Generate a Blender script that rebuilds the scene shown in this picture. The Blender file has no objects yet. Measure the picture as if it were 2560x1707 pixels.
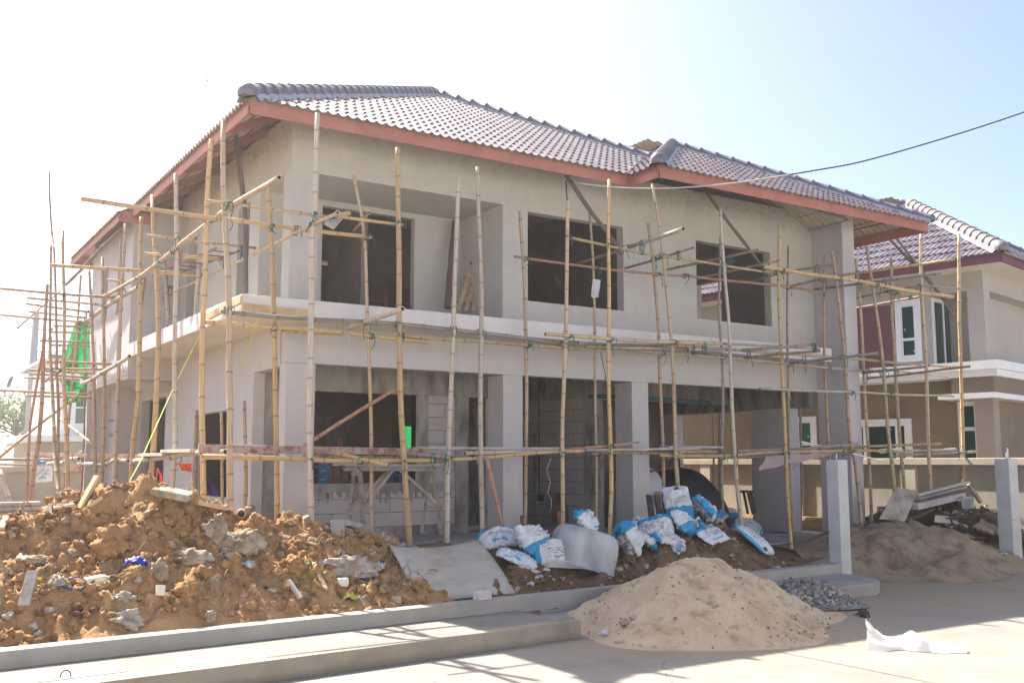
import bpy, bmesh, math, random
from mathutils import Vector, Matrix, noise

# ------------------------------------------------------------------ camera, sky, sun, exposure
scene = bpy.context.scene
COL = scene.collection
RAD = math.radians

cam_data = bpy.data.cameras.new("camera")
cam_data.sensor_width = 36.0
cam_data.lens = 35.0
cam_data.clip_start = 0.1
cam_data.clip_end = 3000.0
cam = bpy.data.objects.new("camera", cam_data)
COL.objects.link(cam)
cam.location = (0.0, 0.0, 1.62)
cam.rotation_euler = (RAD(90 + 6.92), 0.0, RAD(-33.0))
scene.camera = cam

SUN_DIR = Vector((-0.21, 0.84, 1.0)).normalized()      # towards the sun: behind the house, high on the left
SUN_EL = math.asin(SUN_DIR.z)
SUN_AZ = math.atan2(SUN_DIR.x, SUN_DIR.y)              # from +Y towards +X

world = bpy.data.worlds.new("World")
scene.world = world
world.use_nodes = True
wn = world.node_tree.nodes
wl = world.node_tree.links
wn.clear()
w_out = wn.new("ShaderNodeOutputWorld")
w_bg = wn.new("ShaderNodeBackground")
w_sky = wn.new("ShaderNodeTexSky")
w_sky.sky_type = "NISHITA"
w_sky.sun_disc = False
w_sky.sun_elevation = SUN_EL
w_sky.sun_rotation = SUN_AZ
w_sky.altitude = 0.0
w_sky.air_density = 0.5
w_sky.dust_density = 2.5
w_sky.ozone_density = 1.0
w_bg.inputs["Strength"].default_value = 0.05
wl.new(w_sky.outputs["Color"], w_bg.inputs["Color"])
wl.new(w_bg.outputs["Background"], w_out.inputs["Surface"])

sun_data = bpy.data.lights.new("sun", "SUN")
sun_data.energy = 2.0
sun_data.angle = RAD(0.55)
sun_data.color = (1.0, 0.93, 0.84)
sun = bpy.data.objects.new("sun", sun_data)
COL.objects.link(sun)
sun.rotation_euler = SUN_DIR.to_track_quat("Z", "Y").to_euler()
sun.location = (-5, 30, 30)

scene.view_settings.view_transform = "Standard"
scene.view_settings.look = "None"
scene.view_settings.exposure = 3.0
scene.view_settings.gamma = 1.0
scene.render.engine = "CYCLES"
scene.cycles.max_bounces = 8
scene.cycles.diffuse_bounces = 5
scene.cycles.glossy_bounces = 3
scene.cycles.transmission_bounces = 4
scene.cycles.transparent_max_bounces = 8
scene.cycles.use_denoising = True

rng = random.Random(7)

# ------------------------------------------------------------------ materials
def new_mat(name):
    m = bpy.data.materials.new(name)
    m.use_nodes = True
    nt = m.node_tree
    b = nt.nodes["Principled BSDF"]
    return m, nt, b


def noise_node(nt, vec, scale, detail=6.0, rough=0.55):
    n = nt.nodes.new("ShaderNodeTexNoise")
    n.inputs["Scale"].default_value = scale
    n.inputs["Detail"].default_value = detail
    n.inputs["Roughness"].default_value = rough
    if vec is not None:
        nt.links.new(vec, n.inputs["Vector"])
    return n.outputs["Fac"]


def coord(nt, kind="Object", stretch=(1, 1, 1)):
    tc = nt.nodes.new("ShaderNodeTexCoord")
    if stretch == (1, 1, 1):
        return tc.outputs[kind]
    mp = nt.nodes.new("ShaderNodeMapping")
    mp.inputs["Scale"].default_value = stretch
    nt.links.new(tc.outputs[kind], mp.inputs["Vector"])
    return mp.outputs["Vector"]


def ramp(nt, fac, stops):
    r = nt.nodes.new("ShaderNodeValToRGB")
    els = r.color_ramp.elements
    while len(els) < len(stops):
        els.new(0.5)
    for e, (p, c) in zip(els, stops):
        e.position = p
        e.color = (c[0], c[1], c[2], 1.0)
    nt.links.new(fac, r.inputs["Fac"])
    return r.outputs["Color"]


def mixc(nt, fac, a, b, mode="MIX"):
    n = nt.nodes.new("ShaderNodeMix")
    n.data_type = "RGBA"
    n.blend_type = mode
    for sock, v in ((n.inputs[0], fac), (n.inputs[6], a), (n.inputs[7], b)):
        if hasattr(v, "links"):
            nt.links.new(v, sock)
        elif isinstance(v, (int, float)):
            sock.default_value = v
        else:
            sock.default_value = (v[0], v[1], v[2], 1.0)
    return n.outputs[2]


def math_node(nt, op, a, b=0.5):
    n = nt.nodes.new("ShaderNodeMath")
    n.operation = op
    for sock, v in ((n.inputs[0], a), (n.inputs[1], b)):
        if hasattr(v, "links"):
            nt.links.new(v, sock)
        else:
            sock.default_value = v
    return n.outputs[0]


def map_range(nt, v, a, b, c=0.0, d=1.0):
    n = nt.nodes.new("ShaderNodeMapRange")
    nt.links.new(v, n.inputs[0])
    n.inputs[1].default_value = a
    n.inputs[2].default_value = b
    n.inputs[3].default_value = c
    n.inputs[4].default_value = d
    return n.outputs[0]


def bump(nt, b, height, strength=0.3, dist=0.02):
    n = nt.nodes.new("ShaderNodeBump")
    n.inputs["Strength"].default_value = strength
    n.inputs["Distance"].default_value = dist
    nt.links.new(height, n.inputs["Height"])
    nt.links.new(n.outputs["Normal"], b.inputs["Normal"])


def M(name, c1, c2=None, scale=3.0, rough=0.85, bstr=0.0, bscale=40.0, stretch=(1, 1, 1), spec=0.3, c3=None, kind="Object", dist=0.02, lo=0.35, hi=0.65):
    m, nt, b = new_mat(name)
    b.inputs["Roughness"].default_value = rough
    b.inputs["Specular IOR Level"].default_value = spec
    if c2 is None:
        b.inputs["Base Color"].default_value = (*c1, 1)
    else:
        v = coord(nt, kind, stretch)
        f = noise_node(nt, v, scale)
        stops = [(lo, c1), (hi, c2)] if c3 is None else [(lo, c1), (0.5 * (lo + hi), c2), (hi, c3)]
        col = ramp(nt, f, stops)
        nt.links.new(col, b.inputs["Base Color"])
    if bstr:
        v = coord(nt, kind, stretch)
        bump(nt, b, noise_node(nt, v, bscale, 8.0, 0.6), bstr, dist)
    return m


MAT = {}


def plaster(name, ca, cb, cc, eave_band=None):
    m, nt, b = new_mat(name)
    v = coord(nt, "Object")
    vs = coord(nt, "Object", (9.0, 9.0, 0.7))
    f1 = noise_node(nt, v, 0.9, 8.0, 0.6)
    f2 = noise_node(nt, vs, 1.0, 6.0, 0.6)
    f3 = noise_node(nt, v, 6.0, 8.0, 0.65)
    col = ramp(nt, f1, [(0.3, ca), (0.5, cb), (0.7, cc)])
    col = mixc(nt, map_range(nt, f2, 0.35, 0.7, 0.0, 0.22), col, (cc[0] * 1.1, cc[1] * 1.1, cc[2] * 1.12))
    col = mixc(nt, map_range(nt, f3, 0.5, 0.8, 0.0, 0.35), col, (ca[0] * 0.82, ca[1] * 0.8, ca[2] * 0.78))
    h = math_node(nt, "ADD", f3, math_node(nt, "MULTIPLY", noise_node(nt, v, 90.0, 4.0, 0.6), 0.35))
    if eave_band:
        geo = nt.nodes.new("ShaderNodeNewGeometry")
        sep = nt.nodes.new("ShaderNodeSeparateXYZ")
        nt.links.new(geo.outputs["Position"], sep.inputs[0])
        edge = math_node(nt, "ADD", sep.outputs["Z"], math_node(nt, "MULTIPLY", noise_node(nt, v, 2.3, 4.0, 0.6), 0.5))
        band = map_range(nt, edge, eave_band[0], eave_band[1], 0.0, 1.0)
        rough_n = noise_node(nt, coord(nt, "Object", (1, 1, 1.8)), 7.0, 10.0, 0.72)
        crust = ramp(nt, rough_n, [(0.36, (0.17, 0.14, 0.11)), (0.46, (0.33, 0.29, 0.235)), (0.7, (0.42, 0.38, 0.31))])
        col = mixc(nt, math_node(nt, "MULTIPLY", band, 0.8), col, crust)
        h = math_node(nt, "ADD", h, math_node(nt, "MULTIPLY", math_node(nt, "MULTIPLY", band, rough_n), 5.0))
    nt.links.new(col, b.inputs["Base Color"])
    b.inputs["Roughness"].default_value = 0.9
    b.inputs["Specular IOR Level"].default_value = 0.2
    bump(nt, b, h, 0.35, 0.012)
    return m


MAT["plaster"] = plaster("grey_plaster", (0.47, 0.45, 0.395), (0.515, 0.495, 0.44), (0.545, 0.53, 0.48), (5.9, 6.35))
MAT["plaster_low"] = plaster("grey_render", (0.47, 0.455, 0.445), (0.52, 0.505, 0.495), (0.55, 0.54, 0.53))
MAT["ledge"] = plaster("pale_render", (0.60, 0.575, 0.54), (0.65, 0.625, 0.59), (0.69, 0.665, 0.635))
MAT["concrete"] = M("raw_concrete", (0.17, 0.16, 0.145), (0.30, 0.285, 0.26), 5.0, 0.92, 0.5, 18.0, (1, 1, 0.4), c3=(0.38, 0.365, 0.33))
MAT["slab"] = M("floor_concrete", (0.26, 0.25, 0.235), (0.38, 0.37, 0.35), 1.6, 0.9, 0.25, 30.0, c3=(0.42, 0.41, 0.39))
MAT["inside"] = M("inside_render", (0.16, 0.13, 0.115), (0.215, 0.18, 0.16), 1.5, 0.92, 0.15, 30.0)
MAT["paving"] = M("new_concrete", (0.25, 0.24, 0.22), (0.30, 0.29, 0.27), 1.8, 0.88, 0.25, 60.0, c3=(0.33, 0.32, 0.30))
MAT["beam_top"] = M("cast_concrete", (0.30, 0.29, 0.265), (0.36, 0.35, 0.325), 2.6, 0.86, 0.2, 50.0)
MAT["post"] = M("smooth_post_concrete", (0.44, 0.45, 0.44), (0.52, 0.53, 0.52), 3.0, 0.8, 0.1, 40.0)


def kerb_mat():
    m, nt, b = new_mat("kerb_concrete")
    v = coord(nt, "Object")
    f = noise_node(nt, v, 3.0, 8.0, 0.62)
    col = ramp(nt, f, [(0.3, (0.24, 0.205, 0.155)), (0.5, (0.30, 0.265, 0.21)), (0.7, (0.34, 0.305, 0.25))])
    geo = nt.nodes.new("ShaderNodeNewGeometry")
    sep = nt.nodes.new("ShaderNodeSeparateXYZ")
    nt.links.new(geo.outputs["Position"], sep.inputs[0])
    dirt = map_range(nt, math_node(nt, "ADD", sep.outputs["Z"], math_node(nt, "MULTIPLY", noise_node(nt, v, 5.0, 6.0), 0.09)), 0.04, 0.11, 0.75, 0.0)
    col = mixc(nt, dirt, col, (0.17, 0.15, 0.11))
    nt.links.new(col, b.inputs["Base Color"])
    b.inputs["Roughness"].default_value = 0.92
    bump(nt, b, noise_node(nt, v, 45.0, 8.0, 0.65), 0.3, 0.01)
    return m


MAT["kerb"] = kerb_mat()


def pavement_mat():
    # stamped paver pattern in a grid that follows the street, only on the left part of the path
    m, nt, b = new_mat("stamped_pavement")
    tc = nt.nodes.new("ShaderNodeTexCoord")
    mp = nt.nodes.new("ShaderNodeMapping")
    mp.inputs["Rotation"].default_value = (0, 0, RAD(-4.7))
    nt.links.new(tc.outputs["Object"], mp.inputs["Vector"])
    br = nt.nodes.new("ShaderNodeTexBrick")
    br.inputs["Scale"].default_value = 1.0
    br.inputs["Mortar Size"].default_value = 0.0045
    br.inputs["Mortar Smooth"].default_value = 0.3
    br.inputs["Brick Width"].default_value = 0.42
    br.inputs["Row Height"].default_value = 0.115
    nt.links.new(mp.outputs["Vector"], br.inputs["Vector"])
    f = noise_node(nt, tc.outputs["Object"], 2.0, 8.0, 0.6)
    base = ramp(nt, f, [(0.32, (0.175, 0.158, 0.13)), (0.5, (0.215, 0.20, 0.17)), (0.68, (0.24, 0.225, 0.195))])
    sep = nt.nodes.new("ShaderNodeSeparateXYZ")
    geo = nt.nodes.new("ShaderNodeNewGeometry")
    nt.links.new(geo.outputs["Position"], sep.inputs[0])
    left = map_range(nt, math_node(nt, "ADD", sep.outputs["X"], math_node(nt, "MULTIPLY", f, 1.5)), 3.6, 5.2, 0.6, 0.0)
    grime = map_range(nt, noise_node(nt, tc.outputs["Object"], 1.1, 5.0), 0.4, 0.6, 0.4, 1.0)
    line = math_node(nt, "MULTIPLY", math_node(nt, "MULTIPLY", br.outputs["Fac"], left), grime)
    col = mixc(nt, line, base, (0.095, 0.08, 0.06))
    nt.links.new(col, b.inputs["Base Color"])
    b.inputs["Roughness"].default_value = 0.9
    h = math_node(nt, "SUBTRACT", noise_node(nt, tc.outputs["Object"], 60.0, 6.0), math_node(nt, "MULTIPLY", line, 1.5))
    bump(nt, b, h, 0.25, 0.008)
    return m


MAT["pavement"] = pavement_mat()


def road_mat():
    m, nt, b = new_mat("concrete_road")
    v = coord(nt, "Object")
    f = noise_node(nt, v, 1.3, 9.0, 0.62)
    g = noise_node(nt, v, 14.0, 6.0, 0.6)
    base = ramp(nt, f, [(0.3, (0.185, 0.17, 0.145)), (0.5, (0.225, 0.21, 0.18)), (0.7, (0.25, 0.235, 0.205))])
    base = mixc(nt, map_range(nt, g, 0.55, 0.75, 0.0, 0.35), base, (0.165, 0.15, 0.125))
    base = mixc(nt, map_range(nt, noise_node(nt, coord(nt, "Object", (0.25, 1.6, 1.0)), 1.1, 7.0, 0.65), 0.5, 0.7, 0.0, 0.4), base, (0.15, 0.14, 0.12))
    vo = nt.nodes.new("ShaderNodeTexVoronoi")
    vo.feature = "DISTANCE_TO_EDGE"
    vo.inputs["Scale"].default_value = 0.22
    wv = nt.nodes.new("ShaderNodeVectorMath")
    wv.operation = "ADD"
    nt.links.new(v, wv.inputs[0])
    nz = nt.nodes.new("ShaderNodeTexNoise")
    nz.inputs["Scale"].default_value = 1.5
    nz.inputs["Detail"].default_value = 8.0
    nt.links.new(v, nz.inputs["Vector"])
    nt.links.new(nz.outputs["Color"], wv.inputs[1])
    nt.links.new(wv.outputs[0], vo.inputs["Vector"])
    base = mixc(nt, map_range(nt, vo.outputs["Distance"], 0.0, 0.0035, 0.7, 0.0), base, (0.08, 0.07, 0.06))
    # sandy dust that drifted off the heaps
    sep = nt.nodes.new("ShaderNodeSeparateXYZ")
    geo = nt.nodes.new("ShaderNodeNewGeometry")
    nt.links.new(geo.outputs["Position"], sep.inputs[0])
    def blob(cx, cy, r0, r1, stx=1.0):
        dx = math_node(nt, "MULTIPLY", math_node(nt, "SUBTRACT", sep.outputs["X"], cx), stx)
        dy = math_node(nt, "SUBTRACT", sep.outputs["Y"], cy)
        d = math_node(nt, "SQRT", math_node(nt, "ADD", math_node(nt, "MULTIPLY", dx, dx), math_node(nt, "MULTIPLY", dy, dy)))
        d = math_node(nt, "ADD", d, math_node(nt, "MULTIPLY", noise_node(nt, v, 2.5, 6.0), 0.9))
        return map_range(nt, d, r0, r1, 1.0, 0.0)
    s = math_node(nt, "MAXIMUM", blob(7.2, 7.7, 1.6, 2.5, 0.85), blob(12.4, 9.3, 2.6, 3.7, 0.6))
    sand = ramp(nt, noise_node(nt, v, 60.0, 6.0), [(0.35, (0.20, 0.155, 0.10)), (0.65, (0.36, 0.29, 0.20))])
    col = mixc(nt, math_node(nt, "MULTIPLY", s, 0.88), base, sand)
    nt.links.new(col, b.inputs["Base Color"])
    b.inputs["Roughness"].default_value = 0.9
    bump(nt, b, noise_node(nt, v, 70.0, 6.0), 0.2, 0.006)
    return m


MAT["road"] = road_mat()
MAT["terrain"] = M("dry_ground", (0.22, 0.19, 0.14), (0.30, 0.265, 0.205), 0.6, 0.95, 0.4, 12.0)


def soil_mat(name, dark, mid, light, pale, bs=1.0):
    m, nt, b = new_mat(name)
    v = coord(nt, "Object")
    f = noise_node(nt, v, 2.2, 10.0, 0.68)
    g = noise_node(nt, v, 14.0, 10.0, 0.7)
    col = ramp(nt, f, [(0.28, dark), (0.48, mid), (0.68, light)])
    col = mixc(nt, map_range(nt, g, 0.42, 0.72, 0.0, 0.5), col, light)
    col = mixc(nt, map_range(nt, noise_node(nt, v, 1.3, 6.0, 0.6), 0.58, 0.72, 0.0, 0.6), col, pale)
    col = mixc(nt, map_range(nt, noise_node(nt, coord(nt, "Object", (1.0, 1.0, 1.6)), 3.7, 8.0, 0.7), 0.52, 0.68, 0.0, 0.75), col, (dark[0] * 0.62, dark[1] * 0.58, dark[2] * 0.55))
    col = mixc(nt, map_range(nt, noise_node(nt, v, 42.0, 4.0, 0.7), 0.60, 0.70, 0.0, 0.6), col, (pale[0] * 1.1, pale[1] * 1.12, pale[2] * 1.2))
    nt.links.new(col, b.inputs["Base Color"])
    b.inputs["Roughness"].default_value = 0.97
    b.inputs["Specular IOR Level"].default_value = 0.1
    h = math_node(nt, "ADD", g, math_node(nt, "MULTIPLY", noise_node(nt, v, 60.0, 8.0, 0.65), 0.5))
    bump(nt, b, h, 0.9 * bs, 0.03)
    return m


MAT["soil"] = soil_mat("orange_soil", (0.22, 0.12, 0.055), (0.37, 0.215, 0.10), (0.50, 0.315, 0.155), (0.48, 0.38, 0.26))
MAT["soil_dark"] = soil_mat("brown_soil", (0.085, 0.055, 0.033), (0.16, 0.10, 0.058), (0.24, 0.155, 0.09), (0.27, 0.20, 0.13))
MAT["soil_black"] = soil_mat("dark_soil", (0.045, 0.035, 0.026), (0.09, 0.07, 0.05), (0.15, 0.115, 0.08), (0.19, 0.16, 0.12))
MAT["sand"] = soil_mat("building_sand", (0.34, 0.25, 0.165), (0.47, 0.36, 0.245), (0.54, 0.43, 0.30), (0.57, 0.47, 0.345), 0.55)
MAT["sand_dark"] = soil_mat("damp_sand", (0.19, 0.14, 0.09), (0.28, 0.21, 0.14), (0.36, 0.28, 0.19), (0.40, 0.32, 0.22), 0.8)
MAT["gravel"] = M("grey_gravel", (0.05, 0.05, 0.05), (0.20, 0.20, 0.20), 22.0, 0.9, 1.0, 30.0, c3=(0.36, 0.36, 0.36), dist=0.03)
MAT["chunk"] = M("concrete_lump", (0.22, 0.155, 0.09), (0.36, 0.29, 0.21), 5.0, 0.95, 1.0, 22.0, c3=(0.46, 0.42, 0.36), dist=0.03)
MAT["chunk_white"] = M("white_rubble", (0.30, 0.24, 0.18), (0.50, 0.47, 0.43), 6.0, 0.95, 0.9, 25.0, dist=0.03)
MAT["clod"] = soil_mat("soil_clod", (0.22, 0.12, 0.05), (0.37, 0.21, 0.095), (0.50, 0.31, 0.15), (0.52, 0.40, 0.27))


def bamboo_mat(name, c1, c2, c3, node_c, stain=None):
    m, nt, b = new_mat(name)
    uv = nt.nodes.new("ShaderNodeUVMap")
    uv.uv_map = "UVMap"
    mp = nt.nodes.new("ShaderNodeMapping")
    mp.inputs["Scale"].default_value = (7.0, 1.6, 1.0)
    nt.links.new(uv.outputs["UV"], mp.inputs["Vector"])
    oi = nt.nodes.new("ShaderNodeObjectInfo")
    off = nt.nodes.new("ShaderNodeVectorMath")
    off.operation = "ADD"
    comb = nt.nodes.new("ShaderNodeCombineXYZ")
    nt.links.new(math_node(nt, "MULTIPLY", oi.outputs["Random"], 37.0), comb.inputs[1])
    nt.links.new(math_node(nt, "MULTIPLY", oi.outputs["Random"], 11.0), comb.inputs[2])
    nt.links.new(mp.outputs["Vector"], off.inputs[0])
    nt.links.new(comb.outputs[0], off.inputs[1])
    f = noise_node(nt, off.outputs[0], 1.4, 6.0, 0.6)
    col = ramp(nt, f, [(0.3, c1), (0.5, c2), (0.7, c3)])
    mp2 = nt.nodes.new("ShaderNodeMapping")
    mp2.inputs["Scale"].default_value = (0.6, 0.9, 1.0)
    nt.links.new(off.outputs[0], mp2.inputs["Vector"])
    seg = noise_node(nt, mp2.outputs["Vector"], 0.8, 2.0, 0.5)
    col = mixc(nt, map_range(nt, seg, 0.45, 0.7, 0.0, 0.5), col, c1)
    spots = noise_node(nt, off.outputs[0], 6.0, 6.0, 0.7)
    col = mixc(nt, map_range(nt, spots, 0.62, 0.74, 0.0, 0.6), col, stain or (c1[0] * 0.45, c1[1] * 0.4, c1[2] * 0.35))
    at = nt.nodes.new("ShaderNodeAttribute")
    at.attribute_name = "joint"
    col = mixc(nt, at.outputs["Fac"], col, node_c)
    hs = nt.nodes.new("ShaderNodeHueSaturation")
    nt.links.new(map_range(nt, oi.outputs["Random"], 0.0, 1.0, 0.82, 1.12), hs.inputs["Value"])
    nt.links.new(col, hs.inputs["Color"])
    nt.links.new(hs.outputs["Color"], b.inputs["Base Color"])
    b.inputs["Roughness"].default_value = 0.62
    b.inputs["Specular IOR Level"].default_value = 0.35
    bump(nt, b, f, 0.15, 0.004)
    return m


MAT["bam"] = bamboo_mat("straw_bamboo", (0.35, 0.25, 0.145), (0.50, 0.37, 0.235), (0.57, 0.46, 0.325), (0.17, 0.10, 0.05))
MAT["bam_y"] = bamboo_mat("golden_bamboo", (0.39, 0.26, 0.125), (0.53, 0.375, 0.19), (0.58, 0.45, 0.27), (0.20, 0.11, 0.05))
MAT["bam_pale"] = bamboo_mat("weathered_bamboo", (0.36, 0.29, 0.21), (0.50, 0.42, 0.33), (0.58, 0.52, 0.43), (0.20, 0.15, 0.11), (0.30, 0.13, 0.09))
MAT["bam_grey"] = bamboo_mat("grey_bamboo", (0.20, 0.175, 0.15), (0.31, 0.28, 0.245), (0.40, 0.37, 0.33), (0.11, 0.09, 0.08))
MAT["bam_br"] = bamboo_mat("brown_bamboo", (0.26, 0.17, 0.10), (0.40, 0.28, 0.175), (0.48, 0.37, 0.255), (0.10, 0.06, 0.04), (0.28, 0.06, 0.05))
MAT["bam_red"] = bamboo_mat("reddish_bamboo", (0.30, 0.15, 0.09), (0.42, 0.25, 0.16), (0.48, 0.33, 0.22), (0.17, 0.08, 0.05), (0.34, 0.05, 0.06))
MAT["bark"] = bamboo_mat("bark_branch", (0.09, 0.065, 0.05), (0.17, 0.125, 0.10), (0.25, 0.19, 0.155), (0.08, 0.05, 0.04))
MAT["bam_hole"] = M("bamboo_hollow", (0.07, 0.045, 0.03))  # dark colour paints the shade inside the open ends
MAT["rope"] = M("green_rope", (0.012, 0.10, 0.075), (0.02, 0.17, 0.12), 30.0, 0.7)
MAT["rope_p"] = M("pale_rope", (0.45, 0.50, 0.45), (0.30, 0.42, 0.36), 30.0, 0.7)
MAT["rope_tan"] = M("straw_tie", (0.34, 0.24, 0.12), (0.48, 0.36, 0.20), 30.0, 0.8)
MAT["string"] = M("lime_string", (0.45, 0.65, 0.06), rough=0.6)
MAT["tape_red"] = M("red_tape", (0.70, 0.10, 0.07), rough=0.5)
MAT["wood"] = M("raw_timber", (0.38, 0.26, 0.14), (0.54, 0.39, 0.22), 3.0, 0.75, 0.2, 20.0, (1, 1, 1), c3=(0.60, 0.45, 0.28))
MAT["wood_grey"] = M("weathered_timber", (0.22, 0.19, 0.155), (0.36, 0.32, 0.27), 4.0, 0.85, 0.3, 25.0, c3=(0.44, 0.40, 0.345))
MAT["wood_pale"] = M("pale_board", (0.44, 0.39, 0.32), (0.56, 0.50, 0.42), 4.0, 0.8, 0.2, 25.0)
MAT["wood_dark"] = M("dark_timber", (0.08, 0.06, 0.05), (0.16, 0.115, 0.085), 4.0, 0.8, 0.2, 25.0)
MAT["wood_red"] = M("reddish_timber", (0.20, 0.09, 0.05), (0.32, 0.16, 0.09), 4.0, 0.75, 0.2, 25.0)
MAT["plank_grey"] = M("grey_plank", (0.33, 0.32, 0.31), (0.50, 0.49, 0.47), 4.0, 0.85, 0.2, 25.0)


def ply_mat():
    m, nt, b = new_mat("stained_plywood")
    v = coord(nt, "Object", (1.0, 1.0, 3.0))
    f = noise_node(nt, v, 1.6, 9.0, 0.65)
    col = ramp(nt, f, [(0.3, (0.30, 0.255, 0.19)), (0.46, (0.40, 0.37, 0.31)), (0.62, (0.45, 0.42, 0.37))])
    g = noise_node(nt, coord(nt, "Object", (1.2, 1.2, 5.0)), 2.5, 10.0, 0.7)
    col = mixc(nt, map_range(nt, g, 0.56, 0.68, 0.0, 0.55), col, (0.27, 0.185, 0.085))
    col = mixc(nt, map_range(nt, noise_node(nt, v, 3.3, 9.0, 0.7), 0.62, 0.72, 0.0, 0.6), col, (0.58, 0.56, 0.53))
    nt.links.new(col, b.inputs["Base Color"])
    b.inputs["Roughness"].default_value = 0.85
    bump(nt, b, g, 0.2, 0.01)
    return m


MAT["ply"] = ply_mat()


def aac_mat(name, c1, c2, axis):
    m, nt, b = new_mat(name)
    tc = nt.nodes.new("ShaderNodeTexCoord")
    mp = nt.nodes.new("ShaderNodeMapping")
    mp.inputs["Rotation"].default_value = (RAD(-90), 0, 0) if axis == "y" else (RAD(-90), RAD(0), RAD(0))
    sep = nt.nodes.new("ShaderNodeSeparateXYZ")
    nt.links.new(tc.outputs["Object"], sep.inputs[0])
    comb = nt.nodes.new("ShaderNodeCombineXYZ")
    nt.links.new(sep.outputs["X" if axis == "y" else "Y"], comb.inputs[0])
    nt.links.new(sep.outputs["Z"], comb.inputs[1])
    br = nt.nodes.new("ShaderNodeTexBrick")
    br.inputs["Scale"].default_value = 1.0
    br.inputs["Brick Width"].default_value = 0.6
    br.inputs["Row Height"].default_value = 0.2
    br.inputs["Mortar Size"].default_value = 0.005
    br.inputs["Color1"].default_value = (*c1, 1)
    br.inputs["Color2"].default_value = (*c2, 1)
    br.inputs["Mortar"].default_value = (0.13, 0.125, 0.12, 1)
    nt.links.new(comb.outputs[0], br.inputs["Vector"])
    f = noise_node(nt, tc.outputs["Object"], 5.0, 8.0, 0.6)
    col = mixc(nt, map_range(nt, f, 0.5, 0.8, 0.0, 0.45), br.outputs["Color"], (0.33, 0.31, 0.30))
    nt.links.new(col, b.inputs["Base Color"])
    b.inputs["Roughness"].default_value = 0.93
    bump(nt, b, math_node(nt, "SUBTRACT", f, br.outputs["Fac"]), 0.4, 0.008)
    return m


MAT["aac"] = aac_mat("aerated_blocks", (0.53, 0.49, 0.49), (0.48, 0.445, 0.45), "y")
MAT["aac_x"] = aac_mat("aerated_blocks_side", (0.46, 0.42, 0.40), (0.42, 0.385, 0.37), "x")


def tile_mat(name, c1, c2, rough, under):
    m, nt, b = new_mat(name)
    v = coord(nt, "Object")
    f = noise_node(nt, v, 5.0, 4.0, 0.6)
    vo = nt.nodes.new("ShaderNodeTexVoronoi")
    vo.inputs["Scale"].default_value = 4.2
    nt.links.new(v, vo.inputs["Vector"])
    hs = nt.nodes.new("ShaderNodeHueSaturation")
    sep = nt.nodes.new("ShaderNodeSeparateColor")
    nt.links.new(vo.outputs["Color"], sep.inputs[0])
    nt.links.new(map_range(nt, sep.outputs[0], 0.0, 1.0, 0.6, 1.45), hs.inputs["Value"])
    nt.links.new(ramp(nt, f, [(0.3, c1), (0.7, c2)]), hs.inputs["Color"])
    dust = mixc(nt, map_range(nt, noise_node(nt, v, 2.0, 8.0, 0.7), 0.55, 0.75, 0.0, 0.35), hs.outputs["Color"], (0.22, 0.18, 0.15))
    nt.links.new(dust, b.inputs["Base Color"])
    nt.links.new(map_range(nt, sep.outputs[1], 0.0, 1.0, rough - 0.06, rough + 0.16), b.inputs["Roughness"])
    b.inputs["Roughness"].default_value = rough
    b.inputs["Specular IOR Level"].default_value = 0.6
    b.inputs["Coat Weight"].default_value = 0.45
    b.inputs["Coat Roughness"].default_value = 0.15
    d = nt.nodes.new("ShaderNodeBsdfDiffuse")
    d.inputs["Color"].default_value = (*under, 1)
    geo = nt.nodes.new("ShaderNodeNewGeometry")
    mx = nt.nodes.new("ShaderNodeMixShader")
    nt.links.new(geo.outputs["Backfacing"], mx.inputs[0])
    nt.links.new(b.outputs[0], mx.inputs[1])
    nt.links.new(d.outputs[0], mx.inputs[2])
    nt.links.new(mx.outputs[0], nt.nodes["Material Output"].inputs["Surface"])
    return m


MAT["tile"] = tile_mat("glazed_roof_tile", (0.06, 0.036, 0.035), (0.095, 0.06, 0.058), 0.3, (0.46, 0.39, 0.29))
MAT["tile_b"] = tile_mat("mauve_roof_tile", (0.085, 0.07, 0.085), (0.13, 0.105, 0.125), 0.42, (0.30, 0.25, 0.18))
MAT["cap"] = M("ridge_cap_tile", (0.10, 0.095, 0.12), (0.15, 0.145, 0.175), 6.0, 0.4, spec=0.6)
MAT["cap_b"] = M("pale_ridge_cap_tile", (0.15, 0.125, 0.12), (0.21, 0.175, 0.17), 6.0, 0.4, spec=0.6)
MAT["mortar"] = M("ridge_mortar", (0.30, 0.32, 0.36), (0.42, 0.44, 0.48), 8.0, 0.9)
MAT["fascia"] = M("terracotta_fascia", (0.36, 0.135, 0.095), (0.42, 0.17, 0.125), 3.0, 0.7, 0.1, 60.0)
MAT["fascia_b"] = M("maroon_fascia", (0.13, 0.035, 0.045), (0.17, 0.05, 0.06), 3.0, 0.6)
MAT["steel_red"] = M("red_oxide_steel", (0.19, 0.065, 0.045), (0.28, 0.10, 0.07), 4.0, 0.6)
MAT["steel_dark"] = M("dark_steel", (0.05, 0.045, 0.04), (0.10, 0.08, 0.07), 6.0, 0.6)
MAT["soffit"] = M("cream_soffit", (0.62, 0.56, 0.46), (0.68, 0.62, 0.52), 3.0, 0.8)
MAT["white"] = M("white_paint", (0.78, 0.78, 0.76), (0.82, 0.82, 0.80), 3.0, 0.6)
MAT["beige"] = M("beige_paint", (0.43, 0.385, 0.33), (0.47, 0.425, 0.37), 2.0, 0.85, 0.1, 60.0)
MAT["brown"] = M("brown_paint", (0.21, 0.155, 0.105), (0.245, 0.185, 0.125), 2.0, 0.85, 0.1, 60.0)
MAT["taupe"] = M("taupe_paint", (0.31, 0.25, 0.20), (0.34, 0.28, 0.225), 2.0, 0.85, 0.1, 60.0)
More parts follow.
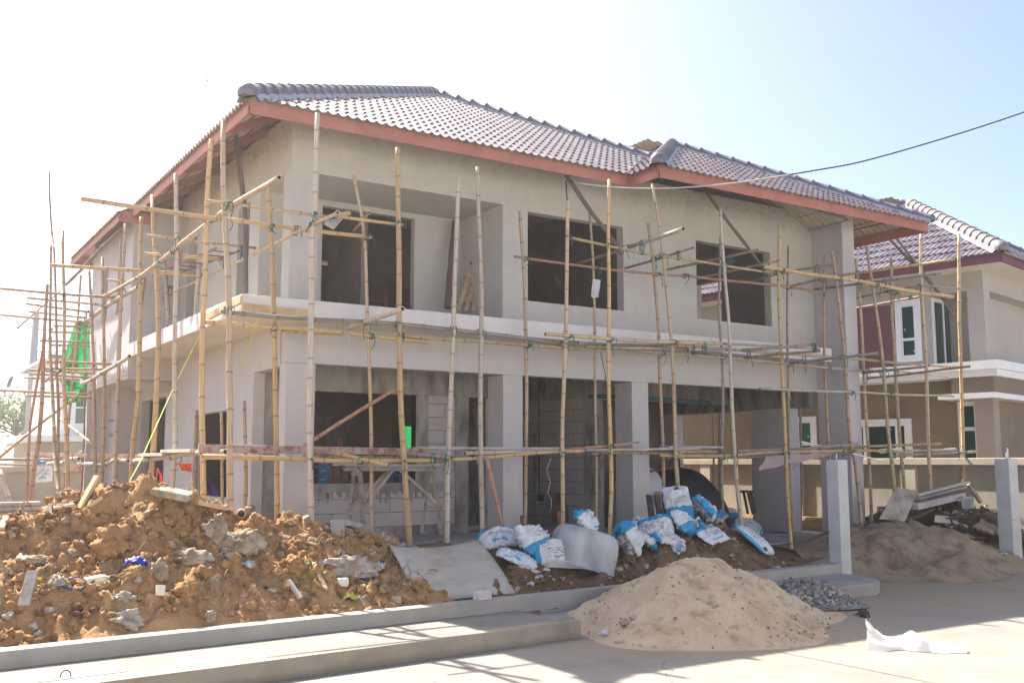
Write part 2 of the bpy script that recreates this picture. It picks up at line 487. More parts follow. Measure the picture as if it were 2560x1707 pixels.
MAT["fence"] = M("fence_render", (0.42, 0.365, 0.275), (0.50, 0.44, 0.345), 1.5, 0.9, 0.2, 40.0)
MAT["fence_panel"] = M("fence_panel_render", (0.34, 0.30, 0.24), (0.42, 0.375, 0.30), 1.5, 0.9, 0.2, 40.0)


def siding_mat():
    m, nt, b = new_mat("maroon_siding")
    geo = nt.nodes.new("ShaderNodeNewGeometry")
    sep = nt.nodes.new("ShaderNodeSeparateXYZ")
    nt.links.new(geo.outputs["Position"], sep.inputs[0])
    fr = math_node(nt, "FRACT", math_node(nt, "MULTIPLY", sep.outputs["Z"], 10.5), 0)
    col = mixc(nt, map_range(nt, fr, 0.0, 0.12, 1.0, 0.0), (0.16, 0.055, 0.062), (0.05, 0.018, 0.02))
    nt.links.new(col, b.inputs["Base Color"])
    b.inputs["Roughness"].default_value = 0.6
    bump(nt, b, fr, 0.5, 0.02)
    return m


MAT["siding"] = siding_mat()


def glass_mat(name, c):
    m, nt, b = new_mat(name)
    b.inputs["Base Color"].default_value = (*c, 1)
    b.inputs["Roughness"].default_value = 0.06
    b.inputs["Specular IOR Level"].default_value = 0.5
    return m


MAT["glass"] = glass_mat("green_tinted_glass", (0.01, 0.045, 0.035))
MAT["glass_lit"] = glass_mat("mint_window_glass", (0.02, 0.11, 0.055))
MAT["sticker"] = M("window_sticker", (0.10, 0.60, 0.55), rough=0.5)


def cloth_mat(name, c, trans=0.5):
    m, nt, b = new_mat(name)
    b.inputs["Base Color"].default_value = (*c, 1)
    b.inputs["Roughness"].default_value = 0.8
    t = nt.nodes.new("ShaderNodeBsdfTranslucent")
    t.inputs["Color"].default_value = (*c, 1)
    mx = nt.nodes.new("ShaderNodeMixShader")
    mx.inputs[0].default_value = trans
    nt.links.new(b.outputs[0], mx.inputs[1])
    nt.links.new(t.outputs[0], mx.inputs[2])
    nt.links.new(mx.outputs[0], nt.nodes["Material Output"].inputs["Surface"])
    return m


MAT["net"] = cloth_mat("green_safety_net", (0.015, 0.20, 0.06), 0.6)
MAT["film"] = cloth_mat("milky_plastic_film", (0.80, 0.80, 0.80), 0.45)
MAT["film_pink"] = cloth_mat("pinkish_plastic_film", (0.62, 0.50, 0.50), 0.4)
MAT["sack_white"] = cloth_mat("white_woven_sack", (0.66, 0.68, 0.70), 0.1)
MAT["tarp"] = M("black_shade_tarp", (0.012, 0.013, 0.016), (0.03, 0.032, 0.036), 3.0, 0.55, 0.3, 6.0)
MAT["pvc"] = M("white_pipe", (0.78, 0.78, 0.78), rough=0.4)
MAT["pipe_blue"] = M("blue_pipe", (0.02, 0.30, 0.60), rough=0.4)
MAT["pipe_teal"] = M("teal_pipe", (0.01, 0.11, 0.14), rough=0.4)
MAT["tub"] = M("cement_crusted_rubber", (0.27, 0.29, 0.30), (0.40, 0.42, 0.43), 3.0, 0.85, 0.3, 30.0, (1, 1, 0.35), c3=(0.52, 0.54, 0.55))
MAT["cable"] = M("black_cable", (0.015, 0.015, 0.015), rough=0.5)
MAT["cable_pale"] = M("pale_cable", (0.50, 0.45, 0.42), rough=0.5)
MAT["box_blue"] = M("blue_carton", (0.012, 0.14, 0.26), (0.02, 0.19, 0.33), 3.0, 0.6)
MAT["box_dark"] = M("black_label", (0.015, 0.015, 0.018), rough=0.6)
MAT["box_pale"] = M("pale_lettering", (0.30, 0.45, 0.52), rough=0.6)
MAT["cloth_red"] = M("red_orange_cloth", (0.55, 0.09, 0.03), rough=0.85)
MAT["cloth_dark"] = M("dark_cloth", (0.05, 0.035, 0.03), rough=0.85)
MAT["cloth_purple"] = M("purple_cloth", (0.10, 0.02, 0.20), rough=0.85)
MAT["vinyl_blue"] = M("bright_blue_plastic", (0.02, 0.26, 0.62), rough=0.4)
MAT["navy"] = M("navy_plastic", (0.02, 0.04, 0.32), rough=0.4)
MAT["yellowgreen"] = M("yellow_glove_cloth", (0.40, 0.36, 0.06), (0.50, 0.46, 0.14), 20.0, 0.9)
MAT["cream_plastic"] = M("cream_plastic", (0.66, 0.60, 0.46), (0.74, 0.70, 0.58), 5.0, 0.5)
MAT["brown_glass"] = glass_mat("brown_bottle_glass", (0.10, 0.03, 0.015))
MAT["orange"] = M("orange_plastic", (0.75, 0.28, 0.02), rough=0.5)
MAT["metal"] = M("galvanised_steel", (0.30, 0.32, 0.34), (0.42, 0.44, 0.46), 6.0, 0.5, spec=0.6)
MAT["grass"] = M("weed_green", (0.13, 0.27, 0.03), (0.22, 0.36, 0.06), 5.0, 0.7)
MAT["leaf"] = cloth_mat("leaf_green", (0.10, 0.16, 0.025), 0.35)
MAT["leaf_y"] = cloth_mat("leaf_yellow_green", (0.17, 0.21, 0.03), 0.35)
MAT["trunk"] = M("tree_bark", (0.10, 0.075, 0.05), (0.18, 0.14, 0.10), 6.0, 0.9)
MAT["polecon"] = M("utility_pole_concrete", (0.27, 0.265, 0.26), (0.35, 0.34, 0.335), 2.0, 0.9)
MAT["insul"] = M("brown_insulator", (0.11, 0.04, 0.035), rough=0.3)
MAT["bird"] = M("dark_feather", (0.03, 0.03, 0.03))
MAT["root"] = M("dry_root", (0.22, 0.15, 0.09), (0.33, 0.24, 0.15), 8.0, 0.9)


def red_board_mat():
    m, nt, b = new_mat("flaking_red_paint")
    v = coord(nt, "Object")
    f = noise_node(nt, v, 9.0, 8.0, 0.7)
    nt.links.new(ramp(nt, f, [(0.40, (0.20, 0.075, 0.06)), (0.52, (0.33, 0.25, 0.215)), (0.7, (0.40, 0.35, 0.31))]), b.inputs["Base Color"])
    b.inputs["Roughness"].default_value = 0.8
    return m


MAT["red_board"] = red_board_mat()


def bag_mat(name, bands, lines):
    """printed woven cement sack: white with blue bands across and rows of dark print, all in the sack's own UV"""
    m, nt, b = new_mat(name)
    uv = nt.nodes.new("ShaderNodeUVMap")
    uv.uv_map = "UVMap"
    sep = nt.nodes.new("ShaderNodeSeparateXYZ")
    nt.links.new(uv.outputs["UV"], sep.inputs[0])
    u, v = sep.outputs["X"], sep.outputs["Y"]
    oc = coord(nt, "Object")
    dirt = noise_node(nt, oc, 9.0, 8.0, 0.7)
    col = ramp(nt, dirt, [(0.3, (0.50, 0.50, 0.49)), (0.55, (0.66, 0.68, 0.70)), (0.75, (0.72, 0.74, 0.76))])

    def inside(x, lo, hi):
        a = math_node(nt, "GREATER_THAN", x, lo)
        c = math_node(nt, "LESS_THAN", x, hi)
        return math_node(nt, "MULTIPLY", a, c)

    wob = math_node(nt, "MULTIPLY", noise_node(nt, uv.outputs["UV"], 3.0, 2.0), 0.03)
    for (ulo, uhi, vlo, vhi, c) in bands:
        msk = math_node(nt, "MULTIPLY", inside(math_node(nt, "ADD", u, wob), ulo, uhi), inside(math_node(nt, "ADD", v, wob), vlo, vhi))
        col = mixc(nt, msk, col, c)
    if lines:
        ulo, uhi, vlo, vhi, nrow, axis = lines
        x = v if axis == "v" else u
        stripes = math_node(nt, "LESS_THAN", math_node(nt, "FRACT", math_node(nt, "MULTIPLY", x, nrow), 0), 0.22)
        gaps = math_node(nt, "GREATER_THAN", noise_node(nt, uv.outputs["UV"], 9.0, 1.0), 0.40)
        msk = math_node(nt, "MULTIPLY", math_node(nt, "MULTIPLY", stripes, gaps), math_node(nt, "MULTIPLY", inside(u, ulo, uhi), inside(v, vlo, vhi)))
        col = mixc(nt, msk, col, (0.05, 0.06, 0.08))
    col = mixc(nt, map_range(nt, dirt, 0.58, 0.72, 0.0, 0.5), col, (0.30, 0.26, 0.23))
    nt.links.new(col, b.inputs["Base Color"])
    b.inputs["Roughness"].default_value = 0.55
    bump(nt, b, noise_node(nt, oc, 16.0, 6.0, 0.65), 0.45, 0.02)
    return m


BLUE = (0.02, 0.29, 0.55)
CYAN = (0.05, 0.42, 0.60)
GREEN = (0.02, 0.30, 0.22)
BLK = (0.03, 0.03, 0.035)
MAT["bag_a"] = bag_mat("sack_print_blue_base", [(0.0, 1.1, 0.0, 0.33, BLUE), (0.0, 1.1, 0.33, 0.355, GREEN), (0.42, 0.6, 0.84, 0.95, BLK)], (0.2, 0.8, 0.45, 0.62, 22.0, "v"))
MAT["bag_b"] = bag_mat("sack_print_blue_edge", [(0.0, 0.13, 0.0, 1.1, BLUE), (0.9, 0.95, 0.0, 1.1, CYAN), (0.13, 0.15, 0.0, 1.1, GREEN)], (0.35, 0.8, 0.2, 0.6, 11.0, "v"))
MAT["bag_c"] = bag_mat("sack_print_text", [(0.08, 0.27, 0.07, 0.17, BLK), (0.0, 0.07, 0.0, 1.1, CYAN)], (0.16, 0.92, 0.32, 0.93, 15.0, "v"))
MAT["bag_d"] = bag_mat("sack_print_split_blue", [(0.0, 1.1, 0.74, 1.1, BLUE), (0.0, 1.1, 0.70, 0.72, GREEN), (0.2, 0.62, 0.12, 0.19, CYAN), (0.72, 0.86, 0.82, 0.95, (0.7, 0.7, 0.7))], (0.2, 0.75, 0.3, 0.55, 18.0, "v"))
MAT["bag_in"] = M("brown_paper_lining", (0.27, 0.20, 0.14), (0.36, 0.28, 0.21), 8.0, 0.8)

# ------------------------------------------------------------------ mesh helpers
ORIGIN = {}


class MB:
    def __init__(self):
        self.v, self.f, self.m, self.uv, self.sm = [], [], [], [], []
        self.joint = {}

    def face(self, idx, mi=0, uv=None, smooth=False):
        self.f.append(tuple(idx))
        self.m.append(mi)
        self.uv.append(uv)
        self.sm.append(smooth)

    def vert(self, p):
        self.v.append(Vector(p))
        return len(self.v) - 1

    def quad(self, a, b, c, d, mi=0, uv=None):
        i = [self.vert(p) for p in (a, b, c, d)]
        self.face(i, mi, uv)

    def box(self, lo, hi, mi=0, rot=None, at=None):
        x0, y0, z0 = lo
        x1, y1, z1 = hi
        ps = [Vector(p) for p in ((x0, y0, z0), (x1, y0, z0), (x1, y1, z0), (x0, y1, z0), (x0, y0, z1), (x1, y0, z1), (x1, y1, z1), (x0, y1, z1))]
        if rot is not None:
            ps = [rot @ p for p in ps]
        if at is not None:
            ps = [p + Vector(at) for p in ps]
        i = [self.vert(p) for p in ps]
        for q in ((0, 3, 2, 1), (4, 5, 6, 7), (0, 1, 5, 4), (1, 2, 6, 5), (2, 3, 7, 6), (3, 0, 4, 7)):
            self.face([i[k] for k in q], mi)

    def beam(self, a, b, w, h, mi=0, up=(0, 0, 1), taper=1.0):
        """a rectangular bar from a to b, w across, h along up"""
        a, b = Vector(a), Vector(b)
        d = (b - a).normalized()
        s = d.cross(Vector(up))
        if s.length < 1e-4:
            s = d.cross(Vector((1, 0, 0)))
        s.normalize()
        n = s.cross(d).normalized()
        ps = []
        for p, k in ((a, 1.0), (b, taper)):
            for (su, sv) in ((-1, -1), (1, -1), (1, 1), (-1, 1)):
                ps.append(p + s * (su * w * 0.5 * k) + n * (sv * h * 0.5 * k))
        i = [self.vert(p) for p in ps]
        for q in ((0, 1, 2, 3), (7, 6, 5, 4), (0, 4, 5, 1), (1, 5, 6, 2), (2, 6, 7, 3), (3, 7, 4, 0)):
            self.face([i[k] for k in q], mi)

    def prism(self, pts, z0, z1, mi=0, cap=True):
        n = len(pts)
        lo = [self.vert((p[0], p[1], z0)) for p in pts]
        hi = [self.vert((p[0], p[1], z1)) for p in pts]
        for k in range(n):
            j = (k + 1) % n
            self.face((lo[k], lo[j], hi[j], hi[k]), mi)
        if cap:
            self.face(hi, mi)
            self.face(lo[::-1], mi)

    def tube(self, pts, r, n=6, mi=0, cap=True, smooth=True):
        pts = [Vector(p) for p in pts]
        rs = r if isinstance(r, (list, tuple)) else [r] * len(pts)
        rings = []
        ref = None
        for k, p in enumerate(pts):
            d = (pts[min(k + 1, len(pts) - 1)] - pts[max(k - 1, 0)])
            if d.length < 1e-9:
                d = Vector((0, 0, 1))
            d.normalize()
            if ref is None:
                ref = d.orthogonal().normalized()
            s = (ref - d * ref.dot(d))
            if s.length < 1e-6:
                s = d.orthogonal()
            s.normalize()
            ref = s
            t = d.cross(s)
            rings.append([self.vert(p + (s * math.cos(a) + t * math.sin(a)) * rs[k]) for a in (2 * math.pi * j / n for j in range(n))])
        for k in range(len(rings) - 1):
            for j in range(n):
                q = (j + 1) % n
                self.face((rings[k][j], rings[k][q], rings[k + 1][q], rings[k + 1][j]), mi, None, smooth)
        if cap:
            self.face(rings[0][::-1], mi)
            self.face(rings[-1], mi)

    def build(self, name, mats, parent=None, at=None, bevel=0.0):
        me = bpy.data.meshes.new(name)
        if at is None:
            if parent is not None:
                at = ORIGIN[parent]
            elif self.v:
                xs = [p.x for p in self.v]
                ys = [p.y for p in self.v]
                at = Vector(((min(xs) + max(xs)) / 2, (min(ys) + max(ys)) / 2, min(p.z for p in self.v)))
            else:
                at = Vector((0, 0, 0))
        at = Vector(at)
        me.from_pydata([p - at for p in self.v], [], self.f)
        for m in (mats if isinstance(mats, (list, tuple)) else [mats]):
            me.materials.append(MAT[m])
        me.polygons.foreach_set("material_index", self.m)
        me.polygons.foreach_set("use_smooth", self.sm)
        if any(u is not None for u in self.uv):
            lay = me.uv_layers.new(name="UVMap")
            flat = []
            for face, u in zip(self.f, self.uv):
                if u is None:
                    flat.extend([0.0, 0.0] * len(face))
                else:
                    for c in u:
                        flat.extend(c)
            lay.data.foreach_set("uv", flat)
        if self.joint:
            att = me.attributes.new("joint", "FLOAT", "POINT")
            att.data.foreach_set("value", [self.joint.get(k, 0.0) for k in range(len(self.v))])
        me.update()
        o = bpy.data.objects.new(name, me)
        COL.objects.link(o)
        if parent is not None:
            o.parent = parent
            ORIGIN[o] = ORIGIN[parent]
        else:
            o.location = at
            ORIGIN[o] = at
        if bevel:
            bv = o.modifiers.new("Bevel", "BEVEL")
            bv.width = bevel
            bv.segments = 2
            bv.limit_method = "ANGLE"
        return o


def root(name, at):
    o = bpy.data.objects.new(name, None)
    COL.objects.link(o)
    o.location = at
    o.empty_display_size = 0.2
    ORIGIN[o] = Vector(at)
    return o


def tag(o, label, cat, group=None):
    o["label"] = label
    o["category"] = cat
    if group:
        o["group"] = group
    return o


def structure(o, label=None):
    o["kind"] = "structure"
    if label:
        o["label"] = label
        o["category"] = o.name.split(".")[0].replace("_", " ")
    return o


def stuff(o, label, cat):
    o["kind"] = "stuff"
    o["label"] = label
    o["category"] = cat
    return o


def bm_to_mb(bm, mi=0, smooth=False):
    mb = MB()
    bm.verts.ensure_lookup_table()
    for v in bm.verts:
        mb.v.append(v.co.copy())
    for f in bm.faces:
        mb.face([v.index for v in f.verts], f.material_index, None, f.smooth or smooth)
    return mb


def wall_grid(mb, axis, pos, thick, u0, u1, z0, z1, holes, mi=0):
    """a wall standing across `axis` ('x' or 'y') from pos to pos+thick, spanning u0..u1 and z0..z1, with rectangular holes (u0,u1,z0,z1)"""
    us = sorted({u0, u1, *[h[0] for h in holes], *[h[1] for h in holes]})
    zs = sorted({z0, z1, *[h[2] for h in holes], *[h[3] for h in holes]})
    us = [u for u in us if u0 - 1e-6 <= u <= u1 + 1e-6]
    zs = [z for z in zs if z0 - 1e-6 <= z <= z1 + 1e-6]

    def solid(i, j):
        if i < 0 or j < 0 or i >= len(us) - 1 or j >= len(zs) - 1:
            return False
        cu, cz = 0.5 * (us[i] + us[i + 1]), 0.5 * (zs[j] + zs[j + 1])
        return not any(h[0] < cu < h[1] and h[2] < cz < h[3] for h in holes)

    cache = {}

    def P(i, j, k):
        key = (i, j, k)
        if key not in cache:
            d = pos + (thick if k else 0.0)
            p = (us[i], d, zs[j]) if axis == "y" else (d, us[i], zs[j])
            cache[key] = mb.vert(p)
        return cache[key]

    flip = axis == "x"

    def add(ids):
        mb.face(ids[::-1] if flip else ids, mi)

    for i in range(len(us) - 1):
        for j in range(len(zs) - 1):
            if not solid(i, j):
                continue
            add([P(i, j, 0), P(i + 1, j, 0), P(i + 1, j + 1, 0), P(i, j + 1, 0)])
            add([P(i, j, 1), P(i, j + 1, 1), P(i + 1, j + 1, 1), P(i + 1, j, 1)])
            if not solid(i - 1, j):
                add([P(i, j, 0), P(i, j + 1, 0), P(i, j + 1, 1), P(i, j, 1)])
            if not solid(i + 1, j):
                add([P(i + 1, j, 0), P(i + 1, j, 1), P(i + 1, j + 1, 1), P(i + 1, j + 1, 0)])
            if not solid(i, j - 1):
                add([P(i, j, 0), P(i, j, 1), P(i + 1, j, 1), P(i + 1, j, 0)])
            if not solid(i, j + 1):
                add([P(i, j + 1, 0), P(i + 1, j + 1, 0), P(i + 1, j + 1, 1), P(i, j + 1, 1)])


PITCH = 0.532
COSP = 1.0 / math.sqrt(1 + PITCH * PITCH)


def tile_slope(p0, e, n, length, run, clips, wave=0.13, course=0.36, amp=0.021, lip=0.019, steps=6, extra=0.0):
    """one roof slope of rolled tiles: p0 on the eave, e along the eave, n horizontal direction up the slope. clips: (point, outward normal)"""
    p0, e, n = Vector(p0), Vector(e), Vector(n)
    up_s = (n + Vector((0, 0, PITCH))).normalized()
    nrm = e.cross(up_s)
    if nrm.z < 0:
        nrm = -nrm
    bm = bmesh.new()
    ncol = int((length + 2 * extra) / wave * steps)
    slen = run / COSP
    nrow = int(math.ceil(slen / course))
    def strip_row(sv, lift):
        row = []
        for c in range(ncol + 1):
            w = math.sin((c % steps) / steps * 2 * math.pi)
            w = (w if w > 0 else w * 0.55)
            row.append(bm.verts.new(p0 + e * (-extra + c * wave / steps) + up_s * (sv - 0.07) + nrm * (amp * w + lift)))
        return row

    flip = e.cross(up_s).z < 0

    def band(ra, rb, sm):
        for c in range(ncol):
            q = (ra[c], ra[c + 1], rb[c + 1], rb[c])
            bm.faces.new(q[::-1] if flip else q).smooth = sm

    for r in range(nrow):
        band(strip_row(r * course, lip), strip_row((r + 1) * course, 0.0), True)     # tile top
        band(strip_row(r * course, -0.012 if r == 0 else 0.0), strip_row(r * course, lip), True)      # its front edge, separate vertices
    for (pt, no) in clips:
        geom = bm.verts[:] + bm.edges[:] + bm.faces[:]
        bmesh.ops.bisect_plane(bm, geom=geom, plane_co=Vector(pt), plane_no=Vector(no), clear_outer=True)
    bm.verts.index_update()
    mb = bm_to_mb(bm)
    bm.free()
    return mb


def cap_line(p0, p1, r=0.108, seg=0.30, end0=True, mortar=True):
    """overlapping barrel caps from the low end p0 up to p1"""
    p0, p1 = Vector(p0), Vector(p1)
    d = (p1 - p0)
    L = d.length
    d.normalize()
    side = d.cross(Vector((0, 0, 1))).normalized()
    up = side.cross(d).normalized()
    mb = MB()
    k = 0
    s = 0.0
    na = 9
    while s < L - 0.05:
        a0, a1 = s, min(s + seg + 0.05, L)
        rings = []
        for (t, rr) in ((a0, r * 1.12), (a0 + 0.045, r * 1.14), (a0 + 0.055, r * 1.0), (a1, r * 0.93)):
            ring = []
            for j in range(na):
                a = math.pi * j / (na - 1)
                a = -0.25 + a * (1 + 0.5 / math.pi)
                ring.append(mb.vert(p0 + d * t + side * (math.cos(a) * rr) + up * (math.sin(a) * rr)))
            rings.append(ring)
        for q in range(3):
            for j in range(na - 1):
                mb.face((rings[q][j + 1], rings[q][j], rings[q + 1][j], rings[q + 1][j + 1]), 0, None, True)
        mb.face(rings[0], 0)
        s += seg
    if end0:
        # rounded end cap
        prev = None
        for q in range(5):
            b = math.pi / 2 * q / 4
            rr = r * 1.12 * math.cos(b)
            ring = []
            for j in range(na):
                a = -0.25 + math.pi * j / (na - 1) * (1 + 0.5 / math.pi)
                ring.append(mb.vert(p0 - d * (r * 0.9 * math.sin(b)) + side * (math.cos(a) * rr) + up * (math.sin(a) * rr)))
            if prev:
                for j in range(na - 1):
                    mb.face((prev[j], prev[j + 1], ring[j + 1], ring[j]), 0, None, True)
            prev = ring
    if mortar:
        for sg in (-1, 1):
            q = [p0 + side * (sg * r * 0.9) - up * 0.01, p1 + side * (sg * r * 0.9) - up * 0.01,
                 p1 + side * (sg * r * 1.45) - up * 0.10, p0 + side * (sg * r * 1.45) - up * 0.10]
            ids = [mb.vert(p) for p in q]
            mb.face(ids if sg > 0 else ids[::-1], 1)
    return mb


# ------------------------------------------------------------------ the house under construction
Y0, XL, XR, YB = 12.0, 4.41, 14.62, 20.7       # front wall, left wall, right wall, back wall
Z_PORCH, Z_CAR, Z_WALL = 0.56, 0.35, 6.14
LZ0, LZ1, LX, LY = 3.35, 3.585, 3.62, 11.4     # balcony ledge
T = 0.16

house = root("unfinished_house", ((XL + XR) / 2, Y0, 0.3))
tag(house, "two storey unfinished house in bare grey plaster with dark tiled roof", "house")

# upper walls
U1 = (4.78, 7.63, LZ1 - 0.05, 5.365)
U2 = (8.07, 9.888, 3.977, 5.32)
U3 = (11.45, 13.22, 3.978, 5.30)
mb = MB()
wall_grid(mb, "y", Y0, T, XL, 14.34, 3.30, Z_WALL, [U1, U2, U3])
mb.build("upper_front_wall", "plaster", house)
mb = MB()
wall_grid(mb, "x", XL, T, Y0 + T, 17.3, 3.30, Z_WALL, [(12.28, 13.2, LZ1 - 0.05, 5.365), (13.64, 14.16, LZ1 - 0.05, 5.31), (16.3, 16.84, LZ1 - 0.05, 5.32)])
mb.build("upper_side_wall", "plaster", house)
mb = MB()      # projecting bay at the far left end
wall_grid(mb, "x", LX, T, 17.3, YB, 3.07, 5.75, [(18.05, 18.45, 4.2, 5.2), (19.3, 19.75, 4.2, 5.2)])
wall_grid(mb, "y", 17.3, T, LX + T, XL + T, 3.07, 5.95, [])
mb.box((LX + 0.003, 17.303, 3.0), (XL + T, YB, 3.067))
mb.box((LX + 0.25, 17.7, 2.84), (XL, 17.86, 2.998))
mb.build("side_bay", "plaster_low", house)
mb = MB()      # right flank, back wall
wall_grid(mb, "x", XR, T, Y0 + T, YB, 3.05, 6.0, [(14.6, 15.35, 4.2, 5.35)])
wall_grid(mb, "y", YB, T, LX, XR + T, 0.3, 6.0, [(10.4, 11.2, 1.3, 2.45)])
wall_grid(mb, "x", XR, T, 16.2, YB, 0.3, 3.05, [])
mb.build("rear_walls", "plaster_low", house)
mb = MB()      # the tall fin at the right end of the front
mb.box((14.34, 11.33, Z_CAR), (14.66, 11.998, 6.06))
mb.build("corner_fin", "plaster_low", house, bevel=0.006)

# balcony recess
mb = MB()
wall_grid(mb, "y", 13.2, 0.12, XL + T, 7.63, 3.3, 6.1, [(5.33, 6.81, 3.42, 5.285)])
wall_grid(mb, "x", 7.632, 0.12, Y0 + T, 13.32, 3.3, 6.1, [])
mb.box((XL + T, Y0 + T, 5.367), (7.63, 13.2, 5.45))
mb.build("balcony_recess", "plaster", house)

# ledge that runs round the front and left
mb = MB()
mb.box((LX, LY, LZ0), (14.03, Y0 - 0.002, LZ1))
mb.box((LX, Y0 - 0.002, LZ0 + 0.002), (XL - 0.002, 17.298, LZ1 - 0.002))
mb.build("balcony_ledge", "ledge", house, bevel=0.008)

# intermediate floor, carport soffit and beams
mb = MB()
mb.box((XL + T, 13.33, 3.18), (XR, YB, 3.30))
mb.box((XL + T, Y0 + T, 3.19), (14.34, 13.33, 3.298))
mb.build("upper_floor_slab", "concrete", house)

# ground storey front: lintel band and columns
mb = MB()
mb.box((XL, Y0, 2.872), (14.34, Y0 + 0.2, 3.298))
mb.build("front_lintel_beam", "plaster_low", house)
cols = [(XL, 4.80, Y0, 12.24), (7.645, 7.98, Y0, 12.42), (10.025, 10.36, Y0, 12.42)]
for (x0, x1, y0, y1) in cols:
    mb = MB()
    mb.box((x0, y0 + 0.001, 0.3), (x1, y1, 2.870))
    mb.build("column", "plaster_low", house, bevel=0.006)
mb = MB()
mb.box((14.34, 12.69, 0.3), (14.60, 13.61, 2.62))
mb.build("column", "plaster_low", house, bevel=0.006)
mb = MB()
mb.box((14.34, 15.82, 0.3), (14.60, 16.12, 2.62))
mb.build("column", "plaster_low", house, bevel=0.006)
mb = MB()
mb.box((14.34, 12.202, 2.62), (14.60, 16.2, 3.17))
mb.box((10.36, 14.2, 2.75), (14.33, 14.45, 3.17))
mb.build("carport_beam", "concrete", house)

# ground storey left wall with its openings
mb = MB()
wall_grid(mb, "x", XL, T, 12.242, 17.86, 0.3, 3.298, [(12.244, 13.24, 0.2, 2.835), (14.1, 16.07, 1.11, 2.37)])
mb.build("lower_side_wall", "plaster_low", house)
mb = MB()
wall_grid(mb, "x", XL, T, 17.862, 19.92, 0.3, 2.998, [(17.90, 19.75, 1.07, 2.77)])
wall_grid(mb, "y", 19.922, T, 4.03, XL + T, 0.3, 2.998, [])
wall_grid(mb, "x", 4.03, T, 19.924 + T, YB, 0.3, 2.998, [])
mb.build("lower_rear_side_wall", "plaster_low", house)
for z in (2.40, 2.12):
    mb = MB()
    mb.box((4.022, 20.25, z), (4.03, 20.6, z + 0.05))
    mb.build("blue_pipe_stub", "pipe_blue", house)

# porch wall of aerated blocks with a wide window and a door beside it
mb = MB()
wall_grid(mb, "y", 13.3, 0.14, XL + T, 7.60, 0.70, 2.62, [(5.2, 6.92, 1.32, 2.62)])
mb.build("porch_block_wall", "aac", house)
mb = MB()
mb.box((XL + T, 13.29, 0.5), (7.60, 13.45, 0.70))
mb.box((XL + T, 13.285, 2.622), (8.25, 13.45, 3.19))
mb.box((7.60, 13.27, 0.5), (7.82, 13.47, 2.62))
mb.box((4.572, 13.278, 0.702), (4.78, 13.46, 2.62))
mb.box((6.92, 13.286, 1.32), (7.13, 13.44, 2.618))
mb.box((5.0, 13.284, 1.20), (7.598, 13.45, 1.318))
# smears of mortar that ran down over the blocks
for k in range(46):
    x = 5.2 + 2.35 * k / 46 + rng.uniform(-0.03, 0.03)
    mb.box((x, 13.288, 1.20 - rng.uniform(0.02, 0.17)), (x + rng.uniform(0.01, 0.05), 13.299, 1.201))
mb.build("porch_concrete_frame", "concrete", house)

# entrance alcove between the porch and the carport
mb = MB()
wall_grid(mb, "x", 10.0, 0.14, 13.22, 16.2, 0.5, 3.18, [])
mb.build("alcove_block_wall", "aac_x", house)
mb = MB()
mb.box((9.99, 12.9, 0.4), (10.16, 13.22, 3.18))
mb.box((9.975, 14.55, 0.5), (9.998, 14.66, 2.9))
mb.box((9.985, 13.22, 2.72), (9.998, 15.2, 3.18))
wall_grid(mb, "y", 15.2, 0.12, 8.25, 10.0, 0.5, 3.18, [(8.5, 9.4, 0.57, 2.6)])
wall_grid(mb, "x", 8.25, 0.12, 13.47, 15.2, 0.5, 3.18, [])
mb.build("alcove_frame", "concrete", house)
mb = MB()
mb.tube([(9.93, 13.0, 2.70), (10.3, 12.75, 2.69), (12.4, 12.75, 2.66)], 0.035, 8)
mb.build("water_pipe", "pipe_teal", house)
mb = MB()      # electrical conduit chased into the block wall, ending in a box
mb.box((9.984, 14.50, 1.05), (9.997, 14.53, 2.9))
mb.box((9.98, 14.38, 0.95), (9.998, 14.62, 1.07))
mb.box((9.982, 13.76, 2.1), (9.998, 13.80, 2.3))
mb.build("conduit_chase", "pipe_teal", house)

# inner rooms
mb = MB()
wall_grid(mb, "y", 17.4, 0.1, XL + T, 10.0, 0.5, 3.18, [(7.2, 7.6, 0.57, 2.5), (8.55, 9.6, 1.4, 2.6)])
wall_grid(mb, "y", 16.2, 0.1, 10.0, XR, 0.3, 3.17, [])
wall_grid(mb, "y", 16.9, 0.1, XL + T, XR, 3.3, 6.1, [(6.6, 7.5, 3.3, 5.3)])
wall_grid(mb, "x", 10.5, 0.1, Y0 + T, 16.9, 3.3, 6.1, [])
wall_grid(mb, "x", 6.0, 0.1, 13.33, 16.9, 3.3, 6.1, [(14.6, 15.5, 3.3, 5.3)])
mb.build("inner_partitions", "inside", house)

# floors
mb = MB()
mb.box((XL + 0.002, Y0 + 0.003, 0.28), (10.0, YB - 0.01, Z_PORCH))
mb.box((8.2, 11.55, 0.2), (9.95, Y0 + 0.002, 0.40))
mb.build("ground_floor_slab", "slab", house)
mb = MB()
mb.box((9.98, 11.2, 0.2), (15.0, 16.4, Z_CAR))
mb.build("carport_slab", "slab", house)

# ---- roof
EX0, EX1, EY0, EY1 = 3.55, 14.17, 11.1, 21.72   # eave rectangle of the main roof
EZ = 5.86
AP = Vector(((EX0 + EX1) / 2, (EY0 + EY1) / 2, 0))
AP.z = EZ + (EX1 - EX0) / 2 * PITCH
WX0, WX1, WY0 = 9.25, 15.45, 10.41              # eave rectangle of the front right wing
WZ = 5.83
WP = Vector(((WX0 + WX1) / 2, WY0 + (WX1 - WX0) / 2, WZ + (WX1 - WX0) / 2 * PITCH))

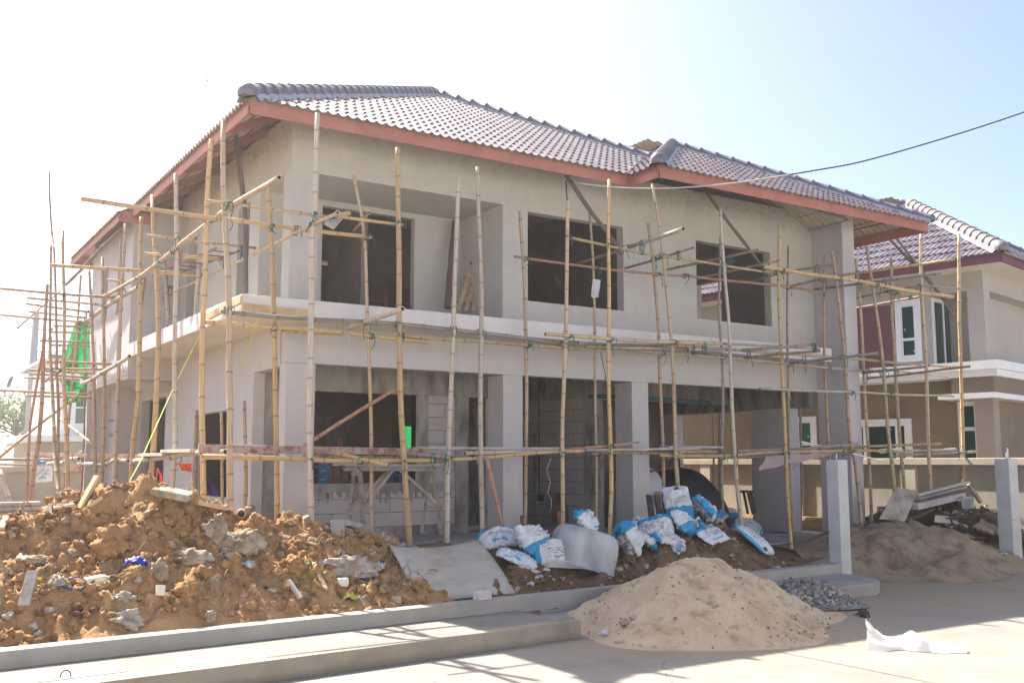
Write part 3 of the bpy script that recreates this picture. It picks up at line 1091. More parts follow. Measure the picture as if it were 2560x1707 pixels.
roof = tile_slope((EX0, EY0, EZ), (1, 0, 0), (0, 1, 0), EX1 - EX0, 5.4,
                  [((EX0, EY0, 0), (-1, 1, 0)), ((EX1, EY0, 0), (1, 1, 0)), ((WX0, EY0, 0), (1, -1, 0))]).build("roof", "tile", house)
tile_slope((EX0, EY1, EZ), (0, -1, 0), (1, 0, 0), EY1 - EY0, 5.4,
           [((EX0, EY0, 0), (1, -1, 0)), ((EX0, EY1, 0), (1, 1, 0))], extra=0.0).build("left_slope", "tile", roof)
tile_slope((EX1, EY1, EZ), (-1, 0, 0), (0, -1, 0), EX1 - EX0, 5.4,
           [((EX1, EY1, 0), (1, -1, 0)), ((EX0, EY1, 0), (-1, -1, 0))], steps=4).build("rear_slope", "tile", roof)
tile_slope((EX1, EY0, EZ), (0, 1, 0), (-1, 0, 0), EY1 - EY0, 5.4,
           [((EX1, EY0, 0), (-1, -1, 0)), ((EX1, EY1, 0), (-1, 1, 0))], steps=4).build("right_slope", "tile", roof)
tile_slope((WX0, WY0, WZ), (1, 0, 0), (0, 1, 0), WX1 - WX0, 3.2,
           [((WX0, WY0, 0), (-1, 1, 0)), ((WX1, WY0, 0), (1, 1, 0))]).build("wing_front_slope", "tile", roof)
tile_slope((WX0, 14.4, WZ), (0, -1, 0), (1, 0, 0), 14.4 - WY0, 3.2,
           [((WX0, WY0, 0), (1, -1, 0)), ((WX0, EY0, 0), (-1, 1, 0)), ((11.71, 0, 0), (1, 0, 0))]).build("wing_left_slope", "tile", roof)
tile_slope((WX0, 18.7, WZ), (0, -1, 0), (1, 0, 0), 18.7 - WY0, 3.2,
           [((WX0, WY0, 0), (1, -1, 0)), ((11.71, 0, 0), (-1, 0, 0))], steps=4).build("wing_back_slope", "tile", roof)
tile_slope((WX1, WY0, WZ), (0, 1, 0), (-1, 0, 0), 18.7 - WY0, 3.2,
           [((WX1, WY0, 0), (-1, -1, 0))]).build("wing_right_slope", "tile", roof)
tile_slope((EX0 - 0.2, EY1, EZ - 0.10), (0, -1, 0), (1, 0, 0), EY1 - 17.1, 0.5, [((EX0 + 0.12, 0, 0), (1, 0, 0))]).build("bay_eave_tiles", "tile", roof)

capz = Vector((0, 0, 0.045))
for (a, b, e0) in (
    ((EX0 - 0.06, EY0 - 0.06, EZ - 0.02), AP, True),
    ((EX1 + 0.0, EY0 + 0.0, EZ), AP, False),
    ((EX0 - 0.05, EY1 + 0.05, EZ - 0.02), AP, True),
    ((WX0 - 0.06, WY0 - 0.06, WZ - 0.02), WP, True),
    ((WX1 + 0.06, WY0 - 0.06, WZ - 0.02), WP, True),
    (WP, (WP.x, 17.5, WP.z), False),
):
    cap_line(Vector(a) + capz, Vector(b) + capz, r=0.108 if e0 and a[0] < 10 else 0.085, end0=e0).build("ridge_caps", ["cap", "mortar"], roof)

# fascia boards: an upper board and a slightly prouder lower one
def fascia(a, b, outward, z1=EZ - 0.012):
    a, b, outward = Vector(a), Vector(b), Vector(outward)
    mb = MB()
    for (lo, hi, off) in ((z1 - 0.085, z1, 0.0), (z1 - 0.185, z1 - 0.087, 0.016)):
        c = (lo + hi) / 2
        o = outward * off
        mb.beam(Vector((a.x, a.y, c)) + o, Vector((b.x, b.y, c)) + o, 0.022, hi - lo)
    return mb


fascia((EX0, EY0, 0), (WX0 + 0.02, EY0, 0), (0, -1, 0)).build("fascia_board", "fascia", house)
fascia((EX0, EY0, 0), (EX0, 17.1, 0), (-1, 0, 0)).build("fascia_board", "fascia", house)
fascia((EX0 - 0.2, 17.1, 0), (EX0 - 0.2, EY1, 0), (-1, 0, 0), EZ - 0.09).build("fascia_board", "fascia", house)
fascia((EX0 - 0.2, 17.1, 0), (EX0 + 0.3, 17.1, 0), (0, -1, 0), EZ - 0.09).build("fascia_board", "fascia", house)
fascia((WX0, EY0, 0), (WX0, WY0, 0), (-1, 0, 0), WZ - 0.012).build("fascia_board", "fascia", house)
fascia((WX0, WY0, 0), (WX1, WY0, 0), (0, -1, 0), WZ - 0.012).build("fascia_board", "fascia", house)
fascia((WX1, WY0, 0), (WX1, 18.7, 0), (1, 0, 0), WZ - 0.012).build("fascia_board", "fascia", house)
fascia((EX0 - 0.2, EY1, 0), (XR, EY1, 0), (0, 1, 0), EZ - 0.03).build("fascia_board", "fascia", house)

# red steel battens and rafters under the open eaves
mb = MB()
for k in range(1, 9):
    d = 0.30 * k
    z = EZ + d * PITCH - 0.10
    mb.beam((EX0 + d, EY0 + d, z), (EX0 + d, 21.0, z), 0.022, 0.022)
    mb.beam((EX0 + d, EY0 + d, z), (9.1, EY0 + d, z), 0.022, 0.022)
    z = WZ + d * PITCH - 0.10
    mb.beam((WX0 + d, WY0 + d, z), (WX1 - d, WY0 + d, z), 0.022, 0.022)
    mb.beam((WX1 - d, WY0 + d, z), (WX1 - d, 18.0, z), 0.022, 0.022)
mb.build("batten", "steel_red", house)
for k in range(9):
    mb = MB()
    y = 12.0 + k * 1.05
    q = min(1.55, y - EY0 - 0.15)
    mb.beam((EX0 + 0.05, y, EZ - 0.13), (EX0 + q, y, EZ + (q - 0.05) * PITCH - 0.15), 0.05, 0.10)
    mb.build("rafter", "steel_red", house)
for k in range(5):
    mb = MB()
    x = 4.6 + k * 1.1
    q = min(1.55, x - EX0 - 0.15)
    mb.beam((x, EY0 + 0.05, EZ - 0.13), (x, EY0 + q, EZ + (q - 0.05) * PITCH - 0.15), 0.05, 0.10)
    mb.build("rafter", "steel_red", house)
for x in (10.2, 11.62, 13.0, 14.28):
    mb = MB()
    q = min(2.35, min(x - WX0, WX1 - x) - 0.15)
    mb.beam((x, WY0 + 0.05, WZ - 0.10), (x, WY0 + q, WZ + (q - 0.05) * PITCH - 0.14), 0.06, 0.12)
    mb.build("rafter", "steel_red", house)
for y in (12.2, 13.6, 15.0):
    mb = MB()
    mb.beam((WX1 - 0.05, y, WZ - 0.10), (WX1 - 1.4, y, WZ + 1.35 * PITCH - 0.14), 0.06, 0.12)
    mb.build("rafter", "steel_red", house)
mb = MB()
mb.beam((WX1 - 0.04, WY0 + 0.04, WZ - 0.12), (WX1 - 2.4, WY0 + 2.4, WZ + 2.36 * PITCH - 0.15), 0.08, 0.14)
mb.build("hip_rafter", "steel_red", house)
mb = MB()
mb.beam((EX0 + 0.04, EY0 + 0.04, EZ - 0.12), (EX0 + 2.4, EY0 + 2.4, EZ + 2.36 * PITCH - 0.15), 0.08, 0.14)
mb.build("hip_rafter", "steel_red", house)

# ------------------------------------------------------------------ ground, road, path
def fbm(x, y, z=0.0, o=5):
    return noise.fractal(Vector((x, y, z)), 0.9, 2.1, o, noise_basis="PERLIN_ORIGINAL")


def lumps(x, y, s, seed=0.0):
    """rounded clods: cellular bumps of size s, 0..1"""
    d, _ = noise.voronoi(Vector((x / s, y / s, seed)))
    return max(0.0, 1.0 - d[0] * 1.25) ** 0.6


def kerb_y(x):
    return 7.56 + 0.082 * (x - 4.5)


def beam_y(x):
    return 8.50 + 0.082 * (x - 5.0)


mb = MB()
mb.quad((-900, -600, -0.03), (900, -600, -0.03), (900, 1500, -0.03), (-900, 1500, -0.03))
structure(mb.build("ground", "terrain", at=(0, 0, -0.03)), "dry bare ground spreading out beyond the plots")

mb = MB()
xs = [-60 + 1.0 * k for k in range(161)]
for a, b in zip(xs[:-1], xs[1:]):
    mb.quad((a, -30, 0.0), (b, -30, 0.0), (b, kerb_y(b) + 3.2, 0.0), (a, kerb_y(a) + 3.2, 0.0))
structure(mb.build("road", "road", at=(0, 0, 0)), "pale concrete street in front of the building site")
mb = MB()      # saw-cut joints in the road
for (p, q) in (((6.74, 6.2), (6.84, -2.0)), ((1.2, 7.1), (1.3, -2.0)), ((12.4, 7.6), (12.6, -2))):
    mb.beam((p[0], p[1], 0.003), (q[0], q[1], 0.003), 0.005, 0.003)
structure(mb.build("road_joint", "kerb", at=(0, 0, 0)))

# kerb and pavement, left stretch, and the rounded end piece on the right
PZ = 0.155


def strip(mb, x0, x1, fa, fb, z0, z1, n=12, mi=0):
    for k in range(n):
        a = x0 + (x1 - x0) * k / n
        b = x0 + (x1 - x0) * (k + 1) / n
        p = [(a, fa(a)), (b, fa(b)), (b, fb(b)), (a, fb(a))]
        mb.quad(*[(u, v, z1) for u, v in p], mi)
        mb.quad((a, fa(a), z0), (b, fa(b), z0), (b, fa(b), z1), (a, fa(a), z1), mi)
        mb.quad((b, fb(b), z0), (a, fb(a), z0), (a, fb(a), z1), (b, fb(b), z1), mi)
    for u in (x0, x1):
        q = [(u, fa(u), z0), (u, fa(u), z1), (u, fb(u), z1), (u, fb(u), z0)]
        mb.quad(*(q if u == x0 else q[::-1]), mi)


mb = MB()
strip(mb, -12.0, 5.74, kerb_y, lambda x: kerb_y(x) + 0.13, -0.02, PZ)
structure(mb.build("kerb", "kerb", at=(0, 0, 0), bevel=0.012), "cast concrete kerb along the street edge")
mb = MB()
strip(mb, -12.0, 5.62, lambda x: kerb_y(x) + 0.132, lambda x: beam_y(x) + 0.02, -0.02, PZ - 0.006)
structure(mb.build("pavement", "pavement", at=(0, 0, 0)), "stamped concrete pavement between the kerb and the low beam")
mb = MB()
strip(mb, 5.62, 8.7, lambda x: kerb_y(x) + 0.5, lambda x: beam_y(x) + 0.02, -0.02, 0.09)
structure(mb.build("pavement", "paving", at=(0, 0, 0)))

pts = [(8.6, kerb_y(8.6)), (10.2, kerb_y(10.2) + 0.02)]
c0 = (10.35, 8.75)
for k in range(9):
    a = -1.35 + 1.75 * k / 8
    pts.append((c0[0] + 0.75 * math.cos(a), c0[1] + 0.72 * math.sin(a)))
pts += [(11.0, 9.15), (8.6, beam_y(8.6) + 0.05)]
mb = MB()
mb.prism(pts, -0.02, PZ)
structure(mb.build("pavement", "paving", at=(0, 0, 0), bevel=0.03), "rounded end of the pavement beside the gate post")

# cast lid and its lifting loop set into the pavement
mb = MB()
mb.box((-0.35, -0.15, 0.0), (0.35, 0.15, 0.004), rot=Matrix.Rotation(RAD(4.7), 3, "Z"), at=(1.33, 7.72, PZ - 0.006))
lid = tag(mb.build("drain_cover", "beam_top"), "rectangular concrete lid with a wire loop set in the pavement", "drain cover")
mb = MB()
mb.tube([(1.28 + 0.035 * math.cos(a), 7.62, PZ + 0.045 * math.sin(a)) for a in (math.pi * k / 8 for k in range(9))], 0.005, 5)
mb.build("lifting_loop", "steel_dark", lid)

# low foundation beam for the future fence, with its two posts
mb = MB()
strip(mb, -12.0, 11.14, beam_y, lambda x: beam_y(x) + 0.17, 0.0, 0.275, 24)
fb = tag(mb.build("foundation_beam", "beam_top", bevel=0.008), "long low concrete fence beam running along the back of the pavement", "fence beam")


def gate_post(name, x, y, w, h, label):
    m = MB()
    m.box((x, y, 0.05), (x + w, y + w, h), rot=None)
    p = tag(m.build(name, "post", bevel=0.006), label, "gate post", "smooth concrete gate posts")
    return p


P1 = gate_post("gate_post", 11.10, 8.99, 0.20, 1.655, "square concrete gate post at the right end of the low beam")
mb = MB()
mb.tube([(11.2, 9.09, 1.65), (11.2, 9.09, 1.74)], 0.008, 6)
mb.build("anchor_rod", "pvc", P1)
P2 = gate_post("gate_post", 15.27, 9.05, 0.24, 1.68, "square concrete gate post at the right edge by the plot wall")
for (dx, dz, h) in ((0.10, 0.0, 0.17), (0.06, 0.0, 0.10)):
    mb = MB()
    mb.tube([(15.27 + dx, 9.12, 1.67), (15.27 + dx, 9.12, 1.68 + h)], 0.014, 8)
    mb.build("pipe_end", "pvc", P2)
mb = MB()
mb.tube([(15.24, 9.04, 0.72), (15.37, 9.03, 0.725)], 0.007, 6)
mb.build("marker_nail", "orange", P2)


# building plot: raised earth that carries everything behind the beam
def plot_h(x, y):
    base = 0.24 + 0.10 * min(1.0, max(0.0, (y - 9.2) / 2.0)) + 0.16 * min(1.0, max(0.0, (x - 14.9) / 1.5))
    return base + 0.03 * fbm(x * 1.3, y * 1.3)


def field(name, mat, x0, x1, y0, y1, step, hfun, thing=True, skip=None):
    nx = int((x1 - x0) / step) + 1
    ny = int((y1 - y0) / step) + 1
    m = MB()
    idx = {}
    for j in range(ny):
        for i in range(nx):
            x = x0 + i * step
            y = y0 + j * step
            idx[i, j] = m.vert((x, y, hfun(x, y)))
    for j in range(ny - 1):
        for i in range(nx - 1):
            q = (idx[i, j], idx[i + 1, j], idx[i + 1, j + 1], idx[i, j + 1])
            if skip and all(skip(m.v[k]) for k in q):
                continue
            m.face(q, 0, None, True)
    used = sorted({k for f in m.f for k in f})
    mp = {k: n for n, k in enumerate(used)}
    m.v = [m.v[k] for k in used]
    m.f = [tuple(mp[k] for k in f) for f in m.f]
    return m


def plot_edge(x, y):
    return plot_h(x, y) if y > beam_y(x) + 0.10 else -0.2


m = MB()
_xs = [-14 + 0.25 * k for k in range(101)]
_vs = [0.10, 0.16, 0.3, 0.55, 0.8, 1.1, 1.4, 1.8, 2.2, 2.7, 3.3, 4, 5, 7, 9, 12, 17.5]
_id = {(i, j): m.vert((x, beam_y(x) + v, plot_h(x, beam_y(x) + v))) for i, x in enumerate(_xs) for j, v in enumerate(_vs)}
for i in range(len(_xs) - 1):
    for j in range(len(_vs) - 1):
        m.face((_id[i, j], _id[i + 1, j], _id[i + 1, j + 1], _id[i, j + 1]), 0, None, True)
structure(m.build("plot_ground", "soil_dark", at=(0, 0, 0)), "bare earth of the building plot")
structure(field("plot", "soil_dark", 10.9, 17.2, 9.2, 26, 0.3, lambda x, y: plot_h(x, y) if y > 9.9 else -0.02 + 0.33 * (y - 9.2) / 0.7).build("plot_ground", "soil_dark", at=(0, 0, 0)))
structure(field("plot", "terrain", 16.9, 42, 8.6, 40, 1.2, lambda x, y: 0.45 if y > 9.5 else -0.05).build("plot_ground", "terrain", at=(0, 0, 0)))


# ------------------------------------------------------------------ heaps
CREST = [(-4.0, 0.75), (-1.0, 0.95), (0.4, 1.03), (1.3, 1.12), (1.75, 1.25), (2.15, 1.40), (2.6, 1.33), (3.0, 1.19), (3.3, 1.11), (3.7, 1.0), (4.1, 0.90), (4.6, 0.84), (5.2, 0.78), (6.2, 0.72), (7.2, 0.70)]


def lerp_tab(tab, x):
    if x <= tab[0][0]:
        return tab[0][1]
    for (a, va), (b, vb) in zip(tab[:-1], tab[1:]):
        if x <= b:
            t = (x - a) / (b - a)
            t = t * t * (3 - 2 * t)
            return va + (vb - va) * t
    return tab[-1][1]


def smooth(t):
    t = min(1.0, max(0.0, t))
    return t * t * (3 - 2 * t)


def mound_h(x, y):
    by = beam_y(x) + 0.15
    cy = 9.95 + 0.12 * math.sin(x * 1.7)
    c = lerp_tab(CREST, x)
    if y < cy:
        t = (y - by) / (cy - by)
        h = 0.22 + (c - 0.22) * (0.75 * max(0.0, t) + 0.25 * smooth(t))
        if t < 0:
            h = 0.22 + t * 1.0
    else:
        back = 0.36 if x < 3.4 else 0.36 + 0.26 * smooth((x - 3.4) / 1.2)
        h = back + (c - back) * (1 - smooth((y - cy) / (1.35 if x < 3.6 else 0.9)))
    k = smooth((y - by) / 0.35)
    k2 = 1.0 if y < cy + 0.5 else 0.6
    wx, wy = x + 0.06 * fbm(x * 4, y * 4, 11.0, 3), y + 0.06 * fbm(x * 4, y * 4, 17.0, 3)
    n = 0.15 * fbm(x * 1.1 + 3, y * 1.1) + 0.10 * fbm(x * 3.1, y * 3.1, 5.0)
    n += 0.075 * lumps(wx, wy, 0.30, 1.0) * (0.4 + 0.6 * smooth((h - 0.35) / 0.5)) + 0.06 * lumps(wx, wy, 0.13, 4.0) + 0.04 * lumps(wx, wy, 0.065, 9.0)
    n += 0.035 * fbm(x * 14, y * 14, 2.0, 5)
    if x > 4.6:
        n *= 0.75
    return h + (n - 0.05) * k * k2


mound = field("soil_mound", "soil", -1.6, 5.0, 8.3, 11.3, 0.021, mound_h, skip=lambda p: p.z < plot_h(p.x, p.y) - 0.12).build("soil_mound", "soil")
tag(mound, "high heap of orange brown excavated soil in front of the scaffold on the left", "soil heap")


def bank_h(x, y):
    by = beam_y(x) + 0.15
    cy = 10.35
    c = 0.62 + 0.22 * math.exp(-((x - 9.5) / 0.95) ** 2) + 0.05 * math.exp(-((x - 7.0) / 0.8) ** 2)
    c *= 1.0 - 0.75 * smooth((x - 10.1) / 0.9)
    c *= 0.35 + 0.65 * smooth((x - 4.2) / 0.8)
    t = (y - by) / (cy - by)
    if y < cy:
        h = 0.22 + (c - 0.22) * smooth(max(0.0, t) ** 0.85) if t > 0 else 0.22 + t
    else:
        h = 0.30 + (c - 0.30) * (1 - smooth((y - cy) / 0.75))
    k = smooth((y - by) / 0.3)
    n = 0.09 * fbm(x * 1.4 + 9, y * 1.4) + 0.05 * fbm(x * 4, y * 4, 3.0) + 0.05 * lumps(x, y, 0.22, 2.0) + 0.03 * lumps(x, y, 0.09, 6.0)
    return h + (n - 0.03) * k


bank = field("soil_bank", "soil_dark", 4.4, 11.0, 8.3, 11.3, 0.035, bank_h, skip=lambda p: p.z < plot_h(p.x, p.y) - 0.10).build("soil_bank", "soil_dark")
tag(bank, "low bank of dark brown earth under the empty cement sacks", "soil heap")


def cone_heap(name, mat, cx, cy, rx, ry, h, seed, base, rough=1.0, step=0.03, power=1.0, peak=None):
    def f(x, y):
        dx, dy = (x - cx) / rx, (y - cy) / ry
        a = math.atan2(dy, dx)
        wob = 1 + 0.10 * math.sin(a * 3 + seed) + 0.07 * math.sin(a * 5 + 2 * seed)
        r = math.sqrt(dx * dx + dy * dy) / wob
        hh = 0.9 * h * max(0.0, 1 - r) ** power + 0.10 * h * max(0.0, 1 - r / 1.35) ** 1.5 - 0.006 * smooth((r - 0.9) / 0.3) - (0.5 * (r - 1.35) if r > 1.35 else 0.0)
        hh -= 0.10 * h * math.exp(-(r / 0.16) ** 2)
        n = 0.055 * fbm(x * 1.8 + seed, y * 1.8) + 0.045 * fbm(x * 4.5, y * 4.5, seed, 5) + 0.012 * lumps(x, y, 0.12, seed)
        n += 0.006 * fbm(x * 25, y * 25, seed, 3)
        dent = 0.0
        for (qx, qy, qr) in ((0.35, -0.5, 0.11), (-0.2, -0.42, 0.13), (0.1, -0.25, 0.12), (-0.45, 0.0, 0.13), (0.5, 0.1, 0.10), (0.02, -0.62, 0.10), (-0.62, -0.35, 0.10)):
            q = ((dx - qx) ** 2 + (dy - qy) ** 2) / (qr * qr)
            dent -= 0.05 * math.exp(-q) - 0.02 * math.exp(-((math.sqrt(q) - 1.5) / 0.4) ** 2)
        k = smooth((1.02 - r) / 0.3)
        return base(x, y) + hh + (n * rough + dent * rough) * k
    return field(name, mat, cx - rx * 1.45, cx + rx * 1.45, cy - ry * 1.45, cy + ry * 1.45, step, f, skip=lambda p: p.z < base(p.x, p.y) - 0.004).build(name, mat)


sp = cone_heap("sand_heap", "sand", 7.22, 7.62, 1.45, 1.15, 0.76, 1.3, lambda x, y: 0.0, 1.0, 0.025, 1.05)
tag(sp, "conical heap of pale building sand spilling over the kerb onto the street", "sand heap")
gp = cone_heap("gravel_heap", "gravel", 9.15, 8.0, 0.66, 0.52, 0.30, 4.0, lambda x, y: 0.02, 1.3, 0.025, 0.9)
tag(gp, "small heap of dark grey crushed gravel beside the rounded pavement end", "gravel heap")
sr = cone_heap("sand_heap", "sand_dark", 13.75, 9.75, 2.1, 1.5, 0.42, 2.2, lambda x, y: 0.33 * smooth((y - 8.9) / 1.3), 1.6, 0.045, 0.8)
tag(sr, "broad low heap of damp brown sand in the gateway at right", "sand heap")
rb = cone_heap("rubble_heap", "soil_black", 16.0, 10.9, 1.35, 1.4, 0.62, 6.0, lambda x, y: 0.42, 2.4, 0.04, 0.8)
tag(rb, "dark heap of earth and debris against the plot wall at right", "rubble heap")


def ground_at(x, y):
    """height of whatever earth is on top at (x, y)"""
    z = plot_h(x, y) if y > beam_y(x) + 0.17 else (PZ if y > kerb_y(x) else 0.0)
    if -4 < x < 5.0 and 8.3 < y < 11.3:
        z = max(z, mound_h(x, y))
    if 4.4 < x < 11.0 and 8.3 < y < 11.3:
        z = max(z, bank_h(x, y))
    return z


# clods and stones
def clod_mesh(seed, sub, jag, sq):
    bm = bmesh.new()
    bmesh.ops.create_icosphere(bm, subdivisions=sub, radius=1.0)
    for v in bm.verts:
        p = v.co.copy()
        d = 1 + jag * noise.fractal(p * 1.3 + Vector((seed * 7.1, seed, 0)), 0.8, 2.0, 4) + jag * 0.5 * noise.noise(p * 3.7 + Vector((0, seed * 3, 0)))
        v.co = Vector((p.x * d * sq[0], p.y * d * sq[1], p.z * d * sq[2]))
    m = bm_to_mb(bm, 0, True)
    bm.free()
    return m


CLODS = [clod_mesh(s, 2, 0.62, (1.0, 0.85 + 0.1 * (s % 3), 0.7 + 0.06 * (s % 4))) for s in range(8)]
BITS = [clod_mesh(s + 20, 1, 0.45, (1.0, 0.8, 0.62)) for s in range(6)]


def scatter(name, mats, n, area, size, protos, label, cat, zoff=0.2, keep=None, pick=None, seed=1):
    r = random.Random(seed)
    m = MB()
    k = 0
    tries = 0
    while k < n and tries < n * 30:
        tries += 1
        x = r.uniform(area[0], area[1])
        y = r.uniform(area[2], area[3])
        if keep and not keep(x, y, r):
            continue
        s = size[0] * (size[1] / size[0]) ** (r.random() ** 1.8)
        pr = r.choice(protos)
        rot = Matrix.Rotation(r.uniform(0, 6.28), 3, "Z") @ Matrix.Rotation(r.uniform(-0.6, 0.6), 3, "X") @ Matrix.Rotation(r.uniform(-0.6, 0.6), 3, "Y")
        c = Vector((x, y, ground_at(x, y) + s * zoff))
        base = len(m.v)
        for p in pr.v:
            m.v.append(c + rot @ (p * s))
        mi = pick(r) if pick else 0
        for f in pr.f:
            m.face([base + q for q in f], mi, None, len(pr.v) > 50)
        k += 1
    return stuff(m.build(name, mats), label, cat)


def on_mound(x, y, r):
    return y > beam_y(x) + 0.2 and (x < 4.7 or r.random() < 0.3)


scatter("soil_clods", ["clod", "soil", "soil_dark", "chunk"], 4600, (-1.2, 5.3, 8.6, 10.6), (0.008, 0.055), CLODS, "loose clods of orange soil strewn over the big heap", "soil clods", 0.15, on_mound, lambda r: r.choice((0, 0, 0, 0, 1, 1, 2, 3)), 3)
scatter("stone_crumbs", ["chunk_white", "chunk", "clod", "gravel"], 2600, (-1.2, 5.4, 8.6, 10.4), (0.005, 0.024), BITS, "small pale stones and crumbs mixed into the soil heap", "stone crumbs", 0.3,
        lambda x, y, r: on_mound(x, y, r) and fbm(x * 1.2 + 4, y * 1.2) + 0.35 * r.random() - 0.2 * (y - 9.2) > 0.05, lambda r: r.choice((0, 0, 1, 1, 2, 3)), 5)
scatter("white_chips", ["chunk_white"], 520, (4.15, 5.35, 9.55, 10.35), (0.010, 0.04), BITS, "patch of broken white plaster chips beside the plywood sheet", "plaster chips", 0.35,
        lambda x, y, r: fbm(x * 1.5, y * 2.2 + 7) > -0.12, None, 8)
scatter("earth_crumbs", ["soil_dark", "chunk", "chunk_white"], 900, (5.8, 10.6, 8.75, 10.3), (0.008, 0.05), BITS, "earth crumbs and stones on the brown bank", "earth crumbs", 0.25,
        lambda x, y, r: y > beam_y(x) + 0.22, lambda r: r.choice((0, 0, 0, 0, 1, 2)), 12)


def loose(name, mats, n, cx, cy, rx, ry, hfun, size, label, cat, pick=None, seed=1):
    r = random.Random(seed)
    m = MB()
    for _ in range(n):
        a, q = r.uniform(0, 6.28), math.sqrt(r.random())
        x, y = cx + rx * q * math.cos(a), cy + ry * q * math.sin(a)
        s = r.uniform(*size)
        pr = r.choice(BITS)
        rot = Matrix.Rotation(r.uniform(0, 6.28), 3, "Z") @ Matrix.Rotation(r.uniform(-1, 1), 3, "X")
        base = len(m.v)
        c = Vector((x, y, hfun(x, y) + s * 0.3))
        m.v.extend(c + rot @ (p * s) for p in pr.v)
        mi = pick(r) if pick else 0
        for f in pr.f:
            m.face([base + k for k in f], mi)
    return stuff(m.build(name, mats), label, cat)


def heap_top(o):
    me = o.data
    from mathutils.kdtree import KDTree
    kd = KDTree(len(me.vertices))
    for k, v in enumerate(me.vertices):
        w = v.co + o.location
        kd.insert((w.x, w.y, 0), k)
    kd.balance()
    return lambda x, y: me.vertices[kd.find((x, y, 0))[1]].co.z + o.location.z


gh = heap_top(gp)
loose("gravel_stones", ["gravel", "chunk_white", "chunk"], 620, 9.15, 8.0, 0.72, 0.56, gh, (0.012, 0.035), "sharp grey stones covering the gravel heap", "gravel stones", lambda r: r.choice((0, 0, 0, 1, 2)), 2)
sh = heap_top(sp)
loose("sand_grit", ["sand_dark", "chunk", "gravel"], 260, 7.2, 7.55, 1.5, 1.2, sh, (0.006, 0.018), "grit and small pebbles lying on the pale sand heap", "grit", lambda r: r.choice((0, 0, 1, 2)), 4)
rh = heap_top(rb)
loose("rubble_stones", ["soil_black", "chunk", "gravel"], 420, 16.0, 10.9, 1.2, 1.25, rh, (0.02, 0.075), "broken stones and dark clods on the rubble heap", "rubble", lambda r: r.choice((0, 0, 0, 1, 2)), 6)
srh = heap_top(sr)

# ------------------------------------------------------------------ plot wall on the right and rear wall on the left
fw = root("plot_wall", (16.85, 16.0, 0.3))
tag(fw, "rendered plot boundary wall with recessed panels in front of the right house", "boundary wall")
mb = MB()
wall_grid(mb, "x", 16.92, 0.10, 9.2, 26.0, 0.2, 1.60, [])
mb.build("panel", "fence_panel", fw)
mb = MB()
mb.box((16.82, 9.1, 1.57), (17.06, 26.0, 1.70))
mb.build("coping", "fence", fw, bevel=0.01)
for k in range(7):
    y = 9.1 + k * 2.75
    mb = MB()
    mb.box((16.84, y, 0.2), (17.04, y + 0.32, 1.568))
    mb.build("pilaster", "fence", fw)

rw = root("rear_wall", (-2.0, 26.0, 0.0))
tag(rw, "tan rendered boundary wall with recessed panels behind the scaffold at far left", "boundary wall")
mb = MB()
wall_grid(mb, "y", 26.06, 0.10, -16.0, 16.8, 0.1, 1.42, [])
mb.build("panel", "fence_panel", rw)
mb = MB()
mb.box((-16.0, 25.96, 1.40), (16.8, 26.2, 1.52))
mb.build("coping", "fence", rw)
for k in range(12):
    x = -15.4 + k * 2.55
    mb = MB()
    mb.box((x, 25.98, 0.1), (x + 0.4, 26.18, 1.398))
    mb.build("pilaster", "fence", rw)

# ------------------------------------------------------------------ finished house on the right (its own street-aligned frame)
ANG = RAD(11.4)
HA = Vector((math.cos(ANG), math.sin(ANG), 0))
HB = Vector((-math.sin(ANG), math.cos(ANG), 0))
HR = Matrix.Rotation(ANG, 3, "Z")


def HW(u, v, z=0.0):
    return HA * u + HB * v + Vector((0, 0, z))


class HM(MB):
    """mesh builder that takes coordinates along the right house's own walls"""
    def hbox(self, u0, u1, v0, v1, z0, z1, mi=0):
        self.box((u0, v0, z0), (u1, v1, z1), mi, rot=HR)


h2 = root("finished_house", HW(24.2, 13.0, 0.4))
tag(h2, "finished brown and beige two storey house with white trim on the right", "house")
m = HM()
m.hbox(21.62, 27.2, 7.85, 19.6, 0.4, 3.38)
m.build("lower_wall", "brown", h2)
m = HM()       # upper storey with a recessed corner balcony
m.hbox(21.62, 27.2, 8.98, 19.6, 3.38, 5.70)
m.hbox(22.6, 27.2, 8.2, 8.978, 3.38, 5.70)
m.hbox(21.62, 22.598, 7.86, 8.96, 5.25, 5.70)
m.hbox(22.6, 26.9, 7.86, 8.198, 5.25, 5.70)
m.build("upper_wall", "beige", h2)
m = HM()
m.hbox(21.60, 21.95, 7.85, 8.19, 3.38, 5.248)
m.build("balcony_pier", "beige", h2)
m = HM()
m.hbox(21.585, 21.618, 9.80, 13.2, 3.72, 5.14)
m.build("siding", "siding", h2)
m = HM()
m.hbox(21.0, 27.5, 7.45, 8.3, 3.36, 3.50)
m.hbox(20.94, 27.5, 7.40, 8.3, 3.502, 3.68)
m.hbox(21.0, 21.9, 8.302, 15.4, 3.362, 3.498)
m.hbox(20.94, 21.9, 8.302, 15.4, 3.5, 3.678)
m.build("white_ledge", "white", h2)
m = HM()
m.hbox(20.95, 27.0, 7.50, 8.65, 2.92, 3.03)
m.build("porch_canopy", "white", h2)
m = HM()
m.hbox(21.05, 27.3, 7.55, 8.4, 3.032, 3.358)
m.build("porch_beam", "brown", h2)
m = HM()
m.hbox(21.08, 21.42, 7.60, 7.96, 0.4, 2.918)
m.build("porch_column", "taupe", h2)
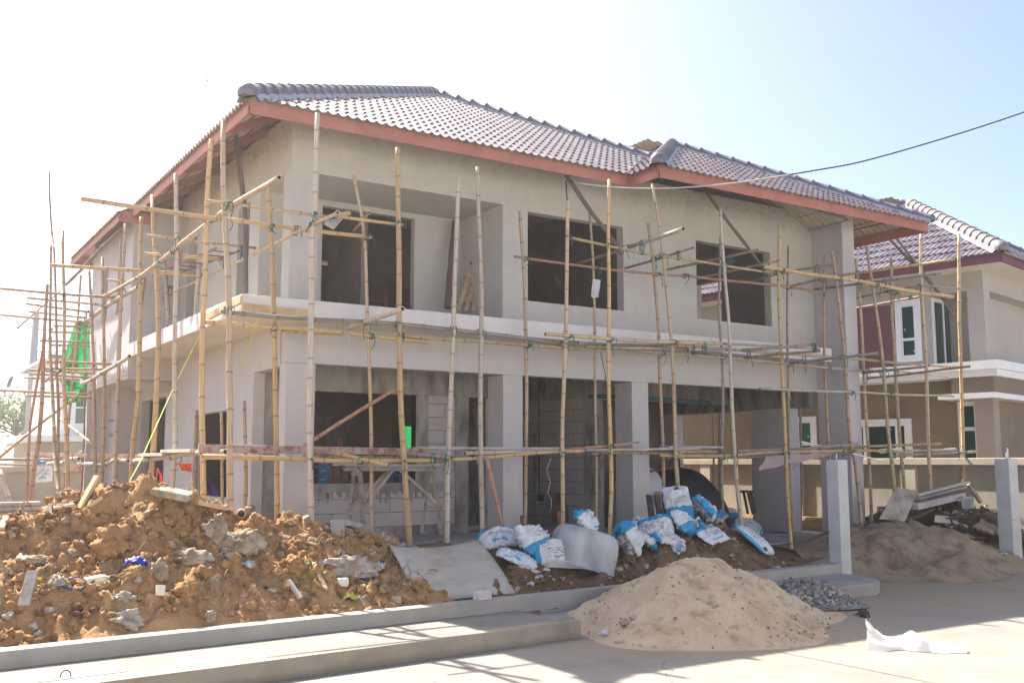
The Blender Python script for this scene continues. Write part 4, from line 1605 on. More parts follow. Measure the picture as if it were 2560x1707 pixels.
# sliding door behind the porch column
f = HM()
f.hbox(21.56, 21.62, 8.40, 8.50, 0.6, 2.90)
f.hbox(21.56, 21.62, 7.90, 8.40, 2.80, 2.90)
f.hbox(21.57, 21.62, 7.90, 8.40, 2.28, 2.36)
f.hbox(21.572, 21.62, 8.12, 8.17, 0.6, 2.80)
f.hbox(21.56, 21.62, 7.86, 7.90, 0.6, 2.90)
dr = f.build("door", "white", h2)
g = HM()
g.hbox(21.60, 21.618, 7.9, 8.4, 0.6, 2.8)
g.build("door_glass", "glass", dr)
g = HM()
g.hbox(21.59, 21.599, 8.02, 8.06, 2.02, 2.10)
g.build("sticker", "white", dr)


def h2_window(u, v0, v1, z0, z1, fr, mull, sill=None, surround=0.10, lit="glass", sticker=None):
    w = HM()
    s = surround
    d = 0.05
    w.hbox(u - d, u, v0 - s, v0, z0 - s, z1 + s)
    w.hbox(u - d, u, v1, v1 + s, z0 - s, z1 + s)
    w.hbox(u - d, u, v0, v1, z1, z1 + s)
    w.hbox(u - d, u, v0, v1, z0 - s, z0)
    o = w.build("window", "white", h2)
    q = HM()
    q.hbox(u - 0.035, u - 0.002, v0, v0 + fr, z0, z1)
    q.hbox(u - 0.035, u - 0.002, v1 - fr, v1, z0, z1)
    q.hbox(u - 0.035, u - 0.002, v0 + fr, v1 - fr, z1 - fr, z1)
    q.hbox(u - 0.035, u - 0.002, v0 + fr, v1 - fr, z0, z0 + fr)
    for (kind, c) in mull:
        if kind == "h":
            q.hbox(u - 0.036, u - 0.002, v0 + fr, v1 - fr, c - fr * 0.6, c + fr * 0.6)
        else:
            q.hbox(u - 0.036, u - 0.002, c - fr * 0.6, c + fr * 0.6, z0 + fr, z1 - fr)
    q.build("frame", "white", o)
    p = HM()
    p.hbox(u - 0.018, u - 0.001, v0 + 0.001, v1 - 0.001, z0 + 0.001, z1 - 0.001)
    p.build("pane", lit, o)
    for (sv, sz) in (sticker or []):
        t = HM()
        t.hbox(u - 0.022, u - 0.019, sv, sv + 0.03, sz, sz + 0.05)
        t.build("sticker", "sticker", o)
    return o


h2_window(21.60, 9.30, 9.66, 3.92, 5.10, 0.05, [("h", 4.32)], sticker=[(9.55, 4.52), (9.36, 4.03)])
h2_window(21.61, 9.62, 10.85, 1.25, 2.48, 0.06, [("v", 9.85), ("v", 10.6)], sticker=[(9.98, 2.33)])
h2_window(21.61, 11.9, 12.3, 1.1, 2.6, 0.05, [("h", 2.05)], lit="glass_lit", sticker=[(12.0, 2.2)])
h2_window(21.61, 14.0 - 1.25, 13.2, 1.1, 2.6, 0.05, [("h", 2.05)], lit="glass_lit")
# balcony sliding door, seen inside the recess
f = HM()
f.hbox(22.56, 22.6, 8.22, 8.28, 3.70, 5.16)
f.hbox(21.64, 22.5, 8.94, 8.976, 3.70, 5.2)
dr = f.build("balcony_door", "white", h2)
g = HM()
g.hbox(21.72, 22.4, 8.90, 8.938, 3.72, 5.1)
g.build("door_glass", "glass", dr)
g = HM()
g.hbox(22.02, 22.08, 8.88, 8.898, 3.72, 5.1)
g.build("sash", "white", dr)
# soffit, fascia and roof
m = HM()
m.hbox(21.03, 27.4, 7.28, 20.1, 5.66, 5.70)
m.build("soffit", "soffit", h2)
for (a, b, o) in (((21.0, 7.25), (27.4, 7.25), -HB), ((21.0, 7.25), (21.0, 20.15), -HA)):
    m = MB()
    m.beam(HW(a[0], a[1], 5.77), HW(b[0], b[1], 5.77), 0.05, 0.20)
    m.build("fascia_board", "fascia_b", h2)
E0, E1, V0, V1, RZ2 = 20.98, 27.42, 7.23, 20.17, 5.88
apex2 = HW((E0 + E1) / 2, V0 + (E1 - E0) / 2, RZ2 + (E1 - E0) / 2 * PITCH * 1.25)
_p = PITCH
PITCH = _p * 1.25
COSP = 1.0 / math.sqrt(1 + PITCH * PITCH)
r2 = tile_slope(HW(E0, V1, RZ2), -HB, HA, V1 - V0, 3.3, [(HW(E0, V0), HA - HB), (HW(E0, V1), HA + HB)], lip=0.03).build("roof", "tile_b", h2)
tile_slope(HW(E0, V0, RZ2), HA, HB, E1 - E0, 3.3, [(HW(E0, V0), HB - HA), (HW(E1, V0), HA + HB)], lip=0.02).build("front_slope", "tile_b", r2)
tile_slope(HW(E1, V0, RZ2), HB, -HA, V1 - V0, 3.3, [(HW(E1, V0), -HA - HB), (HW(E1, V1), HB - HA)], steps=4).build("right_slope", "tile_b", r2)
tile_slope(HW(E1, V1, RZ2), -HA, -HB, E1 - E0, 3.3, [(HW(E1, V1), HA - HB), (HW(E0, V1), -HA - HB)], steps=4).build("rear_slope", "tile_b", r2)
cap_line(HW(E0 - 0.03, V0 - 0.03, RZ2 + 0.05), apex2 + capz, r=0.13).build("ridge_caps", ["cap_b", "mortar"], r2)
cap_line(HW(E1, V0, RZ2 + 0.05), apex2 + capz, r=0.12, end0=False).build("ridge_caps", ["cap", "mortar"], r2)
cap_line(apex2 + HB * (V1 - V0 - E1 + E0) + capz, apex2 + capz, r=0.12, end0=False).build("ridge_caps", ["cap", "mortar"], r2)
PITCH = _p
COSP = 1.0 / math.sqrt(1 + PITCH * PITCH)

# ------------------------------------------------------------------ far house on the left, seen through the scaffold
h3 = root("distant_house", (8.0, 42.0, 0.0))
tag(h3, "pale grey distant house with white window frames seen through the left scaffold", "house")
m = MB()
m.box((6.1, 41.0, 2.62), (13.0, 48.0, 5.5))
m.build("upper_wall", "white", h3)
m = MB()
m.box((5.5, 41.2, 0.0), (12.0, 48.0, 2.4))
m.build("lower_wall", "taupe", h3)
m = MB()
m.box((6.6, 40.9, 0.0), (7.9, 41.19, 2.39))
m.build("porch_wall", "beige", h3)
m = MB()
m.box((4.9, 40.3, 2.40), (12.2, 48.2, 2.62))
m.build("white_ledge", "white", h3)
for (x0, x1, z0, z1, lit) in ((6.75, 7.15, 3.1, 4.6, "glass_lit"), (7.45, 8.0, 3.1, 4.6, "siding"), (7.0, 7.5, 1.35, 2.0, "glass_lit")):
    y = 41.0 if z0 > 2.6 else 40.9
    w = MB()
    for (a, b, c, d) in ((x0 - 0.08, x0, z0 - 0.08, z1 + 0.08), (x1, x1 + 0.08, z0 - 0.08, z1 + 0.08), (x0, x1, z1, z1 + 0.08), (x0, x1, z0 - 0.08, z0), (x0, x1, 0.6 * z0 + 0.4 * z1 - 0.03, 0.6 * z0 + 0.4 * z1 + 0.03)):
        w.box((a, y - 0.06, c), (b, y, d))
    o = w.build("window", "white", h3)
    p = MB()
    p.box((x0, y - 0.02, z0), (x1, y - 0.001, z1))
    p.build("pane", lit, o)
m = MB()
m.prism([(5.6, 40.4), (13.5, 40.4), (13.5, 48.5), (5.6, 48.5)], 5.5, 5.62)
for (a, b, c) in (((5.6, 40.4), (13.5, 40.4), (9.5, 44.4)), ((13.5, 40.4), (13.5, 48.5), (9.5, 44.4)), ((13.5, 48.5), (5.6, 48.5), (9.5, 44.4)), ((5.6, 48.5), (5.6, 40.4), (9.5, 44.4))):
    i = [m.vert((*a, 5.622)), m.vert((*b, 5.622)), m.vert((*c, 7.7))]
    m.face(i)
m.build("roof", "tile_b", h3)

# ------------------------------------------------------------------ utility pole, guy wire, trees
pole = root("utility_pole", (6.825,54.0,1.573))
tag(pole, "grey concrete utility pole with insulators rising behind the far left scaffold", "utility pole")
pb = ORIGIN[pole]
m = MB()
m.tube([pb + Vector((0, 0, -0.5)), pb + Vector((0, 0, 7.6))], [0.24, 0.17], 10)
m.build("shaft", "polecon", pole)
for z in (6.6, 6.15, 5.5, 5.1, 4.6):
    m = MB()
    m.tube([pb + Vector((0.1, -0.1, z)), pb + Vector((0.75, -0.1, z - 0.03))], 0.03, 6)
    br = m.build("bracket", "steel_dark", pole)
    m = MB()
    m.tube([pb + Vector((0.72, -0.1, z - 0.12)), pb + Vector((0.72, -0.1, z + 0.12))], [0.07, 0.10], 8)
    m.build("insulator", "insul", br)
m = MB()
a = pb + Vector((-0.1, 0, 7.0))
b = Vector((4.818,53.0,2.284))
m.tube([a, a.lerp(b, 0.5), b], 0.022, 5)
m.tube([a.lerp(b, 0.45), a.lerp(b, 0.53)], 0.09, 6)
m.build("guy_wire", "steel_dark", pole)


def tree(name, base, h, cr, n, label, seed, mats=("leaf", "leaf_y")):
    r = random.Random(seed)
    base = Vector(base)
    t = root(name, base)
    tag(t, label, "tree", "trees beyond the far left wall")
    m = MB()
    top = base + Vector((r.uniform(-0.3, 0.3), 0, h * 0.75))
    m.tube([base, base.lerp(top, 0.5) + Vector((0.1, 0, 0)), top], [h * 0.035, h * 0.025, h * 0.01], 7)
    clumps = []
    for k in range(16):
        a = r.uniform(0, 6.28)
        e = r.uniform(0.25, 1.0)
        q = base + Vector((math.cos(a) * cr * e, math.sin(a) * cr * e * 0.8, h * (0.42 + 0.55 * r.random() * (1.15 - 0.5 * e))))
        st = base + (top - base) * r.uniform(0.35, 0.8)
        m.tube([st, st.lerp(q, 0.6) + Vector((0, 0, 0.1)), q], [h * 0.012, h * 0.008, h * 0.003], 5)
        clumps.append((q, r.uniform(0.25, 0.55) * cr))
    m.build("trunk", "trunk", t)
    m = MB()
    for k in range(n):
        c, rad = r.choice(clumps)
        d = Vector((r.gauss(0, 1), r.gauss(0, 1), r.gauss(0, 0.8)))
        d = d.normalized() * rad * r.random() ** 0.5
        p = c + d
        s = r.uniform(0.07, 0.16)
        u = Vector((r.gauss(0, 1), r.gauss(0, 1), r.gauss(0, 1))).normalized()
        v = u.orthogonal().normalized()
        m.quad(p - u * s, p + v * s * 0.5, p + u * s, p - v * s * 0.5, r.choice((0, 0, 1)))
    m.build("crown", list(mats), t)
    return t


tree("broadleaf_tree", (7.016,60.0,1.204), 4.4, 2.3, 3800, "leafy green tree left of the utility pole beyond the rear wall", 3)
tree("broadleaf_tree", (9.454,66.0,1.227), 3.6, 2.2, 3000, "bushy green tree right of the utility pole beyond the rear wall", 5)
tree("broadleaf_tree", (6.422,75.0,1.241), 5.0, 2.6, 2600, "wide green tree at the left picture edge beyond the rear wall", 9)

# birds
for k, (x, y) in enumerate(((505, 202), (518, 184), (521, 197), (506, 216), (530, 187), (474, 199), (498, 199), (545, 211), (550, 223), (503, 230), (512, 212), (484, 196), (520, 203))):
    c = Vector((24.387,90.0,36.627))
    d = (Vector(((x - 510) * 0.037, rng.uniform(-2, 2), -(y - 205) * 0.042)))
    p = c + d
    m = MB()
    m.tube([p + Vector((-0.13, 0, 0)), p, p + Vector((0.13, 0, 0.01))], [0.01, 0.04, 0.012], 6)
    o = m.build("bird", "bird")
    tag(o, "tiny dark bird in the flock above the roof corner", "bird", "birds flying over the roof")
    w = MB()
    for sg in (-1, 1):
        w.quad(p + Vector((-0.05, 0, 0)), p + Vector((0.05, 0, 0)), p + Vector((0.0, sg * 0.22, 0.09)), p + Vector((-0.05, sg * 0.2, 0.08)))
    w.build("wings", "bird", o)

# ------------------------------------------------------------------ unseen houses added across the street to bounce light onto the front
for k, (x0, lab) in enumerate(((-21.0, "unseen white house added across the street to bounce light, farthest to the left"), (-7.5, "unseen white house added straight across the street to bounce light"), (6.0, "unseen white house added opposite the sand heap to bounce light"), (19.5, "unseen white house added across the street to bounce light, farthest to the right"))):
    h = root("light_bounce_house", (x0 + 6, -11.0, 0.0))
    tag(h, lab, "house", "unseen houses added to bounce light")
    m = MB()
    wall_grid(m, "y", -7.2, -0.2, x0, x0 + 12.0, 0.0, 6.2, [(x0 + 1.2, x0 + 3.0, 0.9, 2.3), (x0 + 5.2, x0 + 6.4, 0.0, 2.3), (x0 + 8.4, x0 + 10.6, 0.9, 2.3), (x0 + 1.4, x0 + 3.0, 4.0, 5.3), (x0 + 8.8, x0 + 10.4, 4.0, 5.3)])
    m.box((x0, -15.0, 0.0), (x0 + 12.0, -7.45, 6.2))
    m.build("wall", "white", h)
    for (a, b, c, d) in ((x0 + 1.2, x0 + 3.0, 0.9, 2.3), (x0 + 8.4, x0 + 10.6, 0.9, 2.3), (x0 + 1.4, x0 + 3.0, 4.0, 5.3), (x0 + 8.8, x0 + 10.4, 4.0, 5.3)):
        m = MB()
        m.box((a, -7.34, c), (b, -7.30, d))
        m.build("window", "glass", h)
    m = MB()
    m.box((x0 + 5.2, -7.34, 0.0), (x0 + 6.4, -7.28, 2.3))
    m.build("door", "wood", h)
    m = MB()
    i = [m.vert(p) for p in ((x0 - 0.7, -6.5, 6.15), (x0 + 12.7, -6.5, 6.15), (x0 + 12.7, -15.7, 6.15), (x0 - 0.7, -15.7, 6.15), (x0 + 4, -11.1, 8.6), (x0 + 8, -11.1, 8.6))]
    for f in ((0, 1, 5, 4), (1, 2, 5), (2, 3, 4, 5), (3, 0, 4), (3, 2, 1, 0)):
        m.face([i[q] for q in f])
    m.build("roof", "fascia_b", h)

# ------------------------------------------------------------------ bamboo scaffold
def catmull(pts, step=0.12):
    pts = [Vector(p) for p in pts]
    if len(pts) == 2:
        return pts
    out = []
    P = [pts[0] * 2 - pts[1]] + pts + [pts[-1] * 2 - pts[-2]]
    for i in range(1, len(P) - 2):
        p0, p1, p2, p3 = P[i - 1], P[i], P[i + 1], P[i + 2]
        n = max(1, int((p2 - p1).length / step))
        for k in range(n):
            t = k / n
            out.append(0.5 * ((2 * p1) + (p2 - p0) * t + (2 * p0 - 5 * p1 + 4 * p2 - p3) * t * t + (3 * p1 - p0 - 3 * p2 + p3) * t * t * t))
    out.append(pts[-1])
    return out


BAMBOO = []      # (object, path, radius, is_upright)


def bamboo_mesh(path, r0, r1, seed, nodes=True, wob=0.006):
    r = random.Random(seed)
    path = catmull(path)
    cum = [0.0]
    for a, b in zip(path[:-1], path[1:]):
        cum.append(cum[-1] + (b - a).length)
    L = cum[-1]

    def at(s):
        s = min(max(s, 0.0), L)
        for k in range(len(cum) - 1):
            if s <= cum[k + 1] + 1e-9:
                t = (s - cum[k]) / max(1e-9, cum[k + 1] - cum[k])
                return path[k].lerp(path[k + 1], t)
        return path[-1]

    st = []          # (s, radius factor, joint value)
    s = r.uniform(0.08, 0.3)
    gap0 = r.uniform(0.26, 0.40)
    st.append((0.0, 1.0, 0.0))
    if nodes:
        while s < L - 0.06:
            st += [(s - 0.022, 0.99, 0.0), (s - 0.007, 1.07, 0.25), (s, 1.14, 1.0), (s + 0.006, 1.06, 0.35), (s + 0.022, 0.985, 0.0)]
            s += gap0 * r.uniform(0.8, 1.25)
    else:
        while s < L - 0.06:
            st.append((s, r.uniform(0.88, 1.15), r.random() * 0.3))
            s += 0.16
    st.append((L, 1.0, 0.0))
    n = 9
    mb = MB()
    ref = None
    rings = []
    ph = r.uniform(0, 9)
    for (s, f, j) in st:
        p = at(s)
        d = (at(s + 0.02) - at(s - 0.02)).normalized()
        if ref is None:
            ref = d.orthogonal().normalized()
        sd = (ref - d * ref.dot(d)).normalized()
        ref = sd
        td = d.cross(sd)
        rad = (r0 + (r1 - r0) * s / max(L, 1e-6)) * f
        p = p + sd * (wob * math.sin(s * 3.1 + ph)) + td * (wob * math.sin(s * 2.3 + 2 * ph))
        ring = []
        for k in range(n):
            a = 2 * math.pi * k / n
            v = mb.vert(p + (sd * math.cos(a) + td * math.sin(a)) * rad)
            mb.joint[v] = j
            ring.append(v)
        rings.append((ring, s))
    for (ra, sa), (rb_, sb) in zip(rings[:-1], rings[1:]):
        for k in range(n):
            q = (k + 1) % n
            u0, u1 = k / n, (k + 1) / n
            mb.face((ra[k], ra[q], rb_[q], rb_[k]), 0, ((u0, sa), (u1, sa), (u1, sb), (u0, sb)), True)
    for (ring, s), inward in ((rings[0], 1), (rings[-1], -1)):
        p = at(s)
        d = (at(s + 0.02) - at(s - 0.02)).normalized() * inward
        lip = [mb.vert(p + (mb.v[i] - p) * 0.72) for i in ring]
        deep = [mb.vert(p + (mb.v[i] - p) * 0.66 + d * 0.05) for i in ring]
        for k in range(n):
            q = (k + 1) % n
            f1 = (ring[q], ring[k], lip[k], lip[q])
            f2 = (lip[q], lip[k], deep[k], deep[q])
            mb.face(f1 if inward > 0 else f1[::-1], 0, ((0, s),) * 4)
            mb.face(f2 if inward > 0 else f2[::-1], 1 if nodes else 0)
        mb.face(deep[::-1] if inward > 0 else deep, 1 if nodes else 0)
    return mb, path


def bam(name, path, r, mat, label, group, cat="bamboo pole", r1=None, foot=None, nodes=True, upright=False):
    path = [Vector(p) for p in path]
    if foot is not None and path[-1].z > foot:
        d = (path[-1] - path[-2]).normalized()
        if d.z < -0.3:
            path.append(path[-1] + d * ((path[-1].z - foot) / -d.z))
    r, r1 = r * 1.16, (r if r1 is None else r1) * 1.16
    mb, sm = bamboo_mesh(path, r, r1, hash(label) % 100000 if False else sum(ord(c) * (k + 3) for k, c in enumerate(label)), nodes)
    o = mb.build(name, [mat, "bam_hole"] if nodes else [mat])
    tag(o, label, cat, group)
    BAMBOO.append((o, sm, r, upright))
    return o


UP = "bamboo uprights of the scaffold"
RAIL = "bamboo rails tied across the scaffold"


def up(mat, r, path, label, foot=0.3, r1=None):
    return bam("bamboo_upright", path, r, mat, label, UP, foot=foot, r1=r1, upright=True)


def rail(mat, r, path, label, r1=None):
    return bam("bamboo_rail", path, r, mat, label, RAIL, r1=r1)


YO, YI, XO, XI = 10.55, 11.2, 3.3, 4.2

# uprights along the front, left to right
up("bam_pale", 0.024, [(4.164,10.55,5.628),(4.169,10.55,4.459),(4.137,10.55,4.222),(4.148,10.55,3.211),(4.168,10.55,2.087),(4.2,10.55,1.206)], "tall upright passing the eave just right of the house corner column", 0.3, 0.031)
up("bam", 0.0165, [(4.924,11.2,5.163),(5.032,11.2,4.667),(5.088,11.2,4.268),(5.133,11.2,3.616),(5.172,11.2,3.02),(5.204,11.2,2.148),(5.237,11.2,1.26)], "slim upright leaning in front of the upper left door opening", 0.3, 0.021)
up("bam_y", 0.027, [(5.211,10.55,5.397),(5.23,10.55,4.166),(5.254,10.55,3.249),(5.278,10.55,2.726),(5.303,10.55,2.127),(5.355,10.55,1.451),(5.422,10.55,0.748)], "golden upright with a split top in front of the balcony opening", 0.3, 0.031)
up("bam_pale", 0.023, [(6.044,10.55,5.187),(6.014,10.55,3.856),(6.002,10.55,3.246),(5.973,10.55,2.732),(5.944,10.55,2.108),(5.933,10.55,1.537),(5.934,10.55,0.746)], "whitish upright between the balcony slat frame and the leaning dark log", 0.3, 0.029)
up("bam_pale", 0.022, [(6.336,10.55,5.344),(6.384,10.55,3.893),(6.393,10.55,3.069),(6.391,10.55,2.252),(6.4,10.55,1.442),(6.421,10.55,0.717)], "pale grey upright that stands before the slat frame on the balcony", 0.3, 0.031)
up("bam", 0.022, [(7.392,11.2,5.047),(7.483,11.2,4.104),(7.501,11.2,3.352),(7.506,11.2,2.609),(7.498,11.2,1.826),(7.496,11.2,1.029),(7.483,11.2,0.698)], "upright along the right edge of the wide second ground floor column", 0.3, 0.022)
up("bam", 0.022, [(7.756,10.55,5.113),(7.713,10.55,3.881),(7.687,10.55,3.152),(7.656,10.55,2.428),(7.64,10.55,2.011),(7.624,10.55,0.811)], "upright left of the middle of the large middle upper window", 0.3, 0.025)
up("bam", 0.017, [(8.62,11.2,5.212),(8.663,11.2,4.509),(8.672,11.2,4.066),(8.685,11.2,3.435),(8.688,11.2,2.497),(8.687,11.2,1.887),(8.673,11.2,0.796)], "thin upright with a white rag, in the middle of the large upper window", 0.3, 0.02)
up("bam_y", 0.021, [(8.468,10.55,5.518),(8.443,10.55,4.817),(8.43,10.55,3.949),(8.415,10.55,3.346),(8.413,10.55,2.751),(8.434,10.55,1.874),(8.432,10.55,1.326),(8.397,10.55,0.785)], "straight golden upright at the right end of the large middle upper window", 0.3, 0.026)
up("bam", 0.022, [(9.734,11.2,5.193),(9.808,11.2,4.619),(9.838,11.2,4.176),(9.881,11.2,3.682),(9.905,11.2,3.027),(9.933,11.2,1.9),(9.929,11.2,1.407),(9.928,11.2,1.034)], "shorter upright behind the leaning one right of the middle upper window", 0.3, 0.022)
up("bam", 0.019, [(9.242,10.55,5.575),(9.351,10.55,5.092),(9.45,10.55,4.468),(9.492,10.55,4.049),(9.533,10.55,3.579),(9.574,10.55,2.804),(9.6,10.55,1.791),(9.635,10.55,1.123)], "leaning upright whose top meets the pale cable right of the middle window", 0.3, 0.028)
up("bam_grey", 0.016, [(11.222,11.2,5.189),(11.174,11.2,4.302),(11.154,11.2,3.962),(11.184,11.2,3.106),(11.178,11.2,2.425),(11.123,11.2,1.587),(11.126,11.2,0.966)], "grey inner upright before the left part of the right upper window", 0.3, 0.022)
up("bam_pale", 0.019, [(10.586,10.55,5.407),(10.61,10.55,4.926),(10.632,10.55,4.599),(10.658,10.55,4.159),(10.687,10.55,3.841),(10.707,10.55,3.029),(10.725,10.55,2.384),(10.758,10.55,1.746),(10.775,10.55,1.321),(10.816,10.55,0.91)], "weathered outer upright crossing the right upper window", 0.3, 0.028)
up("bam_y", 0.023, [(11.856,10.55,5.316),(11.798,10.55,4.266),(11.809,10.55,3.934),(11.813,10.55,3.254),(11.818,10.55,2.415),(11.83,10.55,1.751),(11.853,10.55,1.309),(11.859,10.55,0.888),(11.892,10.55,0.297)], "stout golden upright just right of the right upper window", 0.28, 0.027)
up("bam_br", 0.016, [(12.783,11.2,5.214),(12.724,11.2,4.179),(12.675,11.2,3.184),(12.65,11.2,2.467),(12.645,11.2,1.585),(12.678,11.2,0.345)], "thin brownish upright close behind the stout one right of the right window", 0.3, 0.02)
up("bam_br", 0.017, [(13.712,11.2,5.164),(13.615,11.2,4.165),(13.582,11.2,3.231),(13.611,11.2,2.313),(13.62,11.2,1.764),(13.698,11.2,0.354)], "thin upright in front of the left face of the tall corner fin", 0.33, 0.024)
up("bam_br", 0.023, [(13.097,10.55,5.045),(13.173,10.55,4.495),(13.239,10.55,3.782),(13.277,10.55,3.431),(13.318,10.55,2.814),(13.362,10.55,1.931),(13.43,10.55,1.758),(13.479,10.55,1.291),(13.556,10.55,0.344)], "leaning brown weathered upright before the tall corner fin", 0.28, 0.027)
up("bam", 0.021, [(14.518,11.2,5.198),(14.575,11.2,4.73),(14.599,11.2,3.764),(14.6,11.2,3.284),(14.625,11.2,2.523),(14.65,11.2,1.769),(14.643,11.2,1.172),(14.643,11.2,0.39)], "upright immediately right of the tall corner fin", 0.33, 0.025)
up("bam", 0.020, [(13.98,10.55,5.224),(14.079,10.55,4.673),(14.157,10.55,4.128),(14.232,10.55,3.543),(14.281,10.55,3.041),(14.325,10.55,2.187),(14.379,10.55,1.769),(14.429,10.55,1.018),(14.468,10.55,0.54)], "leaning upright in front of the maroon siding of the finished house", 0.28, 0.03)
up("bam", 0.023, [(15.52,11.2,5.296),(15.485,11.2,4.819),(15.462,11.2,4.018),(15.486,11.2,3.882),(15.5,11.2,3.144),(15.512,11.2,2.227),(15.535,11.2,1.78),(15.595,11.2,1.06)], "upright between the maroon siding and the narrow white framed window", 0.5, 0.028)
up("bam", 0.022, [(15.793,10.75,5.705),(15.734,10.75,4.972),(15.717,10.75,4.181),(15.737,10.75,3.851),(15.747,10.75,3.123),(15.722,10.75,2.401),(15.682,10.75,1.777),(15.688,10.75,1.153),(15.706,10.75,0.41)], "upright right of the narrow white framed window of the finished house", 0.28, 0.030)
up("bam_y", 0.026, [(17.196,10.9,5.927),(17.112,10.9,5.139),(17.03,10.9,4.1),(17.043,10.9,3.957),(17.005,10.9,2.999),(16.944,10.9,2.062),(16.913,10.9,1.32),(16.908,10.9,0.865)], "last thick upright at the right end, before the white balcony door frame", 0.6, 0.030)
# front corner and left side, outer row
up("bam_y", 0.023, [(3.827,11.2,4.924),(3.876,11.2,4.442),(3.929,11.2,3.48),(3.972,11.2,2.842),(4.013,11.2,2.12),(4.037,11.2,1.462),(4.052,11.2,0.961)], "golden upright in front of the left face of the house corner", 0.4, 0.027)
up("bam", 0.025, [(3.2,10.969,5.476),(3.2,10.925,5.098),(3.2,10.805,4.566),(3.2,10.717,4.18),(3.2,10.588,3.667),(3.2,10.491,3.182),(3.2,10.43,2.627),(3.2,10.337,2.162),(3.2,10.287,1.709),(3.2,10.217,1.196)], "tall upright at the outer corner of the ledge, reaching the eave", 0.4, 0.031)
up("bam_y", 0.025, [(3.2,11.391,5.378),(3.2,11.42,5.231),(3.2,11.452,4.714),(3.2,11.466,4.197),(3.2,11.465,3.682),(3.2,11.505,3.252),(3.2,11.451,2.958),(3.2,11.401,2.458),(3.2,11.288,1.836),(3.2,11.172,1.189)], "upright reddish speckled at its foot, next left of the ledge corner", 0.4, 0.029)
up("bam_pale", 0.025, [(3.3,13.353,5.461),(3.3,13.256,4.701),(3.3,13.162,4.094),(3.3,13.077,3.412),(3.3,13.027,2.841),(3.3,12.918,2.141),(3.3,12.88,1.768),(3.3,12.924,1.194)], "straight pale upright across the left end of the ground floor side window wall", 0.4, 0.029)
up("bam_y", 0.022, [(3.3,14.724,5.477),(3.3,14.566,5.122),(3.3,14.358,4.603),(3.3,14.18,4.105),(3.3,14.012,3.522),(3.3,13.933,3.062),(3.3,13.917,2.467),(3.3,13.946,1.88),(3.3,14.034,1.382),(3.3,13.995,1.164)], "bowed upright with a very thick foot before the dark side doorway", 0.4, 0.040)
up("bam_y", 0.026, [(3.3,15.333,5.283),(3.3,15.253,4.601),(3.3,15.121,3.652),(3.3,15.077,3.164),(3.3,14.977,2.523),(3.3,15.207,1.901),(3.3,15.177,1.251)], "upright bowed outwards just left of the dark side doorway", 0.4, 0.031)
up("bam", 0.021, [(3.3,16.419,5.406),(3.3,16.406,4.799),(3.3,16.522,3.991),(3.3,16.417,3.114),(3.3,16.373,2.26),(3.3,16.347,1.753),(3.3,16.263,1.252)], "upright beside the corner of the projecting side bay", 0.4, 0.028)
up("bam", 0.018, [(3.42,17.307,5.342),(3.42,17.202,4.577),(3.42,17.176,3.904),(3.42,17.131,3.283)], "short inner upright hidden behind the one beside the side bay corner", None)
up("bam_br", 0.020, [(3.3,18.194,5.162),(3.3,17.997,4.498),(3.3,17.8,3.968),(3.3,17.582,3.208),(3.3,17.328,2.293),(3.3,17.263,1.759),(3.3,17.324,1.224)], "brown upright passing the first narrow slit window of the side bay", 0.4, 0.030)
up("bam", 0.021, [(3.3,19.394,5.146),(3.3,18.888,4.096),(3.3,18.492,3.281),(3.3,18.138,2.321),(3.3,18.029,1.765),(3.3,17.854,1.22)], "upright at the far end of the side bay right of the green net", 0.4, 0.03)
up("bam", 0.019, [(3.3,20.246,5.184),(3.3,20.35,4.376),(3.3,20.366,3.707),(3.3,20.49,3.403),(3.3,20.51,3.182),(3.3,20.785,2.359),(3.3,20.746,1.662),(3.3,20.858,1.167)], "upright inclined to the left across the middle of the green net", 0.4, 0.028)
up("bam_red", 0.016, [(3.5,20.676,4.535),(3.5,20.539,3.736),(3.5,20.348,2.744),(3.5,20.192,2.036),(3.5,20.186,1.289)], "thin reddish upright before the distant house and the green net", 0.4)
up("bam_y", 0.022, [(2.6,17.858,5.483),(2.6,17.712,5.026),(2.6,17.498,4.481),(2.6,17.257,3.844),(2.6,17.017,3.094),(2.6,16.785,2.594),(2.6,16.525,2.115),(2.6,16.323,1.695),(2.6,16.101,1.205)], "yellowish outer upright left of the green net, topmost beyond the eave end", 0.4, 0.03)
up("bam_br", 0.015, [(2.6,19.939,7.135),(2.6,19.238,5.807),(2.6,18.805,5.325),(2.6,18.336,4.578),(2.6,17.825,3.43),(2.6,17.772,3.153),(2.6,17.405,2.53),(2.6,17.218,1.97),(2.6,16.924,1.199)], "tallest slender upright at the far left, standing clear of the roof", 0.4, 0.024)
up("bam", 0.018, [(2.45,18.06,5.248),(2.45,17.921,4.733),(2.45,17.655,3.978),(2.45,17.446,3.385),(2.45,17.012,2.601),(2.45,16.652,2.116),(2.45,16.432,1.803),(2.45,16.064,1.36)], "upright just left of the tallest slender one at far left", 0.4, 0.03)
up("bam_br", 0.022, [(2.3,17.103,4.425),(2.3,17.117,3.9),(2.3,17.076,3.342),(2.3,16.957,2.692),(2.3,17.073,2.125),(2.3,17.123,1.927),(2.3,17.411,1.461),(2.3,17.478,1.084)], "leftmost thick upright of the scaffold, leaning outwards at the foot", 0.4, 0.034)
up("bam_red", 0.016, [(2.0,14.806,3.389),(2.0,15.014,3.077),(2.0,15.321,2.71),(2.0,15.691,2.167),(2.0,15.777,1.691),(2.0,15.718,1.162)], "thin reddish pole leaning beside the utility pole", 0.35)
